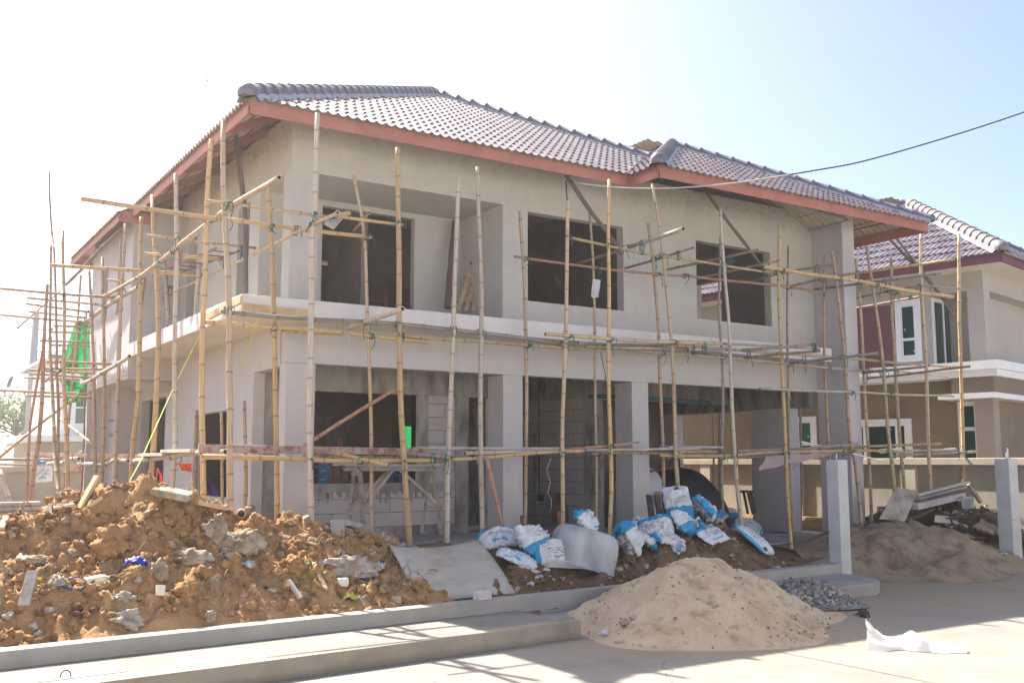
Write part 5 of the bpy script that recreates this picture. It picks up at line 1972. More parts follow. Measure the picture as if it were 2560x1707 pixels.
up("bam_br", 0.017, [(3.75,11.573,2.34),(3.75,11.507,1.971),(3.75,11.419,1.384),(3.75,11.447,1.095)], "short upright against the side wall near the front corner", 0.4, 0.022)
up("bam_br", 0.019, [(4.0,14.473,2.365),(4.0,14.458,1.805),(4.0,14.378,1.068)], "short brown upright at the left jamb of the ground floor side window", 0.4)
up("bam_y", 0.018, [(4.0,13.32,2.293),(4.0,13.231,1.834),(4.0,13.112,1.109)], "short yellow upright in the middle of the ground floor side window", 0.4)
# scaffold on the far flank, seen through the carport
for k, (x, top, mat, r, lab) in enumerate(((1697, 980, "bam_br", 0.02, "leftmost bamboo upright seen through the carport against the taupe wall"),
                                   (1785, 975, "bam_br", 0.019, "brown bamboo upright seen through the carport left of the green window"),
                                   (1800, 975, "bam_grey", 0.024, "thick grey bamboo upright seen through the carport left of the green window"),
                                   (1879, 970, "bam_br", 0.013, "thin bamboo upright seen through the carport against the dark inner column"),
                                   (2001, 985, "bam_grey", 0.020, "grey bamboo upright seen through the carport right of the inner column"))):
    p = {1697: [(15.2,16.575,3.175),(15.2,16.609,2.022),(15.2,16.646,0.792)], 1785: [(15.2,15.476,3.153),(15.2,15.527,2.005),(15.2,15.582,0.742)], 1800: [(15.0,15.096,3.122),(15.0,15.147,1.998),(15.0,15.214,0.759)],
         1879: [(15.1,14.303,3.119),(15.1,14.322,2.067),(15.1,14.343,0.708)], 2001: [(15.2,13.135,2.934),(15.2,13.168,1.969),(15.2,13.222,0.52)]}[x]
    up(mat, r, p, lab, 0.35)

# rails and transoms: top lift along the front (about 4.6 m up)
rail("bam_y", 0.023, [(1.774,11.1,4.383),(2.297,11.1,4.366),(3.124,11.1,4.372),(3.274,11.1,4.369)], "thick rail poking far out to the left below the left eave")
rail("bam_y", 0.023, [(3.302,11.1,4.368),(3.955,11.1,4.369),(4.206,11.1,4.378),(4.711,11.1,4.388),(5.126,11.1,4.395)], "thick lower rail from the ledge corner pole to the slim upright")
rail("bam", 0.016, [(2.957,10.62,4.434),(3.219,10.62,4.441),(3.778,10.62,4.438),(4.12,10.62,4.439),(4.379,10.62,4.442)], "upper thin rail crossing the house corner column")
rail("bam_y", 0.016, [(4.452,10.64,4.465),(4.766,10.64,4.47),(5.329,10.64,4.481)], "thin rail ending on the split golden upright")
rail("bam", 0.023, [(3.26,9.225,4.395),(3.26,10.667,4.435),(3.26,12.504,4.417),(3.26,13.748,4.35),(3.26,15.95,4.345),(3.26,17.799,4.411)], "long rising rail that runs back along the left side from the house corner")
rail("bam", 0.019, [(4.15,9.866,4.301),(4.15,10.951,4.317),(4.15,11.847,4.32),(4.15,13.104,4.349),(4.15,14.631,4.372),(4.15,16.478,4.413),(4.15,17.547,4.386)], "second rail running back along the side wall under the rising one")
rail("bam_pale", 0.030, [(3.36,15.581,4.244),(3.36,16.877,4.284),(3.36,18.085,4.271),(3.36,19.488,4.246),(3.36,20.854,4.292)], "thick whitish rail along the side bay tied with dark rope")
rail("bam_y", 0.017, [(7.851,10.63,4.623),(8.688,10.63,4.59),(9.477,10.63,4.567),(10.545,10.63,4.56),(11.569,10.63,4.565),(12.074,10.63,4.586)], "upper rail running right from the large middle window")
rail("bam_y", 0.027, [(11.38,10.47,4.587),(12.289,10.47,4.589),(13.071,10.47,4.598),(13.884,10.47,4.58),(14.754,10.47,4.561),(15.676,10.47,4.563),(16.217,10.47,4.563)], "thick golden rail ending by the last upright at right")
rail("bam_red", 0.016, [(7.26,11.12,4.389),(8.022,11.12,4.384),(8.876,11.12,4.39),(9.828,11.12,4.418),(10.368,11.12,4.431)], "reddish rail across the foot of the large middle upper window")
rail("bam_red", 0.019, [(10.352,11.12,4.454),(11.664,11.12,4.473),(12.939,11.12,4.497),(13.577,11.12,4.476)], "reddish rail from the right upper window to the corner fin")
rail("bam_pale", 0.026, [(9.137,10.951,4.72),(9.027,9.686,4.72)], "thick whitish pole poking forward right of the middle upper window")
rail("bam_grey", 0.019, [(9.06,12.075,4.66),(9.012,11.027,4.66)], "short grey crosspiece before the right half of the middle window")
rail("bam_br", 0.016, [(9.939,12.037,4.66),(9.774,10.306,4.66)], "brown crosspiece between the two right upper windows")
rail("bam_br", 0.019, [(10.776,12.562,4.72),(10.842,10.073,4.72)], "long brown crosspiece crossing the left jamb of the right window")
rail("bam_br", 0.017, [(11.464,12.299,4.66),(11.526,10.327,4.66)], "crosspiece slanting over the middle of the right upper window")
rail("bam_br", 0.017, [(12.508,12.312,4.66),(12.352,11.076,4.66)], "short crosspiece at the lower right of the right upper window")
rail("bam_br", 0.019, [(12.547,10.91,4.72),(12.67,10.123,4.72)], "short brown crosspiece before the corner fin with a cut dark end")
rail("bam_y", 0.019, [(13.666,12.408,4.72),(13.567,10.793,4.72),(13.908,8.912,4.72)], "long golden crosspiece slanting up before the mauve roof")
rail("bam_grey", 0.019, [(13.987,11.689,4.66),(14.499,9.557,4.66)], "long grey crosspiece under the golden one before the mauve roof")
rail("bam_grey", 0.017, [(15.363,11.88,4.66),(15.236,10.445,4.66),(16.331,10.266,4.66)], "grey crosspiece ending right of the last upright")
rail("bam_br", 0.015, [(16.007,12.388,4.6),(15.942,10.915,4.6)], "lowest brown crosspiece above the maroon siding")
rail("bam_y", 0.013, [(15.297,11.087,4.66),(16.343,11.19,4.66)], "short golden slip of bamboo before the cream soffit")
# middle lift (about 3.2 m up)
rail("bam_grey", 0.022, [(3.166,10.64,3.241),(4.159,10.64,3.232),(5.347,10.64,3.262),(6.065,10.64,3.256),(6.977,10.64,3.214),(7.668,10.64,3.17)], "long dark weathered rail along the lower edge of the ledge")
rail("bam_y", 0.024, [(3.134,11.12,3.178),(3.872,11.12,3.178),(4.768,11.12,3.177),(5.348,11.12,3.158),(5.942,11.12,3.147)], "thick golden rail under the ledge at the house corner")
rail("bam_y", 0.014, [(4.041,11.16,3.134),(4.785,11.16,3.158)], "short golden slip under the thick rail at the corner")
rail("bam_y", 0.018, [(5.602,11.12,3.195),(6.339,11.12,3.189),(7.467,11.12,3.194),(8.352,11.12,3.199)], "rail under the dark one from the balcony to the middle window")
rail("bam_pale", 0.024, [(4.916,11.331,3.25),(4.75,9.476,3.25)], "short pale stub pointing forward beside the split golden upright")
rail("bam", 0.023, [(7.304,10.46,3.264),(8.314,10.46,3.27),(9.942,10.46,3.322),(10.457,10.46,3.344)], "pale golden rail lying highest before the ledge under the middle window")
rail("bam_grey", 0.019, [(8.092,10.8,3.229),(9.582,10.8,3.297),(10.103,10.8,3.301)], "grey rail lying just under the highest one before the ledge")
rail("bam_br", 0.020, [(8.138,10.7,3.173),(9.098,10.7,3.211),(9.993,10.7,3.255)], "brown rail with a cut end under the middle upper window")
rail("bam", 0.018, [(9.235,11.12,3.242),(9.607,11.12,3.224),(11.016,11.12,3.24),(12.502,11.12,3.214),(13.656,11.12,3.202),(14.949,11.12,3.226)], "inner rail along the lintel of the carport")
rail("bam", 0.020, [(9.446,10.63,3.272),(10.674,10.63,3.303),(11.841,10.63,3.294),(13.38,10.63,3.319),(14.948,10.63,3.305),(15.428,10.63,3.31)], "main outer rail before the right part of the ledge")
rail("bam_pale", 0.017, [(10.767,10.72,3.39),(12.89,10.72,3.443)], "pale rail with a red painted end by the corner fin")
rail("bam_grey", 0.021, [(10.858,10.462,3.28),(11.27,9.469,3.28)], "grey crosspiece with a dark cut end before the ledge")
rail("bam_grey", 0.019, [(10.045,10.64,3.2),(10.192,10.111,3.2)], "short grey crosspiece under the right upper window ledge")
rail("bam_br", 0.017, [(11.164,10.711,3.2),(11.341,9.425,3.2)], "brown crosspiece passing under the ledge at the corner fin")
rail("bam_grey", 0.018, [(12.416,10.927,3.2),(12.359,9.201,3.2)], "grey crosspiece reaching out before the maroon siding")
rail("bam_grey", 0.018, [(14.399,11.035,3.15),(14.246,9.759,3.15)], "grey crosspiece before the white ledge of the finished house")
rail("bam_br", 0.017, [(15.115,11.521,3.12),(14.569,9.176,3.12)], "long brown crosspiece past the last upright at the white ledge")
rail("bam", 0.020, [(15.907,10.8,3.342),(16.771,10.8,3.351)], "short golden stub tied to the last upright at the white ledge")
rail("bam_y", 0.013, [(15.623,11.25,3.247),(17.136,11.25,3.231)], "thin yellow slip before the brown wall under the white ledge")
rail("bam_pale", 0.017, [(11.22,10.46,2.711),(12.099,10.46,2.728),(14.669,10.46,2.755),(16.043,10.46,2.777)], "lone pale rail crossing the carport lintel and the corner fin")
# lower lift (about 1.65 m up)
rail("bam_y", 0.024, [(3.019,10.63,1.677),(3.862,10.63,1.675),(4.14,10.63,1.658),(4.679,10.63,1.627),(5.345,10.63,1.637),(6.033,10.63,1.657)], "long golden rail at working height from the corner to the trestle")
rail("bam_y", 0.021, [(5.784,10.63,1.647),(6.407,10.63,1.677),(6.946,10.63,1.719),(7.644,10.63,1.753),(8.043,10.63,1.765)], "curved golden rail at working height before the second column")
rail("bam_pale", 0.026, [(6.282,10.75,1.731),(6.86,10.75,1.744),(7.55,10.75,1.753)], "thick pale rail lying on the lower scaffold before the second column")
rail("bam_y", 0.021, [(4.576,10.95,1.738), (5.043,10.35,1.591)], "short golden stub slanting forward above the wooden trestle")
rail("bam_grey", 0.023, [(5.47,11.0,1.734), (5.919,10.45,1.675)], "grey stub with an open end above the right side of the trestle")
rail("bam_br", 0.019, [(4.322,11.1,1.692),(5.14,11.1,1.685),(6.212,11.1,1.688)], "brown inner rail behind the trestle top")
rail("bam_red", 0.016, [(7.842,10.75,1.786), (8.563,10.6,1.86), (8.916,10.55,1.895)], "pinkish pole rising to the right before the third column")
rail("bam_y", 0.021, [(8.539,11.12,1.728),(8.981,11.12,1.759),(10.007,11.12,1.764)], "golden inner rail ending left of the third column bags")
rail("bam_y", 0.021, [(9.357,10.63,1.707),(10.814,10.63,1.729),(12.011,10.63,1.783),(13.837,10.63,1.813),(14.996,10.63,1.786)], "main golden rail at working height before the carport")
rail("bam", 0.017, [(9.792,10.72,1.765),(10.579,10.72,1.77)], "short rail lying behind the main one before the carport")
rail("bam_br", 0.019, [(10.988,11.12,1.69),(12.245,11.12,1.706),(13.388,11.12,1.683)], "inner rail under the main one before the carport")
rail("bam_grey", 0.019, [(10.983,10.72,1.79),(11.988,10.72,1.814)], "grey rail resting on the main one before the dark inner column")
rail("bam_grey", 0.022, [(12.412,11.1,1.808), (13.494,10.5,1.906)], "dark grey crosspiece before the corner fin at working height")
rail("bam_y", 0.020, [(14.201,11.2,1.869), (15.632,10.45,1.953)], "golden brown crosspiece before the lower window of the finished house")
rail("bam_pale", 0.022, [(15.211,10.9,1.811),(16.742,10.9,1.863)], "pale rail lying above the plot wall coping")
rail("bam_grey", 0.021, [(14.741,10.85,1.719),(16.514,10.85,1.796),(17.292,10.85,1.815)], "greyish rail ending past the last upright above the plot wall")
rail("bam_pale", 0.026, [(3.28,22.833,1.6),(3.28,21.336,1.617),(3.28,20.192,1.684),(3.28,19.294,1.688)], "crooked whitish rail with a hanging cement sack at far left")
rail("bam_pale", 0.026, [(3.36,19.82,1.602),(3.36,18.067,1.584),(3.36,17.22,1.611),(3.36,16.859,1.649),(3.36,15.693,1.641)], "whitish crooked rail before the rear boundary wall")
rail("bam_pale", 0.027, [(3.28,14.962,1.64),(3.28,14.067,1.666),(3.28,12.904,1.688),(3.28,12.192,1.723),(3.28,10.7,1.733)], "whitish rail leading to the side window at working height")
rail("bam_pale", 0.027, [(3.28,15.616,3.205),(3.28,16.74,3.139),(3.28,18.469,3.061),(3.28,19.445,3.049)], "thick whitish rail running back past the bay underside")
rail("bam", 0.022, [(3.28,20.556,3.739),(3.28,21.179,3.591)], "short stub with a dark end before the green net")
rail("bam_grey", 0.022, [(2.6,17.278,3.082),(2.6,18.192,3.058),(2.6,18.921,3.027)], "grey stub at far left before the utility pole")
# transoms poking out on the left side
rail("bam_br", 0.015, [(2.869,12.987,4.497),(4.3,12.987,4.495)], "thin crosspiece behind the ledge corner uprights, nearest to the front")
rail("bam_y", 0.018, [(3.046,13.858,4.439),(4.2,13.858,4.462)], "yellow crosspiece above the rusty ladder on the side wall")
rail("bam_y", 0.023, [(2.07,15.15,4.383),(4.2,15.15,4.46)], "long thick yellow crosspiece reaching past the eave end at left")
rail("bam_y", 0.018, [(3.154,16.893,4.55),(4.2,16.893,4.532)], "short yellow crosspiece before the corner of the side bay")
rail("bam_br", 0.019, [(1.663,17.385,4.335),(3.5,17.385,4.347)], "longest thin crosspiece that leaves the picture at upper left")
TL = "bamboo crosspieces stacked at the far left"
for (w, p) in (("first", [(2.287,19.374,4.528),(3.5,19.374,4.504)]), ("second", [(2.318,19.761,4.482),(3.5,19.761,4.396)]), ("third", [(2.426,20.263,4.394),(3.5,20.263,4.366)]),
               ("fourth", [(1.951,20.116,4.277),(3.5,20.116,4.263)]), ("fifth", [(2.845,20.093,4.143),(3.5,20.093,4.176)]), ("sixth", [(2.819,20.062,4.017),(3.5,20.062,4.058)]),
               ("seventh", [(2.629,20.093,3.843),(3.5,20.093,3.877)]), ("eighth", [(2.839,20.072,3.78),(3.5,20.072,3.799)]), ("ninth", [(2.452,17.872,3.259),(3.5,17.872,3.282)]),
               ("tenth", [(2.457,18.637,3.207),(3.5,18.637,3.26)]), ("eleventh", [(2.423,19.503,3.252),(3.5,19.503,3.247)]), ("twelfth", [(2.483,19.911,3.221),(3.5,19.911,3.195)]),
               ("thirteenth", [(2.511,20.984,3.218),(3.5,20.984,3.224)]), ("fourteenth", [(2.022,20.069,2.906),(3.5,20.069,2.904)]), ("fifteenth", [(2.4,19.387,2.781),(3.5,19.387,2.799)])):
    bam("bamboo_crosspiece", p, 0.019, rng.choice(("bam", "bam_br", "bam_y")), w + " from the top of the short crosspieces stacked at far left", TL)
for (w, p) in (("upper", [(2.217,21.285,1.677),(3.4,21.285,1.671)]), ("lower", [(2.668,25.551,1.571),(3.4,25.551,1.561)])):
    bam("bamboo_crosspiece", p, 0.021, "bam_br", w + " of two crosspieces leaving the left picture edge at working height", TL)

# braces, props and struts
BR = "sloping braces and props"
bam("brace", [(5.39,10.62,2.56), (4.839,11.1,2.136), (4.329,11.25,1.777)], 0.020, "bam_red", "weathered brace sloping down left from the split golden upright", BR, "brace")
bam("brace", [(6.413,10.45,1.686), (6.574,10.3,0.75)], 0.022, "bam_red", "short strut leaning against the second ground floor column", BR, "brace")
bam("brace", [(3.2,19.112,2.83), (2.7,19.707,2.347), (2.3,19.161,2.002), (2.0,19.561,1.673)], 0.022, "bam_y", "long brace sloping down left across the utility pole", BR, "brace")
bam("brace", [(3.1,20.533,2.46), (3.4,18.759,1.924)], 0.020, "bam_y", "brace sloping down right before the distant house", BR, "brace")
bam("brace", [(1.197,11.5,1.537), (1.297,11.2,1.173)], 0.022, "bam_pale", "pale pole leaning into the soil heap at the left picture edge", BR, "brace")
bam("brace", [(3.4,23.181,5.336), (2.4,21.441,4.225)], 0.018, "bam_red", "reddish broken branch sloping down left beyond the scaffold end", BR, "brace", nodes=False)
bam("eave_prop", [(3.45,17.224,5.569), (3.3,19.44,5.319), (3.2,21.203,5.124)], 0.026, "bark", "rough bark prop under the eave of the side bay", BR, "prop", nodes=False)
bam("eave_prop", [(8.231,11.25,5.727), (8.414,10.95,5.159), (8.602,10.75,4.785), (8.713,10.6,4.497)], 0.026, "bark", "bark prop from the eave down past the middle upper window", BR, "prop", nodes=False)
bam("eave_prop", [(10.962,11.3,5.956), (11.094,11.0,5.455), (11.474,10.85,4.967), (11.741,10.7,4.524)], 0.022, "bark", "dark straight prop over the top of the right upper window", BR, "prop", nodes=False)
bam("eave_prop", [(15.928,11.8,6.128), (16.414,11.3,5.253), (16.606,11.0,4.733), (16.731,10.8,4.267)], 0.024, "bark", "left one of the two bark props under the right eave end", BR, "prop", nodes=False)
bam("eave_prop", [(16.218,11.8,6.167), (16.398,11.2,5.174), (16.778,10.8,4.383)], 0.022, "bark", "right one of the two bark props under the right eave end", BR, "prop", nodes=False)
bam("eave_prop", [(4.0,13.07,6.042), (4.0,12.813,5.385), (4.0,12.565,4.739), (4.0,12.405,3.779)], 0.028, "bark", "brown bark prop standing on the ledge before a narrow side opening", BR, "prop", nodes=False)
bam("eave_prop", [(4.05,14.78,4.555), (4.05,14.828,4.278), (4.0,14.704,3.758)], 0.03, "bam_pale", "pale stub standing on the ledge beside the rusty ladder", BR, "prop")
bam("eave_prop", [(4.05,17.036,5.073), (4.05,16.804,4.626), (4.0,16.289,3.792)], 0.03, "bam_pale", "pale stub standing on the ledge in the angle of the side bay", BR, "prop")
bam("leaning_log", [(7.397,13.0,5.282), (7.31,12.95,4.727), (7.17,12.8,3.897)], 0.04, "bark", "dark flat log leaning in the balcony recess", BR, "log", nodes=False)

# planks on the lifts
PK = "scaffold boards"


def plank(name, a, b, w, h, mat, label, up_=(0, 0, 1), group=PK, cat="board"):
    m = MB()
    m.beam(a, b, w, h, 0, up_)
    o = m.build(name, mat, bevel=0.004)
    tag(o, label, cat, group)
    return o


plank("scaffold_board", (3.045,10.9,1.772), (6.037,10.9,1.746), 0.05, 0.085, "red_board", "long board with flaking red paint on the lower scaffold")
plank("scaffold_board", (5.737,11.0,1.794), (7.824,11.0,1.805), 0.22, 0.035, "plank_grey", "grey board before the porch door at working height")
plank("scaffold_board", (8.289,11.0,1.787), (10.407,11.0,1.824), 0.20, 0.03, "plank_grey", "grey board before the third ground floor column")
plank("scaffold_board", (9.919,11.15,1.846), (11.014,11.15,1.849), 0.22, 0.03, "plank_grey", "short grey board lying highest left of the green window")
plank("scaffold_board", (7.269,11.0,1.785), (8.601,11.0,1.794), 0.12, 0.03, "plank_grey", "narrow grey board left of the rising pinkish pole")
plank("scaffold_board", (3.35,25.788,1.811), (3.45,15.016,1.692), 0.06, 0.075, "wood_red", "long brown board along the left scaffold at working height")
plank("scaffold_board", (3.3,14.392,1.722), (3.3,13.086,1.719), 0.20, 0.04, "wood_pale", "short pale board before the dark side doorway")
plank("scaffold_board", (3.3,13.192,1.761), (3.3,11.808,1.753), 0.20, 0.04, "wood_pale", "short pale board left of the ground floor side window")
plank("scaffold_board", (3.49,11.2,1.806), (3.875,11.2,1.801), 0.20, 0.03, "plank_grey", "pale board lying on the red board at the house corner")
plank("form_board", (3.622,11.36,3.413), (4.429,11.36,3.404), 0.03, 0.10, "wood", "fresh timber nailed along the front of the ledge corner", group="ledge formwork boards")
plank("form_board", (3.58,11.269,3.497), (3.58,12.747,3.451), 0.03, 0.09, "wood", "fresh timber nailed along the side of the ledge corner", group="ledge formwork boards")

# strips and a flat board at the upper left door opening
plank("scaffold_board", (4.318,10.5,4.301), (4.679,11.0,4.617), 0.13, 0.02, "wood_pale", "tilted pale board lashed to the upper rails by the balcony", up_=(0.5, 0.2, 0.8))
rail("bam_y", 0.024, [(4.417,10.5,4.455),(4.576,10.5,4.496)], "short fat stub lashed crosswise by the tilted pale board")
rail("bam", 0.016, [(5.444,12.332,4.75),(5.18,11.299,4.75)], "short crosspiece stub tied behind the slim leaning upright")
plank("pvc_strip", (12.719,11.0,1.951), (13.216,11.0,1.884), 0.03, 0.02, "pvc", "white plastic strip on the rail left of the corner fin", cat="plastic strip", group="white plastic strips")
plank("pvc_strip", (13.337,10.5,1.757), (14.165,10.5,1.63), 0.03, 0.02, "pvc", "white plastic strip under the rail right of the corner fin", cat="plastic strip", group="white plastic strips")

# rusty light ladder lying across the left transoms
lad = root("ladder", (3.9,14.878,4.555))
tag(lad, "light red oxide steel ladder lying on the left crosspieces", "ladder")
ra, rb2 = Vector((3.9,13.47,4.536)), Vector((3.9,16.393,4.718))
for off in (0.0, 0.32):
    m = MB()
    m.beam(ra + Vector((off, 0, 0)), rb2 + Vector((off, 0, 0)), 0.025, 0.025)
    m.build("rail", "steel_red", lad)
for k in range(6):
    p = ra.lerp(rb2, (k + 0.5) / 6)
    m = MB()
    m.tube([p, p + Vector((0.32, 0, 0))], 0.009, 6)
    m.build("rung", "steel_red", lad)
for (a, b, lab) in (((3.5,13.651,4.527), (3.5,14.058,4.055), "thin red steel bar leaning above the red ladder"), ((3.4,15.346,4.372), (3.35,15.332,3.723), "thin red steel bar hanging left of the red ladder")):
    m = MB()
    m.beam(a, b, 0.02, 0.02)
    tag(m.build("steel_bar", "steel_red"), lab, "steel bar", "loose red steel bars")


# ------------------------------------------------------------------ rope ties wherever a rail meets an upright or a crosspiece
def closest(pa, pb):
    best = (9.0, None, None)
    for a0, a1 in zip(pa[:-1], pa[1:]):
        d1 = a1 - a0
        for b0, b1 in zip(pb[:-1], pb[1:]):
            d2 = b1 - b0
            r = a0 - b0
            A, E, F = d1.dot(d1), d2.dot(d2), d2.dot(r)
            c, b = d1.dot(r), d1.dot(d2)
            den = A * E - b * b
            s = min(1, max(0, (b * F - c * E) / den)) if den > 1e-9 else 0.0
            t = (b * s + F) / E if E > 1e-9 else 0.0
            t = min(1, max(0, t))
            s = min(1, max(0, (b * t - c) / A)) if A > 1e-9 else 0.0
            p, q = a0 + d1 * s, b0 + d2 * t
            d = (p - q).length
            if d < best[0]:
                best = (d, p, q, d1.normalized())
    return best


def rope_tie(owner, p, q, axis, r, mat, seed):
    rr = random.Random(seed)
    m = MB()
    mid = p.lerp(q, 0.5)
    n = (q - p)
    n = n.normalized() if n.length > 1e-4 else axis.orthogonal().normalized()
    t = axis.cross(n).normalized()
    a_ = (q - p).length / 2 + r * 1.15
    for k in range(rr.choice((2, 3, 3))):
        sk = rr.uniform(-0.35, 0.35)
        o = axis * rr.uniform(-0.02, 0.02)
        pts = []
        for j in range(13):
            a = 2 * math.pi * j / 12
            pts.append(mid + o + n * (math.cos(a) * a_) + (t * math.cos(sk) + axis * math.sin(sk)) * (math.sin(a) * r * 1.25))
        m.tube(pts, 0.0055, 5, 0, False)
    for k in range(rr.choice((1, 2, 2))):
        p0 = mid - n * (a_ * 0.8) * (1 if n.y > 0 else -1)
        L = rr.uniform(0.06, 0.20)
        sx = rr.uniform(-1, 1)
        pts = [p0, p0 + Vector((sx * 0.05, -0.02, 0.012)), p0 + Vector((sx * 0.08, -0.02, -L * 0.5)), p0 + Vector((sx * 0.05 + rr.uniform(-0.05, 0.05), -0.01, -L))]
        m.tube(catmull(pts, 0.03), 0.005, 5)
    m.build("rope_tie", mat, owner)


done = []
cnt = 0
for i, (oa, pa, ra_, ua) in enumerate(BAMBOO):
    if ua or "brace" in oa.name or "prop" in oa.name or "log" in oa.name:
        continue
    for j, (ob, pb_, rb_, ub) in enumerate(BAMBOO):
        if ob is oa or (not ub and j < i) or "prop" in ob.name or "log" in ob.name:
            continue
        res = closest(pa, pb_)
        if res[0] > 0.16:
            continue
        p = res[1]
        if any((p - w).length < 0.13 for w in done):
            continue
        done.append(p.copy())
        cnt += 1
        far_left = p.x < 3.6 and p.y > 12
        mat = ("rope_tan" if cnt % 3 == 0 else "rope") if far_left else ("rope_p" if cnt % 9 == 0 else "rope")
        rope_tie(oa, res[1], res[2], res[3], max(ra_, rb_), mat, cnt)

# ------------------------------------------------------------------ empty cement sacks
def sack(center, lu, lv, thick, yaw, tilt, roll, mat, label, seed, crumple=0.05, bend=0.0, lining=False):
    r = random.Random(seed)
    R = Matrix.Rotation(RAD(yaw), 3, "Z") @ Matrix.Rotation(RAD(tilt), 3, "X") @ Matrix.Rotation(RAD(roll), 3, "Y")
    c = Vector(center)
    nu, nv = 40, 30
    m = MB()
    ids = {}
    for side in (0, 1):
        for i in range(nu + 1):
            for j in range(nv + 1):
                a, b = 2 * i / nu - 1, 2 * j / nv - 1
                puff = ((1 - abs(a) ** 3.0) * (1 - abs(b) ** 3.2)) ** 0.62
                z = thick * 0.5 * puff * (1 if side else -0.75)
                P3 = Vector((a * 1.7 + seed * 3.1, b * 1.7, 0.6 * side))
                n1 = noise.fractal(P3, 0.8, 2.1, 4)
                ridge = 1 - abs(noise.noise(P3 * 1.9 + Vector((4, seed, 2)))) * 2 + 0.6 * (1 - abs(noise.noise(P3 * 4.1 + Vector((2, seed, 7)))) * 2)
                z += crumple * (0.45 * n1 + 0.6 * ridge) * (0.35 + puff)
                z += bend * a * a
                x = a * lu / 2 * (1 - 0.07 * b * b * r.uniform(0.9, 1.1)) + crumple * 0.6 * noise.noise(P3 * 1.3 + Vector((9, 1, seed)))
                y = b * lv / 2 * (1 - 0.05 * a * a) + crumple * 0.6 * noise.noise(P3 * 1.3 + Vector((1, 9, seed)))
                edge = abs(a) > 0.999 or abs(b) > 0.999
                if side == 1 and edge:
                    ids[side, i, j] = ids[0, i, j]
                    continue
                ids[side, i, j] = m.vert(c + R @ Vector((x, y, z)))
    for side in (0, 1):
        for i in range(nu):
            for j in range(nv):
                q = (ids[side, i, j], ids[side, i + 1, j], ids[side, i + 1, j + 1], ids[side, i, j + 1])
                uv = ((i / nu, j / nv), ((i + 1) / nu, j / nv), ((i + 1) / nu, (j + 1) / nv), (i / nu, (j + 1) / nv))
                if side == 0:
                    q, uv = q[::-1], uv[::-1]
                m.face(q, 1 if (lining and i > nu - 10 and side == 1 and j > 6) else 0, uv, True)
    o = m.build("cement_sack", [mat, "bag_in"])
    return tag(o, label, "cement sack", "empty cement sacks on the earth bank")


def on_bank(p, dz):
    return Vector((p[0], p[1], max(p[2], ground_at(p[0], p[1]) - 0.03) + dz))


sack(on_bank((8.628,15.045,0.34), 0.05), 0.40, 0.28, 0.12, 15, 10, 0, "bag_d", "cement sack peeping out behind the top edge of the plywood", 1)
sack(on_bank((6.454,10.2,0.643), 0.06), 0.52, 0.36, 0.16, -10, 25, -8, "bag_d", "blue and white sack just right of the plywood top corner", 2)
sack(on_bank((6.566,9.77,0.549), 0.13), 0.44, 0.40, 0.30, 30, 55, 10, "bag_a", "crumpled ball-like white sack left of the rubber tub", 3, 0.08)
sack(on_bank((6.306,9.61,0.485), 0.04), 0.50, 0.30, 0.10, -40, 12, 20, "bag_d", "dark blue flattened sack under the ball-like one", 4, 0.04)
sack(on_bank((6.737,9.546,0.467), 0.11), 0.46, 0.34, 0.20, -8, 62, -6, "bag_b", "upright sack with dark print bars in front of the rubber tub", 5, 0.035)
sack(on_bank((7.943,9.704,0.5), 0.14), 0.50, 0.44, 0.26, 40, 60, 25, "bag_d", "torn gaping sack immediately right of the rubber tub", 7, 0.10, 0.0, True)
sack(on_bank((8.686,9.958,0.648), 0.12), 0.46, 0.34, 0.16, -25, 50, -25, "bag_d", "sack with a broad blue end left of the tallest sack", 8, 0.05)
sack(on_bank((9.407,10.326,0.837), 0.19), 0.40, 0.50, 0.16, -12, 66, -8, "bag_a", "tallest sack with a blue lower half standing on the pile", 9, 0.045)
sack(on_bank((9.71,10.178,0.808), 0.14), 0.46, 0.38, 0.14, 25, 45, 30, "bag_b", "crumpled sack right behind the tallest sack", 10, 0.08)
sack(on_bank((9.025,9.829,0.642), 0.12), 0.44, 0.36, 0.20, 12, 50, 20, "bag_a", "open sack showing its brown paper lining on the pile", 11, 0.05, 0.0, True)
sack(on_bank((8.667,9.724,0.548), 0.05), 0.42, 0.28, 0.10, -15, 18, 8, "bag_b", "flattened sack at the foot of the pile beside soil lumps", 12, 0.05)
sack(on_bank((9.378,9.668,0.571), 0.06), 0.54, 0.36, 0.08, 18, 30, -6, "bag_d", "thin flat sack lying apart on the slope of the bank", 13, 0.035)
sack(on_bank((15.503,15.463,0.404), 0.13), 0.56, 0.32, 0.16, -20, 40, 8, "bag_a", "long white sack with a blue band at the top right of the pile", 14, 0.03)
sack(on_bank((13.448,12.946,0.34), 0.13), 0.62, 0.34, 0.18, -42, 32, 14, "bag_b", "sack slumped over the big printed one at right", 15, 0.035, -0.05)
sack(on_bank((10.165,9.647,0.486), 0.09), 0.46, 0.56, 0.13, 22, 40, 6, "bag_c", "big white sack covered with printed text at the right end", 16, 0.02, 0.0, False)
sack(on_bank((7.992,9.918,0.575), 0.05), 0.22, 0.22, 0.14, 0, 40, 0, "bag_b", "small scrap of sack squeezed between the tub and the torn sack", 17, 0.06)

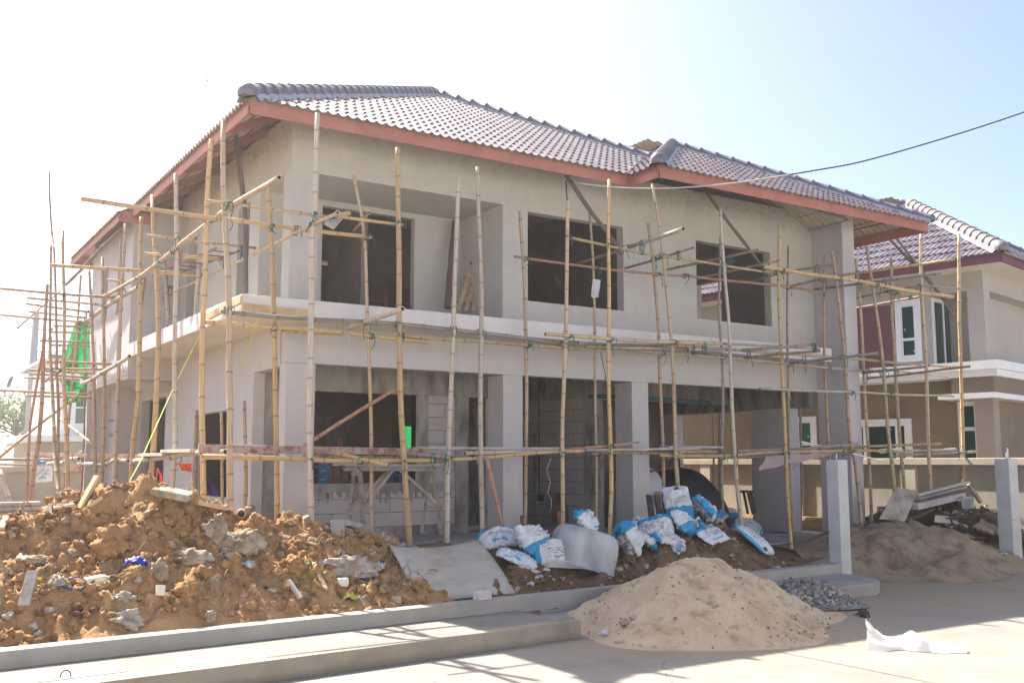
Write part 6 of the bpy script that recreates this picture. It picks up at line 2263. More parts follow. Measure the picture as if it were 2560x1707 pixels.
for k, (p, sz, lab) in enumerate((((8.865,14.26,0.34), 0.3, "flat sack scrap touching the plywood edge"), ((6.807,9.915,0.6), 0.34, "sack scrap behind the ball-like sack"), ((8.329,9.779,0.54), 0.36, "sack scrap in front of the blue ended sack"),
                               ((9.227,9.849,0.669), 0.34, "sack scrap wedged under the crumpled sack behind the tallest one"), ((9.983,10.189,0.771), 0.36, "sack scrap under the long white sack"), ((8.617,10.273,0.709), 0.34, "sack scrap behind the torn sack"), ((8.768,9.599,0.492), 0.26, "muddy sack scrap low at the foot of the pile"))):
    sack(on_bank(p, 0.05), sz, sz * 0.75, 0.08, 35 * k, 20 + 9 * (k % 4), -14 + 8 * k, ("bag_b", "bag_d", "bag_a")[k % 3], lab, 70 + k, 0.07)

# rubber tub lying upside down
tc = on_bank((7.141,9.549,0.464), -0.13)
tub_R = Matrix.Rotation(RAD(-33), 3, "Z") @ Matrix.Rotation(RAD(15), 3, "Y") @ Matrix.Rotation(RAD(-6), 3, "X")
m = MB()
prof = [(0.43, 0.0), (0.435, 0.018), (0.408, 0.03), (0.408, 0.1), (0.405, 0.25), (0.39, 0.35), (0.355, 0.42), (0.29, 0.452), (0.2, 0.462), (0.0, 0.466)]
na = 40
rings = []
for (r_, z) in prof:
    rings.append([m.vert(tc + Vector((0, 0, 0.06)) + tub_R @ Vector((r_ * math.cos(2 * math.pi * k / na), r_ * 0.92 * math.sin(2 * math.pi * k / na), z + 0.006 * fbm(k * 0.4, z * 9)))) for k in range(na)])
for a, b in zip(rings[:-1], rings[1:]):
    for k in range(na):
        m.face((a[k], a[(k + 1) % na], b[(k + 1) % na], b[k]), 0, None, True)
tub = tag(m.build("mortar_tub", "tub"), "grey cement crusted rubber tub lying upside down among the sacks", "mortar tub")
sack(tc + Vector(((0.16, 0.12, 0.56))), 0.34, 0.34, 0.20, 30, 50, 15, "bag_d", "peaked sack dropped on top of the upturned tub", 6, 0.06)

# plywood sheet propped against the earth bank
A, B_, C_, D_ = (Vector(p) for p in ((4.764,9.72,0.75), (5.984,9.92,0.75), (5.831,8.902,0.27), (4.653,8.842,0.27)))
m = MB()
N = 14
nrm = (B_ - A).cross(D_ - A).normalized()
if nrm.y > 0:
    nrm = -nrm
gt, gb = {}, {}
for i in range(N + 1):
    for j in range(N + 1):
        s, t = i / N, j / N
        p = A.lerp(B_, s).lerp(D_.lerp(C_, s), t)
        p = p + Vector((0, 0, -0.055 * math.sin(math.pi * s) * (1 - t) ** 2)) + nrm * (0.02 * math.sin(math.pi * t))
        gt[i, j] = m.vert(p)
        gb[i, j] = m.vert(p - nrm * 0.014)
for i in range(N):
    for j in range(N):
        m.face((gt[i, j], gt[i, j + 1], gt[i + 1, j + 1], gt[i + 1, j]), 0, None, True)
        m.face((gb[i, j], gb[i + 1, j], gb[i + 1, j + 1], gb[i, j + 1]), 0, None, True)
for k in range(N):
    for (p, q) in (((k, 0), (k + 1, 0)), ((k + 1, N), (k, N)), ((0, k + 1), (0, k)), ((N, k), (N, k + 1))):
        m.face((gt[p], gt[q], gb[q], gb[p]), 0)
tag(m.build("plywood_sheet", "ply"), "large stained plywood sheet leaning from the low beam onto the bank", "plywood sheet")


def block(name, c, size, yaw, mat, label, cat, tilt=0.0, roll=0.0, bev=0.01, group=None):
    R = Matrix.Rotation(RAD(yaw), 3, "Z") @ Matrix.Rotation(RAD(tilt), 3, "X") @ Matrix.Rotation(RAD(roll), 3, "Y")
    m = MB()
    sx, sy, sz = (s / 2 for s in size)
    m.box((-sx, -sy, -sz), (sx, sy, sz), 0, R, c)
    o = m.build(name, mat, bevel=bev)
    return tag(o, label, cat, group)


MAT["aac_plain"] = M("aerated_block", (0.48, 0.45, 0.455), (0.55, 0.52, 0.525), 8.0, 0.95, 0.2, 60.0)
_p = Vector((5.242,8.795,0.275))
block("aerated_block", (_p.x, beam_y(_p.x) + 0.09, 0.275 + 0.042), (0.165, 0.10, 0.085), 5, "aac_plain", "small pinkish white block standing on the low beam before the plywood", "block")
_p = on_bank((6.847,9.41,0.41), 0.06)
block("aerated_block", _p, (0.60, 0.13, 0.085), -28, "aac_plain", "long flat block lying in front of the rubber tub", "block", 4, 3)
for k, (px_, lab) in enumerate((((6.276,9.403,0.408), "left"), ((6.378,9.331,0.378), "middle"), ((6.527,9.351,0.389), "right"))):
    block("block_shard", on_bank(px_, 0.025), (0.13, 0.07, 0.03), 30 * k, "aac_plain", lab + " one of three broken block shards before the printed upright sack", "block shard", 15, 10 * k, 0.004)

# ------------------------------------------------------------------ debris on the soil heap
def g(p, dz=0.0):
    return Vector((p[0], p[1], ground_at(p[0], p[1]) + dz))


def lump(name, p, r, sq, mat, label, cat, seed, yaw=0, dz=0.35, jag=0.42):
    m0 = clod_mesh(seed, 4, jag, sq)
    R = Matrix.Rotation(RAD(yaw), 3, "Z")
    c = g(p) + Vector((0, 0, r * sq[2] * dz))
    m = MB()
    for v in m0.v:
        d = 0.8 + 0.13 * noise.fractal(v * 5.0 + Vector((seed, 0, 0)), 0.7, 2.2, 4)
        m.v.append(c + R @ (v * (r * d)))
    for f in m0.f:
        m.face(f, 0, None, True)
    return tag(m.build(name, mat), label, cat)


lump("soil_lump", (1.901,9.352,0.902), 0.2, (1.0, 0.8, 0.85), "clod", "biggest cracked boulder of orange soil in the middle of the heap", "soil lump", 31, 10, 0.1)
lump("soil_lump", (2.521,9.453,1.048), 0.14, (1.0, 0.8, 0.85), "clod", "pale rounded soil boulder high on the heap below the white slab", "soil lump", 32, 40, 0.2)
lump("soil_lump", (3.461,9.097,0.563), 0.15, (1.0, 0.9, 0.85), "clod", "round soil ball left of the long white rubble piece", "soil lump", 33, 0, 0.4)
lump("soil_lump", (2.388,8.731,0.424), 0.115, (1.1, 0.8, 0.85), "clod", "square orange soil block low on the heap near the beam", "soil lump", 34, 20, 0.4)
lump("soil_lump", (2.595,8.933,0.579), 0.10, (1.5, 0.8, 0.7), "clod", "oblong soil lump below the standing concrete fragment", "soil lump", 35, 10, 0.4)
lump("soil_lump", (3.279,9.637,0.975), 0.13, (1.0, 0.8, 0.9), "clod", "soil lump at the crest where the heap thins toward the corner column", "soil lump", 36, 0, 0.3)
lump("soil_lump", (7.563,14.901,0.34), 0.09, (1.2, 0.9, 0.9), "soil", "lump of soil packed round the foot of the split golden upright", "soil lump", 37, 0, 0.4)
lump("soil_lump", (7.808,9.451,0.399), 0.12, (1.0, 0.8, 0.8), "soil_dark", "dark soil lump at the foot of the torn sack", "soil lump", 38, 0, 0.4)
lump("soil_lump", (8.925,9.636,0.522), 0.07, (1.2, 0.8, 0.8), "soil_dark", "small dark soil lump between the flat sack and the pile", "soil lump", 39, 0, 0.4)
lump("concrete_fragment", (2.996,9.227,0.753), 0.19, (1.25, 0.7, 0.75), "chunk", "largest grey concrete fragment in the middle of the heap", "rubble", 41, -15, 0.3, 0.6)
lump("concrete_fragment", (2.781,9.248,0.827), 0.15, (0.75, 0.5, 1.15), "chunk", "upright jagged concrete fragment left of the largest one", "rubble", 42, 0, 0.3, 0.55)
lump("concrete_fragment", (2.517,9.13,0.756), 0.15, (1.35, 0.6, 0.6), "chunk", "elongated tan concrete fragment left of the jagged upright one", "rubble", 43, -40, 0.5, 0.5)
lump("concrete_fragment", (2.199,8.996,0.662), 0.105, (0.9, 0.7, 1.1), "chunk", "tan angular fragment above the cream bottle", "rubble", 44, 0, 0.4, 0.5)
lump("concrete_fragment", (4.115,9.258,0.532), 0.26, (1.35, 0.45, 0.48), "chunk_white", "long knobbly white piece of rubble near the plywood", "rubble", 45, -6, 0.4, 0.55)
lump("concrete_fragment", (3.766,9.181,0.559), 0.06, (1.0, 0.8, 0.9), "chunk_white", "small white stone left of the long white rubble piece", "rubble", 46, 0, 0.4, 0.5)
lump("concrete_fragment", (1.881,8.604,0.338), 0.13, (1.2, 0.8, 0.7), "chunk_white", "crumbling white lump low on the heap just above the beam", "rubble", 47, 0, 0.2, 0.7)
lump("concrete_fragment", (1.885,8.728,0.417), 0.08, (1.2, 0.8, 0.7), "chunk_white", "whitish lump above the crumbling one by the beam", "rubble", 48, 0, 0.2, 0.6)
lump("concrete_fragment", (1.404,8.923,0.514), 0.075, (1.0, 0.8, 0.8), "chunk_white", "grey white stone left of the blue plastic ring", "rubble", 49, 0, 0.4, 0.5)
lump("concrete_fragment", (2.54,8.563,0.288), 0.06, (0.9, 0.8, 1.0), "chunk", "reddish tan stone touching the beam in the middle of the heap", "rubble", 50, 0, 0.5, 0.4)
lump("concrete_fragment", (1.314,9.391,0.782), 0.11, (1.8, 0.6, 0.5), "chunk", "flat tan stone on the left flank of the heap", "rubble", 51, 10, 0.5, 0.4)
lump("concrete_fragment", (3.829,9.556,0.764), 0.06, (1.2, 0.8, 0.7), "chunk_white", "white lump at the left end of the plaster chip patch", "rubble", 52, 0, 0.4, 0.4)

block("stone_slab", g((2.476,9.67,1.223), 0.05), (0.36, 0.22, 0.075), -28, "chunk", "pale stone slab resting on the crest of the soil heap", "stone slab", 8, 10, 0.02)


def stick(p, q, w, h, mat, label, cat="board", dz=0.03, dz2=None):
    a, b = g(p, dz), g(q, dz if dz2 is None else dz2)
    m = MB()
    m.beam(a, b, w, h)
    return tag(m.build("timber_offcut", mat, bevel=0.004), label, cat, "timber offcuts on the soil heap")


stick((3.921,29.129,0.34), (1.565,9.844,1.117), 0.11, 0.025, "wood_pale", "flat pale board on the left shoulder of the heap", dz=0.05)
stick((1.482,9.855,1.084), (1.65,9.842,1.157), 0.13, 0.025, "wood_pale", "short pale board lying across the flat one", dz=0.09)
stick((1.7,9.865,1.184), (1.853,9.932,1.265), 0.07, 0.03, "wood", "board sticking up from the top of the heap", dz=0.03, dz2=0.13)
stick((1.699,9.813,1.157), (1.875,9.751,1.17), 0.05, 0.03, "wood", "short brown lath under the board that sticks up", dz=0.03)
stick((2.678,9.646,1.19), (3.08,9.829,1.165), 0.13, 0.04, "wood", "thick plank lying along the crest behind the stone slab", dz=0.05)
stick((9.094,28.581,0.34), (3.368,9.492,0.865), 0.045, 0.03, "wood", "long thin lath sliding down the right side of the heap", dz=0.05)
stick((2.777,9.528,1.058), (2.895,9.454,0.954), 0.03, 0.025, "wood_grey", "thin grey lath right of the pale soil boulder", dz=0.04)
stick((3.684,9.148,0.545), (3.679,8.831,0.358), 0.04, 0.03, "wood", "bright lath pointing at the beam below the long white rubble", dz=0.04)
stick((3.341,8.89,0.44), (3.413,8.763,0.349), 0.045, 0.03, "wood_pale", "short white painted lath low on the right of the heap", dz=0.04)
stick((1.149,8.829,0.451), (1.223,8.994,0.544), 0.085, 0.03, "wood_grey", "grey board end leaning low on the left of the heap", dz=0.03, dz2=0.09)
stick((1.045,9.637,0.9), (1.097,9.788,0.983), 0.05, 0.03, "wood", "tan board end cut by the left picture edge", dz=0.05)
stick((1.446,9.765,1.023), (1.467,9.971,1.136), 0.03, 0.03, "wood_dark", "dark stick under the crossed pale boards", dz=0.01, dz2=0.02)
stick((1.552,8.842,0.474), (1.672,8.899,0.529), 0.035, 0.02, "wood_dark", "dark flat strip beside the blue plastic ring", dz=0.04)
stick((2.802,9.069,0.662), (3.002,9.098,0.648), 0.02, 0.02, "wood_dark", "thin dark stick below the largest concrete fragment", dz=0.05)
stick((3.684,9.483,0.752), (3.816,9.413,0.685), 0.035, 0.02, "wood", "tan splinter below the plaster chips", dz=0.03)
bam("bamboo_offcut", [g((3.191,9.822,1.112), 0.05), g((9.999,28.606,0.34), 0.14)], 0.040, "bam", "stout bamboo offcut with an open end on the crest by the corner column", "timber offcuts on the soil heap", "bamboo offcut")
for k in range(6):
    block("stacked_plank", g((1.096,9.975,1.069), -0.10 + 0.045 * k) + Vector((-0.1, 0.4, 0)), (0.9, 0.14, 0.035), 4 * k - 14, "wood_grey", ("lowest", "second lowest", "third lowest", "third highest", "second highest", "highest")[k] + " plank of the small stack at the left picture edge", "board", group="planks stacked at the left edge")

m = MB()
m.box((-0.075, -0.06, -0.09), (0.075, 0.06, 0.09), 0, Matrix.Rotation(RAD(-20), 3, "Z"), g((4.263,9.947,0.848), 0.09))
tag(m.build("concrete_block", "beam_top", bevel=0.02), "small square concrete block on the rim of the heap left of the plywood", "block")
a, b = g((4.38,10.017,0.848), 0.06), g((7.61,14.483,0.34), 0.02)
m = MB()
m.beam(a, b, 0.10, 0.06)
tag(m.build("concrete_lath", "plank_grey", bevel=0.006), "long whitish plank lying behind the plaster chips", "board")

# small rubbish
def bottle(p, L, r, mat, yaw, label):
    d = Vector((math.cos(RAD(yaw)), math.sin(RAD(yaw)), 0.12)).normalized()
    c = g(p, r * 0.7)
    pts, rs = [], []
    for (t, k) in ((0, 0.8), (0.03, 1.0), (0.55, 1.0), (0.7, 0.85), (0.82, 0.42), (0.97, 0.38), (1.0, 0.40)):
        pts.append(c + d * ((t - 0.5) * L))
        rs.append(r * k)
    m = MB()
    m.tube(pts, rs, 12)
    return tag(m.build("bottle", mat), label, "bottle")


bottle((1.725,8.944,0.565), 0.25, 0.05, "cream_plastic", 10, "cream plastic bottle lying on the lower heap")
bottle((1.512,8.75,0.419), 0.2, 0.03, "brown_glass", -50, "brown glass bottle stuck in the soil near the beam")
bottle((13.647,9.38,0.465), 0.16, 0.03, "brown_glass", -20, "brown bottle on the damp sand beside the blue pipe")
m = MB()
c = g((1.501,8.918,0.523), 0.04)
m.tube([c + Vector((0.11 * math.cos(a), 0.05 * math.sin(a), 0.015 * math.sin(2 * a) + 0.04 * math.sin(a))) for a in (2 * math.pi * k / 20 for k in range(21))], 0.006, 6)
tag(m.build("plastic_ring", "navy"), "bent blue plastic ring on the soil left of the bottle", "ring")
block("tile_piece", g((2.167,8.727,0.434), 0.06), (0.075, 0.03, 0.085), 8, "cream_plastic", "white tile piece standing in the soil below the heap centre", "tile piece", -15, 8, 0.005)


def scrap(name, p, s, mat, label, cat, seed, dz=0.03, stand=0.5):
    m = MB()
    n = 9
    ids = {}
    R = Matrix.Rotation(seed * 1.3, 3, "Z")
    for i in range(n + 1):
        for j in range(n + 1):
            a, b = i / n - 0.5, j / n - 0.5
            z = 0.35 * noise.fractal(Vector((a * 2.6 + seed, b * 2.6, seed)), 0.7, 2.0, 4) * s * stand * 2 + 0.12 * s * (1 - 4 * a * a) * (1 - 4 * b * b)
            ids[i, j] = m.vert(g(p, dz) + R @ Vector((a * s * (1 + 0.3 * noise.noise(Vector((b * 3, seed, 0)))), b * s * 0.7 * (1 + 0.3 * noise.noise(Vector((a * 3, 0, seed)))), z)))
    for i in range(n):
        for j in range(n):
            m.face((ids[i, j], ids[i + 1, j], ids[i + 1, j + 1], ids[i, j + 1]), 0, None, True)
    o = m.build(name, mat)
    so = o.modifiers.new("Solidify", "SOLIDIFY")
    so.thickness = 0.003
    return tag(o, label, cat)


scrap("plastic_scrap", (2.017,8.973,0.629), 0.17, "navy", "dark blue plastic scrap above the cream bottle", "plastic scrap", 2)
scrap("plastic_scrap", (4.546,9.511,0.612), 0.18, "film", "white plastic scrap on the slope left of the plywood", "plastic scrap", 3)
scrap("plastic_scrap", (2.996,9.078,0.636), 0.14, "film", "whitish film scrap under the largest concrete fragment", "plastic scrap", 4)
scrap("plastic_scrap", (1.079,9.219,0.67), 0.10, "film_pink", "pink paper scrap near the left picture edge", "paper scrap", 5)
scrap("plastic_scrap", (1.176,9.314,0.73), 0.10, "film", "small white film scrap on the left flank", "plastic scrap", 6)
scrap("work_glove", (3.917,8.8,0.322), 0.15, "yellowgreen", "yellow green work glove at the foot of the heap", "glove", 7)
scrap("paper_scrap", (6.111,9.048,0.281), 0.11, "film", "white paper scrap by the low beam right of the plywood", "paper scrap", 8)
scrap("plastic_wrapper", (9.19,7.733,-0.001), 0.16, "cloth_red", "red and white wrapper at the edge of the gravel heap", "wrapper", 9)
scrap("dark_scrap", (9.02, 7.05, 0), 0.16, "cloth_dark", "black rubber scrap on the street beside the sand heap", "scrap", 10)
scrap("plastic_scrap", (7.508,9.625,0.48), 0.16, "film", "milky film scrap under the right rim of the tub", "plastic scrap", 11)
m = MB()
m.tube([g((4.014,8.8,0.315), 0.02), g((4.048,8.747,0.289), 0.02)], 0.006, 6)
tag(m.build("drinking_straw", "vinyl_blue"), "bright blue straw beside the yellow green glove", "straw")
m = MB()
c = g((3.924,9.035,0.444), 0.035)
m.tube([c + Vector((-0.06, 0, 0.01)), c + Vector((0.06, 0.01, 0.0))], [0.035, 0.045], 12)
tag(m.build("plastic_cup", "film"), "clear plastic cup lying below the long white rubble", "cup")
m = MB()
m.tube([g((13.278,9.353,0.494), 0.04), g((13.57,9.374,0.374), 0.03)], 0.035, 10)
tag(m.build("pipe_offcut", "vinyl_blue"), "short bright blue pipe on the damp sand heap", "pipe")
for k, (p, s, mt, lab) in enumerate((((5.95, 7.55), 0.05, "aac_plain", "pinkish round stone at the left foot of the pale sand heap"), ((6.06, 7.42), 0.055, "chunk", "grey green stone right of the pinkish one at the sand foot"), ((6.18, 7.42), 0.045, "chunk_white", "pale flat stone at the left foot of the sand heap"), ((9.02, 7.15), 0.03, "chunk_white", "white pebble on the street beside the black scrap"))):
    m0 = clod_mesh(60 + k, 2, 0.3, (1, 0.8, 0.7))
    m = MB()
    c = Vector((p[0], p[1], max(0.0, sh(p[0], p[1]) if p[0] < 8 else 0.0) + s * 0.5))
    m.v = [c + v * s for v in m0.v]
    for f in m0.f:
        m.face(f, 0, None, True)
    tag(m.build("stone", mt), lab, "stone")

# dry roots and weeds
m = MB()
for k in range(70):
    x, y = rng.uniform(0.2, 5.0), rng.uniform(8.8, 10.0)
    p = g((x, y), 0.01)
    d = Vector((rng.uniform(-1, 1), rng.uniform(-0.4, 0.2), rng.uniform(-0.3, 0.5))).normalized()
    L = rng.uniform(0.08, 0.3)
    m.tube(catmull([p, p + d * L * 0.5 + Vector((0, -0.02, 0.05)), g(((p + d * L).x, (p + d * L).y), 0.012)], 0.03), rng.uniform(0.002, 0.006), 4)
stuff(m.build("dry_roots", "root"), "thin dry roots and twigs tangled over the soil heap", "dry roots")
m = MB()
for (cx, cy, n) in ((3.55, 9.05, 34), (3.35, 9.35, 22), (0.55, 8.85, 12), (1.4, 9.0, 10), (4.55, 9.8, 16), (2.9, 9.9, 8)):
    for k in range(n):
        p = g((cx + rng.gauss(0, 0.09), cy + rng.gauss(0, 0.07)), 0.0)
        d = Vector((rng.gauss(0, 0.4), rng.gauss(0, 0.3), 1)).normalized()
        L = rng.uniform(0.06, 0.18)
        s = d.orthogonal().normalized() * 0.004
        t = p + d * L + Vector((rng.gauss(0, 0.04), -0.02, -0.02))
        m.quad(p - s, p + s, p.lerp(t, 0.6) + s + Vector((0, 0, 0.02)), p.lerp(t, 0.6) - s + Vector((0, 0, 0.02)))
        m.quad(p.lerp(t, 0.6) - s + Vector((0, 0, 0.02)), p.lerp(t, 0.6) + s + Vector((0, 0, 0.02)), t, t)
stuff(m.build("weeds", "grass"), "sparse green weeds sprouting from the soil heap", "weeds")

# ------------------------------------------------------------------ things hanging on the scaffold
def cloth_sheet(name, A, B_, C_, D_, mat, label, cat, seed, amp=0.05, n=16, fold=3.0, ragged=0.0):
    """A top left, B top right, C bottom right, D bottom left"""
    A, B_, C_, D_ = (Vector(p) for p in (A, B_, C_, D_))
    nr = (B_ - A).cross(D_ - A)
    nr = nr.normalized() if nr.length > 1e-6 else Vector((0, -1, 0))
    m = MB()
    ids = {}
    for i in range(n + 1):
        for j in range(n + 1):
            s, t = i / n, j / n
            tt = t * (1 + ragged * noise.noise(Vector((s * 4, seed, 0))))
            p = A.lerp(B_, s).lerp(D_.lerp(C_, s), tt)
            w = math.sin(s * math.pi * 2 * fold + 2.0 * noise.noise(Vector((t * 2, seed, 1)))) + 0.6 * noise.fractal(Vector((s * 3, t * 3, seed)), 0.8, 2.0, 3)
            ids[i, j] = m.vert(p + nr * (amp * w * (0.25 + 0.75 * t)))
    for i in range(n):
        for j in range(n):
            m.face((ids[i, j], ids[i + 1, j], ids[i + 1, j + 1], ids[i, j + 1]), 0, None, True)
    return tag(m.build(name, mat), label, cat)


cloth_sheet("safety_net", (3.391,21.2,4.383), (3.859,21.2,4.468), (4.014,21.2,3.116), (3.166,21.2,3.46), "net", "upper bright green net sheet hung at the far end of the scaffold", "safety net", 3, 0.16, 22, 2.2, 0.12)
cloth_sheet("safety_net", (3.147,21.0,3.224), (3.899,21.0,3.147), (3.861,21.0,3.002), (3.282,21.0,2.699), "net", "lower ragged green net strip above the distant house window", "safety net", 6, 0.10, 18, 3.0, 0.5)
cloth_sheet("safety_net", (10.3, 20.95, 2.5), (11.3, 20.95, 2.5), (11.3, 20.95, 1.25), (10.3, 20.95, 1.25), "net", "green net covering the rear opening seen through the porch window", "safety net", 8, 0.03, 10, 2.0)
cloth_sheet("white_rag", (8.582,11.1,4.216), (8.726,11.1,4.213), (8.679,11.1,3.954), (8.55,11.1,3.953), "film", "white rag hanging on the thin upright before the middle upper window", "rag", 2, 0.03, 10, 1.5, 0.2)
cloth_sheet("plastic_film", (11.672,10.8,1.715), (13.252,10.8,1.785), (13.14,10.75,1.746), (11.514,10.8,1.496), "film_pink", "torn pinkish plastic film hanging under the rail before the carport", "plastic film", 4, 0.03, 14, 3.0, 0.3)
cloth_sheet("plastic_film", (14.517,10.9,1.847), (15.16,10.9,1.879), (15.231,10.9,1.783), (14.555,10.9,1.78), "film", "white plastic film lying on the rails before the lower window", "plastic film", 5, 0.02, 10, 2.0, 0.2)
cloth_sheet("red_cloth", (2.71,10.4,1.61), (2.846,10.4,1.61), (2.842,10.4,1.521), (2.736,10.4,1.546), "cloth_red", "red and dark cloth knotted under the left lower rail", "cloth", 7, 0.03, 10, 2.0, 0.4)
cloth_sheet("purple_cloth", (4.7,16.215,1.387), (4.7,15.995,1.377), (4.7,15.62,1.086), (4.7,16.087,1.073), "cloth_purple", "purple cloth hanging inside the ground floor side window", "cloth", 9, 0.03, 8, 1.0, 0.2)
hs_ = Vector((3.2,23.081,1.45))
sack(hs_, 0.40, 0.52, 0.22, 10, 80, 10, "bag_d", "blue and white cement sack hung on the far left rail", 21, 0.07)
for k, (x, y) in enumerate(((248, 985), (140, 1172), (365, 1165), (228, 946))):
    c = {0: (3.3,18.348,2.998), 1: (3.2,21.274,1.586), 2: (2.651,11.0,1.559), 3: (3.25,19.325,1.589)}[k]
    c = Vector(c)
    m = MB()
    for q in range(5):
        d = Vector((rng.uniform(-0.12, 0.12), rng.uniform(-0.05, 0.05), -rng.uniform(0.08, 0.3)))
        m.tube(catmull([c, c + d * 0.5 + Vector((0.02, 0, 0)), c + d], 0.05), 0.006, 4)
    tag(m.build("red_tape", "tape_red"), ("red tape tassel on the thick rail under the side bay", "red tape tassel beside the hanging cement sack", "red tape tassel before the dark side doorway", "red tape tassel on the crooked rail at left")[k], "tape")

# strings
def cord(name, pts, r, mat, label, cat):
    m = MB()
    m.tube(catmull(pts, 0.15), r, 5)
    return tag(m.build(name, mat), label, cat)


cord("lime_string", [(3.55,12.83,3.251), (3.3,13.17,2.495), (2.361,10.6,1.582), (2.197,10.3,1.409)], 0.006, "string", "long lime green string stretched from the ledge down to the soil heap", "string")
cord("lime_string", [(3.6,10.717,3.224), (3.62,10.849,3.138), (3.65,11.131,2.978), (3.68,11.521,2.65)], 0.005, "string", "short lime green string dangling from the ledge soffit", "string")
cord("dangling_cord", [(8.32,10.6,3.104), (8.343,10.58,2.94), (8.398,10.6,2.781), (8.354,10.6,2.606)], 0.007, "rope", "dark green cord dangling before the third column lintel", "cord")
cord("white_string", [(7.694,10.9,1.676), (7.622,10.9,1.518), (7.686,10.9,1.36), (7.64,10.9,1.219), (7.704,10.9,1.124), (7.683,10.9,0.952)], 0.004, "film", "kinked white string dangling before the alcove", "string")
cab = [(8.267,11.3,5.651), (8.224,11.05,5.554), (8.444,10.9,5.518), (8.87,10.7,5.495), (9.309,10.5,5.509), (9.756,10.3,5.548), (10.203,10.1,5.611), (10.667,9.9,5.701), (11.14,9.7,5.805)]
cab2 = [(11.14,9.7,5.805), (11.56,9.55,5.903), (12.213,9.2,6.062), (13.469,8.7,6.5), (14.826,8.2,7.025), (16.318,7.7,7.672)]
cb = cord("overhead_cable", cab2, 0.011, "cable", "black overhead cable sagging from the upper right to the eave", "cable")
m = MB()
m.tube(catmull(cab[1:], 0.15), 0.011, 6)
m.build("pale_end", "cable_pale", cb)
m = MB()
m.tube(catmull([cab[1], cab[0], (8.31,11.35,5.503), (8.323,11.35,5.386)], 0.1), 0.010, 6)
m.build("loose_end", "cable", cb)

# ------------------------------------------------------------------ trestle and goods in the porch
tr = root("trestle", Vector((6.141,12.4,0.679)))
tag(tr, "rough wooden trestle with a plank top in the porch", "trestle")


def tbar(name, a, b, w, h, mat="wood_grey", par=tr):
    m = MB()
    m.beam(a, b, w, h)
    return m.build(name, mat, par)


tbar("top_board", (5.212,12.25,1.592), (6.774,12.25,1.579), 0.24, 0.03, "plank_grey")
tbar("top_beam", (5.309,12.2,1.55), (6.746,12.2,1.541), 0.05, 0.08, "wood_grey")
tbar("leg", (5.519,12.35,1.502), (5.477,12.4,0.74), 0.05, 0.04)
tbar("leg", (5.526,12.2,1.524), (5.559,12.1,0.718), 0.05, 0.04)
tbar("leg", (6.664,12.35,1.513), (6.563,12.4,0.652), 0.05, 0.04)
tbar("leg", (6.633,12.2,1.525), (6.706,12.1,0.632), 0.05, 0.04)
tbar("stretcher", (5.394,12.3,0.971), (5.548,12.1,0.954), 0.05, 0.04)
tbar("stretcher", (6.556,12.3,1.005), (6.703,12.1,0.993), 0.05, 0.04)
tbar("brace", (6.011,12.25,1.543), (5.427,12.35,0.978), 0.045, 0.04)
tbar("brace", (6.022,12.2,1.543), (5.508,12.1,0.986), 0.045, 0.04)
tbar("brace", (6.082,12.2,1.553), (6.724,12.15,1.007), 0.045, 0.04)
tbar("wedge", (5.396,12.15,1.483), (5.492,12.15,1.482), 0.06, 0.07)

CG = "cartons stacked behind the porch window"


def carton(c, w, d, h, label):
    m = MB()
    m.box((c[0] - w / 2, c[1] - d / 2, c[2]), (c[0] + w / 2, c[1] + d / 2, c[2] + h - 0.006))
    o = m.build("tile_carton", "box_blue")
    tag(o, label, "carton", CG)
    m = MB()
    m.box((c[0] - w / 2 + 0.01, c[1] - d / 2 - 0.003, c[2] + 0.012), (c[0] - w / 2 + 0.11, c[1] - d / 2 - 0.001, c[2] + h - 0.02))
    m.build("black_label", "box_dark", o)
    m = MB()
    m.box((c[0] - w / 2 + 0.15, c[1] - d / 2 - 0.003, c[2] + h * 0.45), (c[0] + w / 2 - 0.05, c[1] - d / 2 - 0.001, c[2] + h * 0.6))
    m.build("pale_print", "box_pale", o)


for row in range(9):
    for k in range(2):
        carton((7.02 + 0.34 * k + 0.05 * (row % 2) - 0.1, 13.85, 0.56 + 0.125 * row), 0.33, 0.3, 0.125, "blue carton in the stack at the right of the porch window")
for row in range(10):
    for k in range(2):
        carton((5.35 + 0.30 * k, 14.0, 0.56 + 0.125 * row), 0.28, 0.3, 0.125, "dark blue carton in the stack at the left of the porch window")
m = MB()
c = Vector((7.05, 13.40, 1.32))
m.tube([c, c + Vector((0, 0, 0.09))], 0.04, 14)
tag(m.build("tin_can", "metal"), "shiny tin can on the sill of the porch window", "tin")
for k, (x, ln) in enumerate(((5.95, 0.75), (6.05, 0.9), (6.18, 0.7))):
    plank("leaning_plank", (x, 14.3, 0.6), (x + 0.22, 14.6, 0.6 + ln + 0.5), 0.10, 0.02, "wood_red", ("left", "middle", "right")[k] + " one of three dark red boards leaning inside the porch window", up_=(0, -1, 0.3), group="boards leaning in the dark room")
block("dark_board", Vector((9.87,13.7,0.873)) + Vector((0, 0, 0.0)), (0.42, 0.03, 0.46), 4, "wood_dark", "dark square panel leaning in the alcove", "panel", -12, 0, 0.003)
block("concrete_slab", Vector((8.142,13.657,0.6)), (0.32, 0.12, 0.07), 3, "beam_top", "small pale slab on the porch floor before the door", "slab")
for (p, z1, lab) in (((7.465,11.25,0.617), 0.92, "short stake tied to the upright by the second column"), ((7.818,10.9,0.765), 0.98, "short brown stake in front of the alcove step")):
    m = MB()
    m.beam((p[0], p[1], p[2] - 0.3), (p[0], p[1], z1), 0.035, 0.03, up=(0, 1, 0))
    tag(m.build("stake", "wood_red"), lab, "stake", "short stakes")

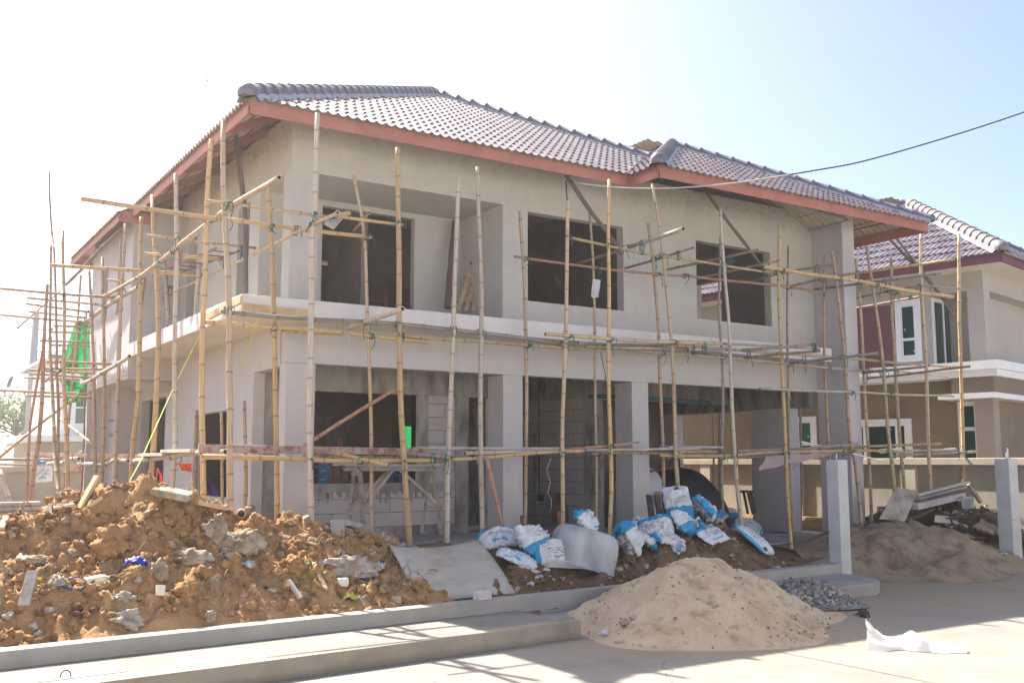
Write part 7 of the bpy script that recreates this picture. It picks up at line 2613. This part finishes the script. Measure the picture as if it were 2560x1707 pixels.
# slatted frames
def slat_frame(origin, ux, uy, w, h, n, mat, label, nb=2, tk=0.02, sw=0.06):
    o = root("slatted_frame", origin)
    tag(o, label, "slatted frame", "wooden slatted frames")
    o0, ux, uy = Vector(origin), Vector(ux).normalized(), Vector(uy).normalized()
    nz = ux.cross(uy).normalized()
    if nz.y > 0:
        nz = -nz
    for k in range(n):
        a = o0 + ux * (w * k / (n - 1))
        m = MB()
        m.beam(a, a + uy * h, tk, sw, 0, ux)
        m.build("slat", mat, o)
    for k in range(nb):
        a = o0 + uy * (h * (0.22 + 0.56 * k / max(1, nb - 1))) - nz * 0.035
        m = MB()
        m.beam(a - ux * 0.05, a + ux * (w + 0.12), 0.07, 0.035, 0, uy)
        m.build("crossbar", mat, o)
    return o


slat_frame(Vector((7.327,12.75,3.874)), Vector((1, 0, 0)), Vector((0.42, 0.25, 0.87)), 0.48, 0.82, 5, "wood", "pale slatted frame leaning at the right end of the balcony")
slat_frame(Vector((6.35, 13.9, 3.3)), Vector((1, 0.1, 0)), Vector((0.08, 0.3, 0.95)), 0.4, 1.15, 2, "wood_red", "reddish wooden frame inside the upper left door opening", 4, 0.03, 0.09)
slat_frame(Vector((9.496,10.95,0.738)), Vector((1, 0.1, 0)), Vector((0.18, 0.35, 0.8)), 0.5, 0.46, 4, "wood_dark", "dark slatted pallet standing behind the tallest sack", 1, 0.03, 0.10)
cord("green_tuft", [(7.626,12.9,4.661), (7.676,12.9,4.573), (7.648,12.9,4.508), (7.691,12.9,4.388)], 0.02, "net", "green plastic tuft on top of the balcony slat frame", "plastic tuft")

# carport contents
def tarp(name, cx, cy, rx, ry, h, z0, mat, label, cat, seed, lean=0.0):
    m = MB()
    n = 44
    k = 22
    rings = []
    for j in range(k + 1):
        t = j / k
        ring = []
        for i in range(n):
            a = 2 * math.pi * i / n
            rr = math.sin(t * math.pi / 2) ** 0.8
            f = 1 + 0.05 * math.sin(a * 7 + seed) * t + 0.12 * noise.noise(Vector((math.cos(a) * 1.5, math.sin(a) * 1.5, seed + t)))
            zz = z0 + h * (math.cos(t * math.pi / 2) ** 0.75) + 0.03 * noise.noise(Vector((math.cos(a) * 3 * rr, math.sin(a) * 3 * rr, seed)))
            ring.append(m.vert((cx + rx * rr * f * math.cos(a) + lean * (zz - z0), cy + ry * rr * f * math.sin(a), zz)))
        rings.append(ring)
    for a, b in zip(rings[:-1], rings[1:]):
        for i in range(n):
            m.face((a[i], b[i], b[(i + 1) % n], a[(i + 1) % n]), 0, None, True)
    return tag(m.build(name, mat), label, cat)


tarp("tarpaulin_heap", 12.7, 13.75, 0.95, 0.8, 1.18, Z_CAR, "tarp", "black tarpaulin draped over a heap in the carport", "tarpaulin", 3, -0.25)
tarp("white_bulk_sack", 11.45, 13.55, 0.55, 0.5, 1.22, Z_CAR, "sack_white", "bulging white sack left of the black tarpaulin", "bulk sack", 8)
for (p, q, lab) in (((11.163,12.9,1.47), (11.776,12.95,1.549), "red steel bar lying over the white bulk sack"),):
    m = MB()
    m.beam(p, q, 0.03, 0.03)
    tag(m.build("steel_bar", "steel_red"), lab, "steel bar")
block("leaning_board", Vector((11.428,12.7,1.019)), (0.62, 0.02, 0.22), -4, "wood_grey", "grey board leaning at the foot of the tarpaulin heap", "board", -20, 4, 0.003)
sd = root("steel_stand", (13.6, 15.1, Z_CAR))
tag(sd, "dark steel lattice stand behind the tarpaulin", "steel stand")
for (dx, dy) in ((0, 0), (0.22, 0), (0.22, 0.22), (0, 0.22)):
    m = MB()
    m.beam((13.6 + dx, 15.1 + dy, Z_CAR), (13.6 + dx, 15.1 + dy, 1.7), 0.03, 0.03)
    m.build("leg", "steel_dark", sd)
for k in range(5):
    m = MB()
    m.beam((13.6, 15.1, 0.5 + 0.24 * k), (13.82, 15.1, 0.62 + 0.24 * k), 0.018, 0.018)
    m.build("strut", "steel_dark", sd)
wf = root("wooden_stool", Vector((14.061,13.4,0.658)))
tag(wf, "small tilted wooden stool beside the dark inner column", "stool")
_c = ORIGIN[wf]
for (a, b) in (((-0.10, 0, 0.42), (0.03, 0, 0.0)), ((0.0, 0.2, 0.42), (0.10, 0.2, 0.0)), ((-0.02, 0, 0.40), (0.10, 0, 0.02))):
    m = MB()
    m.beam(_c + Vector(a), _c + Vector(b), 0.04, 0.03, up=(0, 1, 0))
    m.build("leg", "wood_dark", wf)
m = MB()
m.box((-0.14, -0.03, 0.40), (0.06, 0.24, 0.44), 0, None, _c)
m.build("seat", "wood_dark", wf)

# ------------------------------------------------------------------ rubble beside the plot wall
def sheet4(name, pts, th, mat, label, cat):
    A, B2, C2, D2 = (Vector(p) for p in pts)
    n_ = (B2 - A).cross(D2 - A).normalized() * th
    m = MB()
    i = [m.vert(p) for p in (A, B2, C2, D2)]
    j = [m.vert(p + n_) for p in (A, B2, C2, D2)]
    m.face(i)
    m.face(j[::-1])
    for k in range(4):
        q = (k + 1) % 4
        m.face((i[q], i[k], j[k], j[q]))
    return tag(m.build(name, mat), label, cat)


sheet4("leaning_sheet", [(14.431,10.51,1.209), (14.948,10.47,1.15), (14.308,10.3,0.661), (13.724,10.34,0.728)], 0.015, "wood_grey", "grey panel leaning among the rubble left of the plank heap", "panel")
sheet4("loose_board", [(15.069,10.26,0.751), (16.424,10.13,0.657), (15.989,10.05,0.547), (14.858,10.13,0.659)], 0.02, "wood_pale", "pale flat board lying under the steel grate", "board")
for (a, b, w, h, mt, lab) in (((15.012,10.55,1.067), (16.383,10.47,1.274), 0.10, 0.03, "wood_pale", "topmost pale plank of the rubble heap"),
                          ((14.951,10.51,1.009), (16.245,10.47,1.2), 0.14, 0.04, "wood_grey", "second plank from the top of the rubble heap"),
                          ((14.81,10.43,0.955), (16.056,10.39,1.135), 0.18, 0.05, "wood_dark", "dark broad plank in the middle of the rubble heap"),
                          ((14.684,10.39,0.893), (15.937,10.34,1.056), 0.20, 0.10, "plank_grey", "thick grey beam low in the rubble heap"),
                          ((14.385,10.34,0.67), (15.048,10.3,0.848), 0.12, 0.03, "wood_dark", "dark board at the lower left of the rubble heap"),
                          ((16.571,10.6,1.235), (16.785,10.51,0.91), 0.08, 0.05, "wood_grey", "timber leaning on the right side of the rubble heap"),
                          ((14.21,10.72,0.879), (15.237,10.72,0.841), 0.06, 0.04, "wood", "tan lath lying at the foot of the plot wall")):
    plank("rubble_plank", a, b, w, h, mt, lab, group="planks in the rubble heap")
gr_ = root("drain_grate", Vector((15.733,10.09,0.819)))
tag(gr_, "galvanised steel drain grate leaning on the pale board", "drain grate")
TL_, TR_, BR_, BL_ = (Vector(p) for p in ((15.721,10.18,1.031), (16.009,10.18,1.025), (15.909,10.09,0.614), (15.611,10.09,0.61)))
for (a, b) in ((TL_, BL_), (TR_, BR_), (TL_, TR_), (BL_, BR_)):
    m = MB()
    m.beam(a, b, 0.025, 0.03, up=(0, -1, 0.2))
    m.build("frame", "metal", gr_)
m = MB()
for k in range(1, 16):
    t = k / 16
    m.beam(TL_.lerp(BL_, t), TR_.lerp(BR_, t), 0.014, 0.02, up=(0, -1, 0.2))
m.build("grid_bars", "metal", gr_)
for k, (p, lab) in enumerate((((15.245,9.8,0.456), "white paper scrap below the pale board at right"), ((15.456,9.734,0.497), "bluish board scrap right of the white paper scrap"), ((15.066,9.097,0.154), "white speck of paper low on the damp sand"))):
    scrap("paper_scrap", p, (0.22, 0.24, 0.10)[k], "film", lab, "paper scrap", 14 + k, 0.05)
sack(Vector((15.461,9.623,0.426)) + Vector((0, 0, 0.08)), 0.55, 0.36, 0.16, 20, 20, 5, "bag_in", "brown paper sack half buried where rubble meets sand", 30, 0.06)

# plastic bag blown onto the street
m = MB()
_c = Vector((7.849,5.597,0.0))
n = 30
ids = {}
for i in range(n + 1):
    for j in range(n + 1):
        a, b = i / n, j / n
        wd = 0.30 * (1 - 0.35 * a) * (0.8 + 0.2 * math.sin(a * 9 + 1))
        env = math.sin(math.pi * b) ** 0.6
        z = 0.17 * max(0.0, 1 - a * 1.15) ** 0.7 * env * (0.65 + 0.35 * math.sin(a * 11 + 2)) + 0.03 * env * (0.6 + 0.4 * math.sin(a * 14 + b * 5)) + 0.006
        nn = noise.fractal(Vector((a * 5, b * 3, 5)), 0.75, 2.1, 5)
        rd = 1 - 2 * abs(noise.noise(Vector((a * 6, b * 4, 8))))
        z += (0.05 * nn + 0.035 * rd) * env * (1.05 - 0.7 * a)
        p = Vector((a * 0.80 - 0.40 + 0.03 * noise.noise(Vector((b * 5, a * 3, 4))), (b - 0.5) * wd * 1.5 + 0.06 * noise.noise(Vector((a * 5, 2, b))), max(0.004, z)))
        ids[i, j] = m.vert(_c + Matrix.Rotation(RAD(-50), 3, "Z") @ p)
for i in range(n):
    for j in range(n):
        m.face((ids[i, j], ids[i + 1, j], ids[i + 1, j + 1], ids[i, j + 1]), 0, None, True)
tag(m.build("plastic_bag", "film"), "crumpled milky plastic bag lying on the sunlit street", "plastic bag")

# ------------------------------------------------------------------ thin volume added to lift shadows like the veiling lens flare
m = MB()
m.box((-75.0, -30.0, -1.0), (75.0, 110.0, 10.4))
hz = bpy.data.materials.new("flare_haze_air")
hz.use_nodes = True
hn = hz.node_tree.nodes
hn.clear()
ho = hn.new("ShaderNodeOutputMaterial")
hv = hn.new("ShaderNodeVolumePrincipled")
hv.inputs["Color"].default_value = (0.97, 0.93, 0.88, 1.0)
hv.inputs["Density"].default_value = 0.0024
hv.inputs["Anisotropy"].default_value = 0.7
hz.node_tree.links.new(hv.outputs["Volume"], ho.inputs["Volume"])
MAT["flare_haze"] = hz
stuff(m.build("flare_haze", "flare_haze"), "thin volume added over the building site to imitate lens flare glow", "flare_haze")
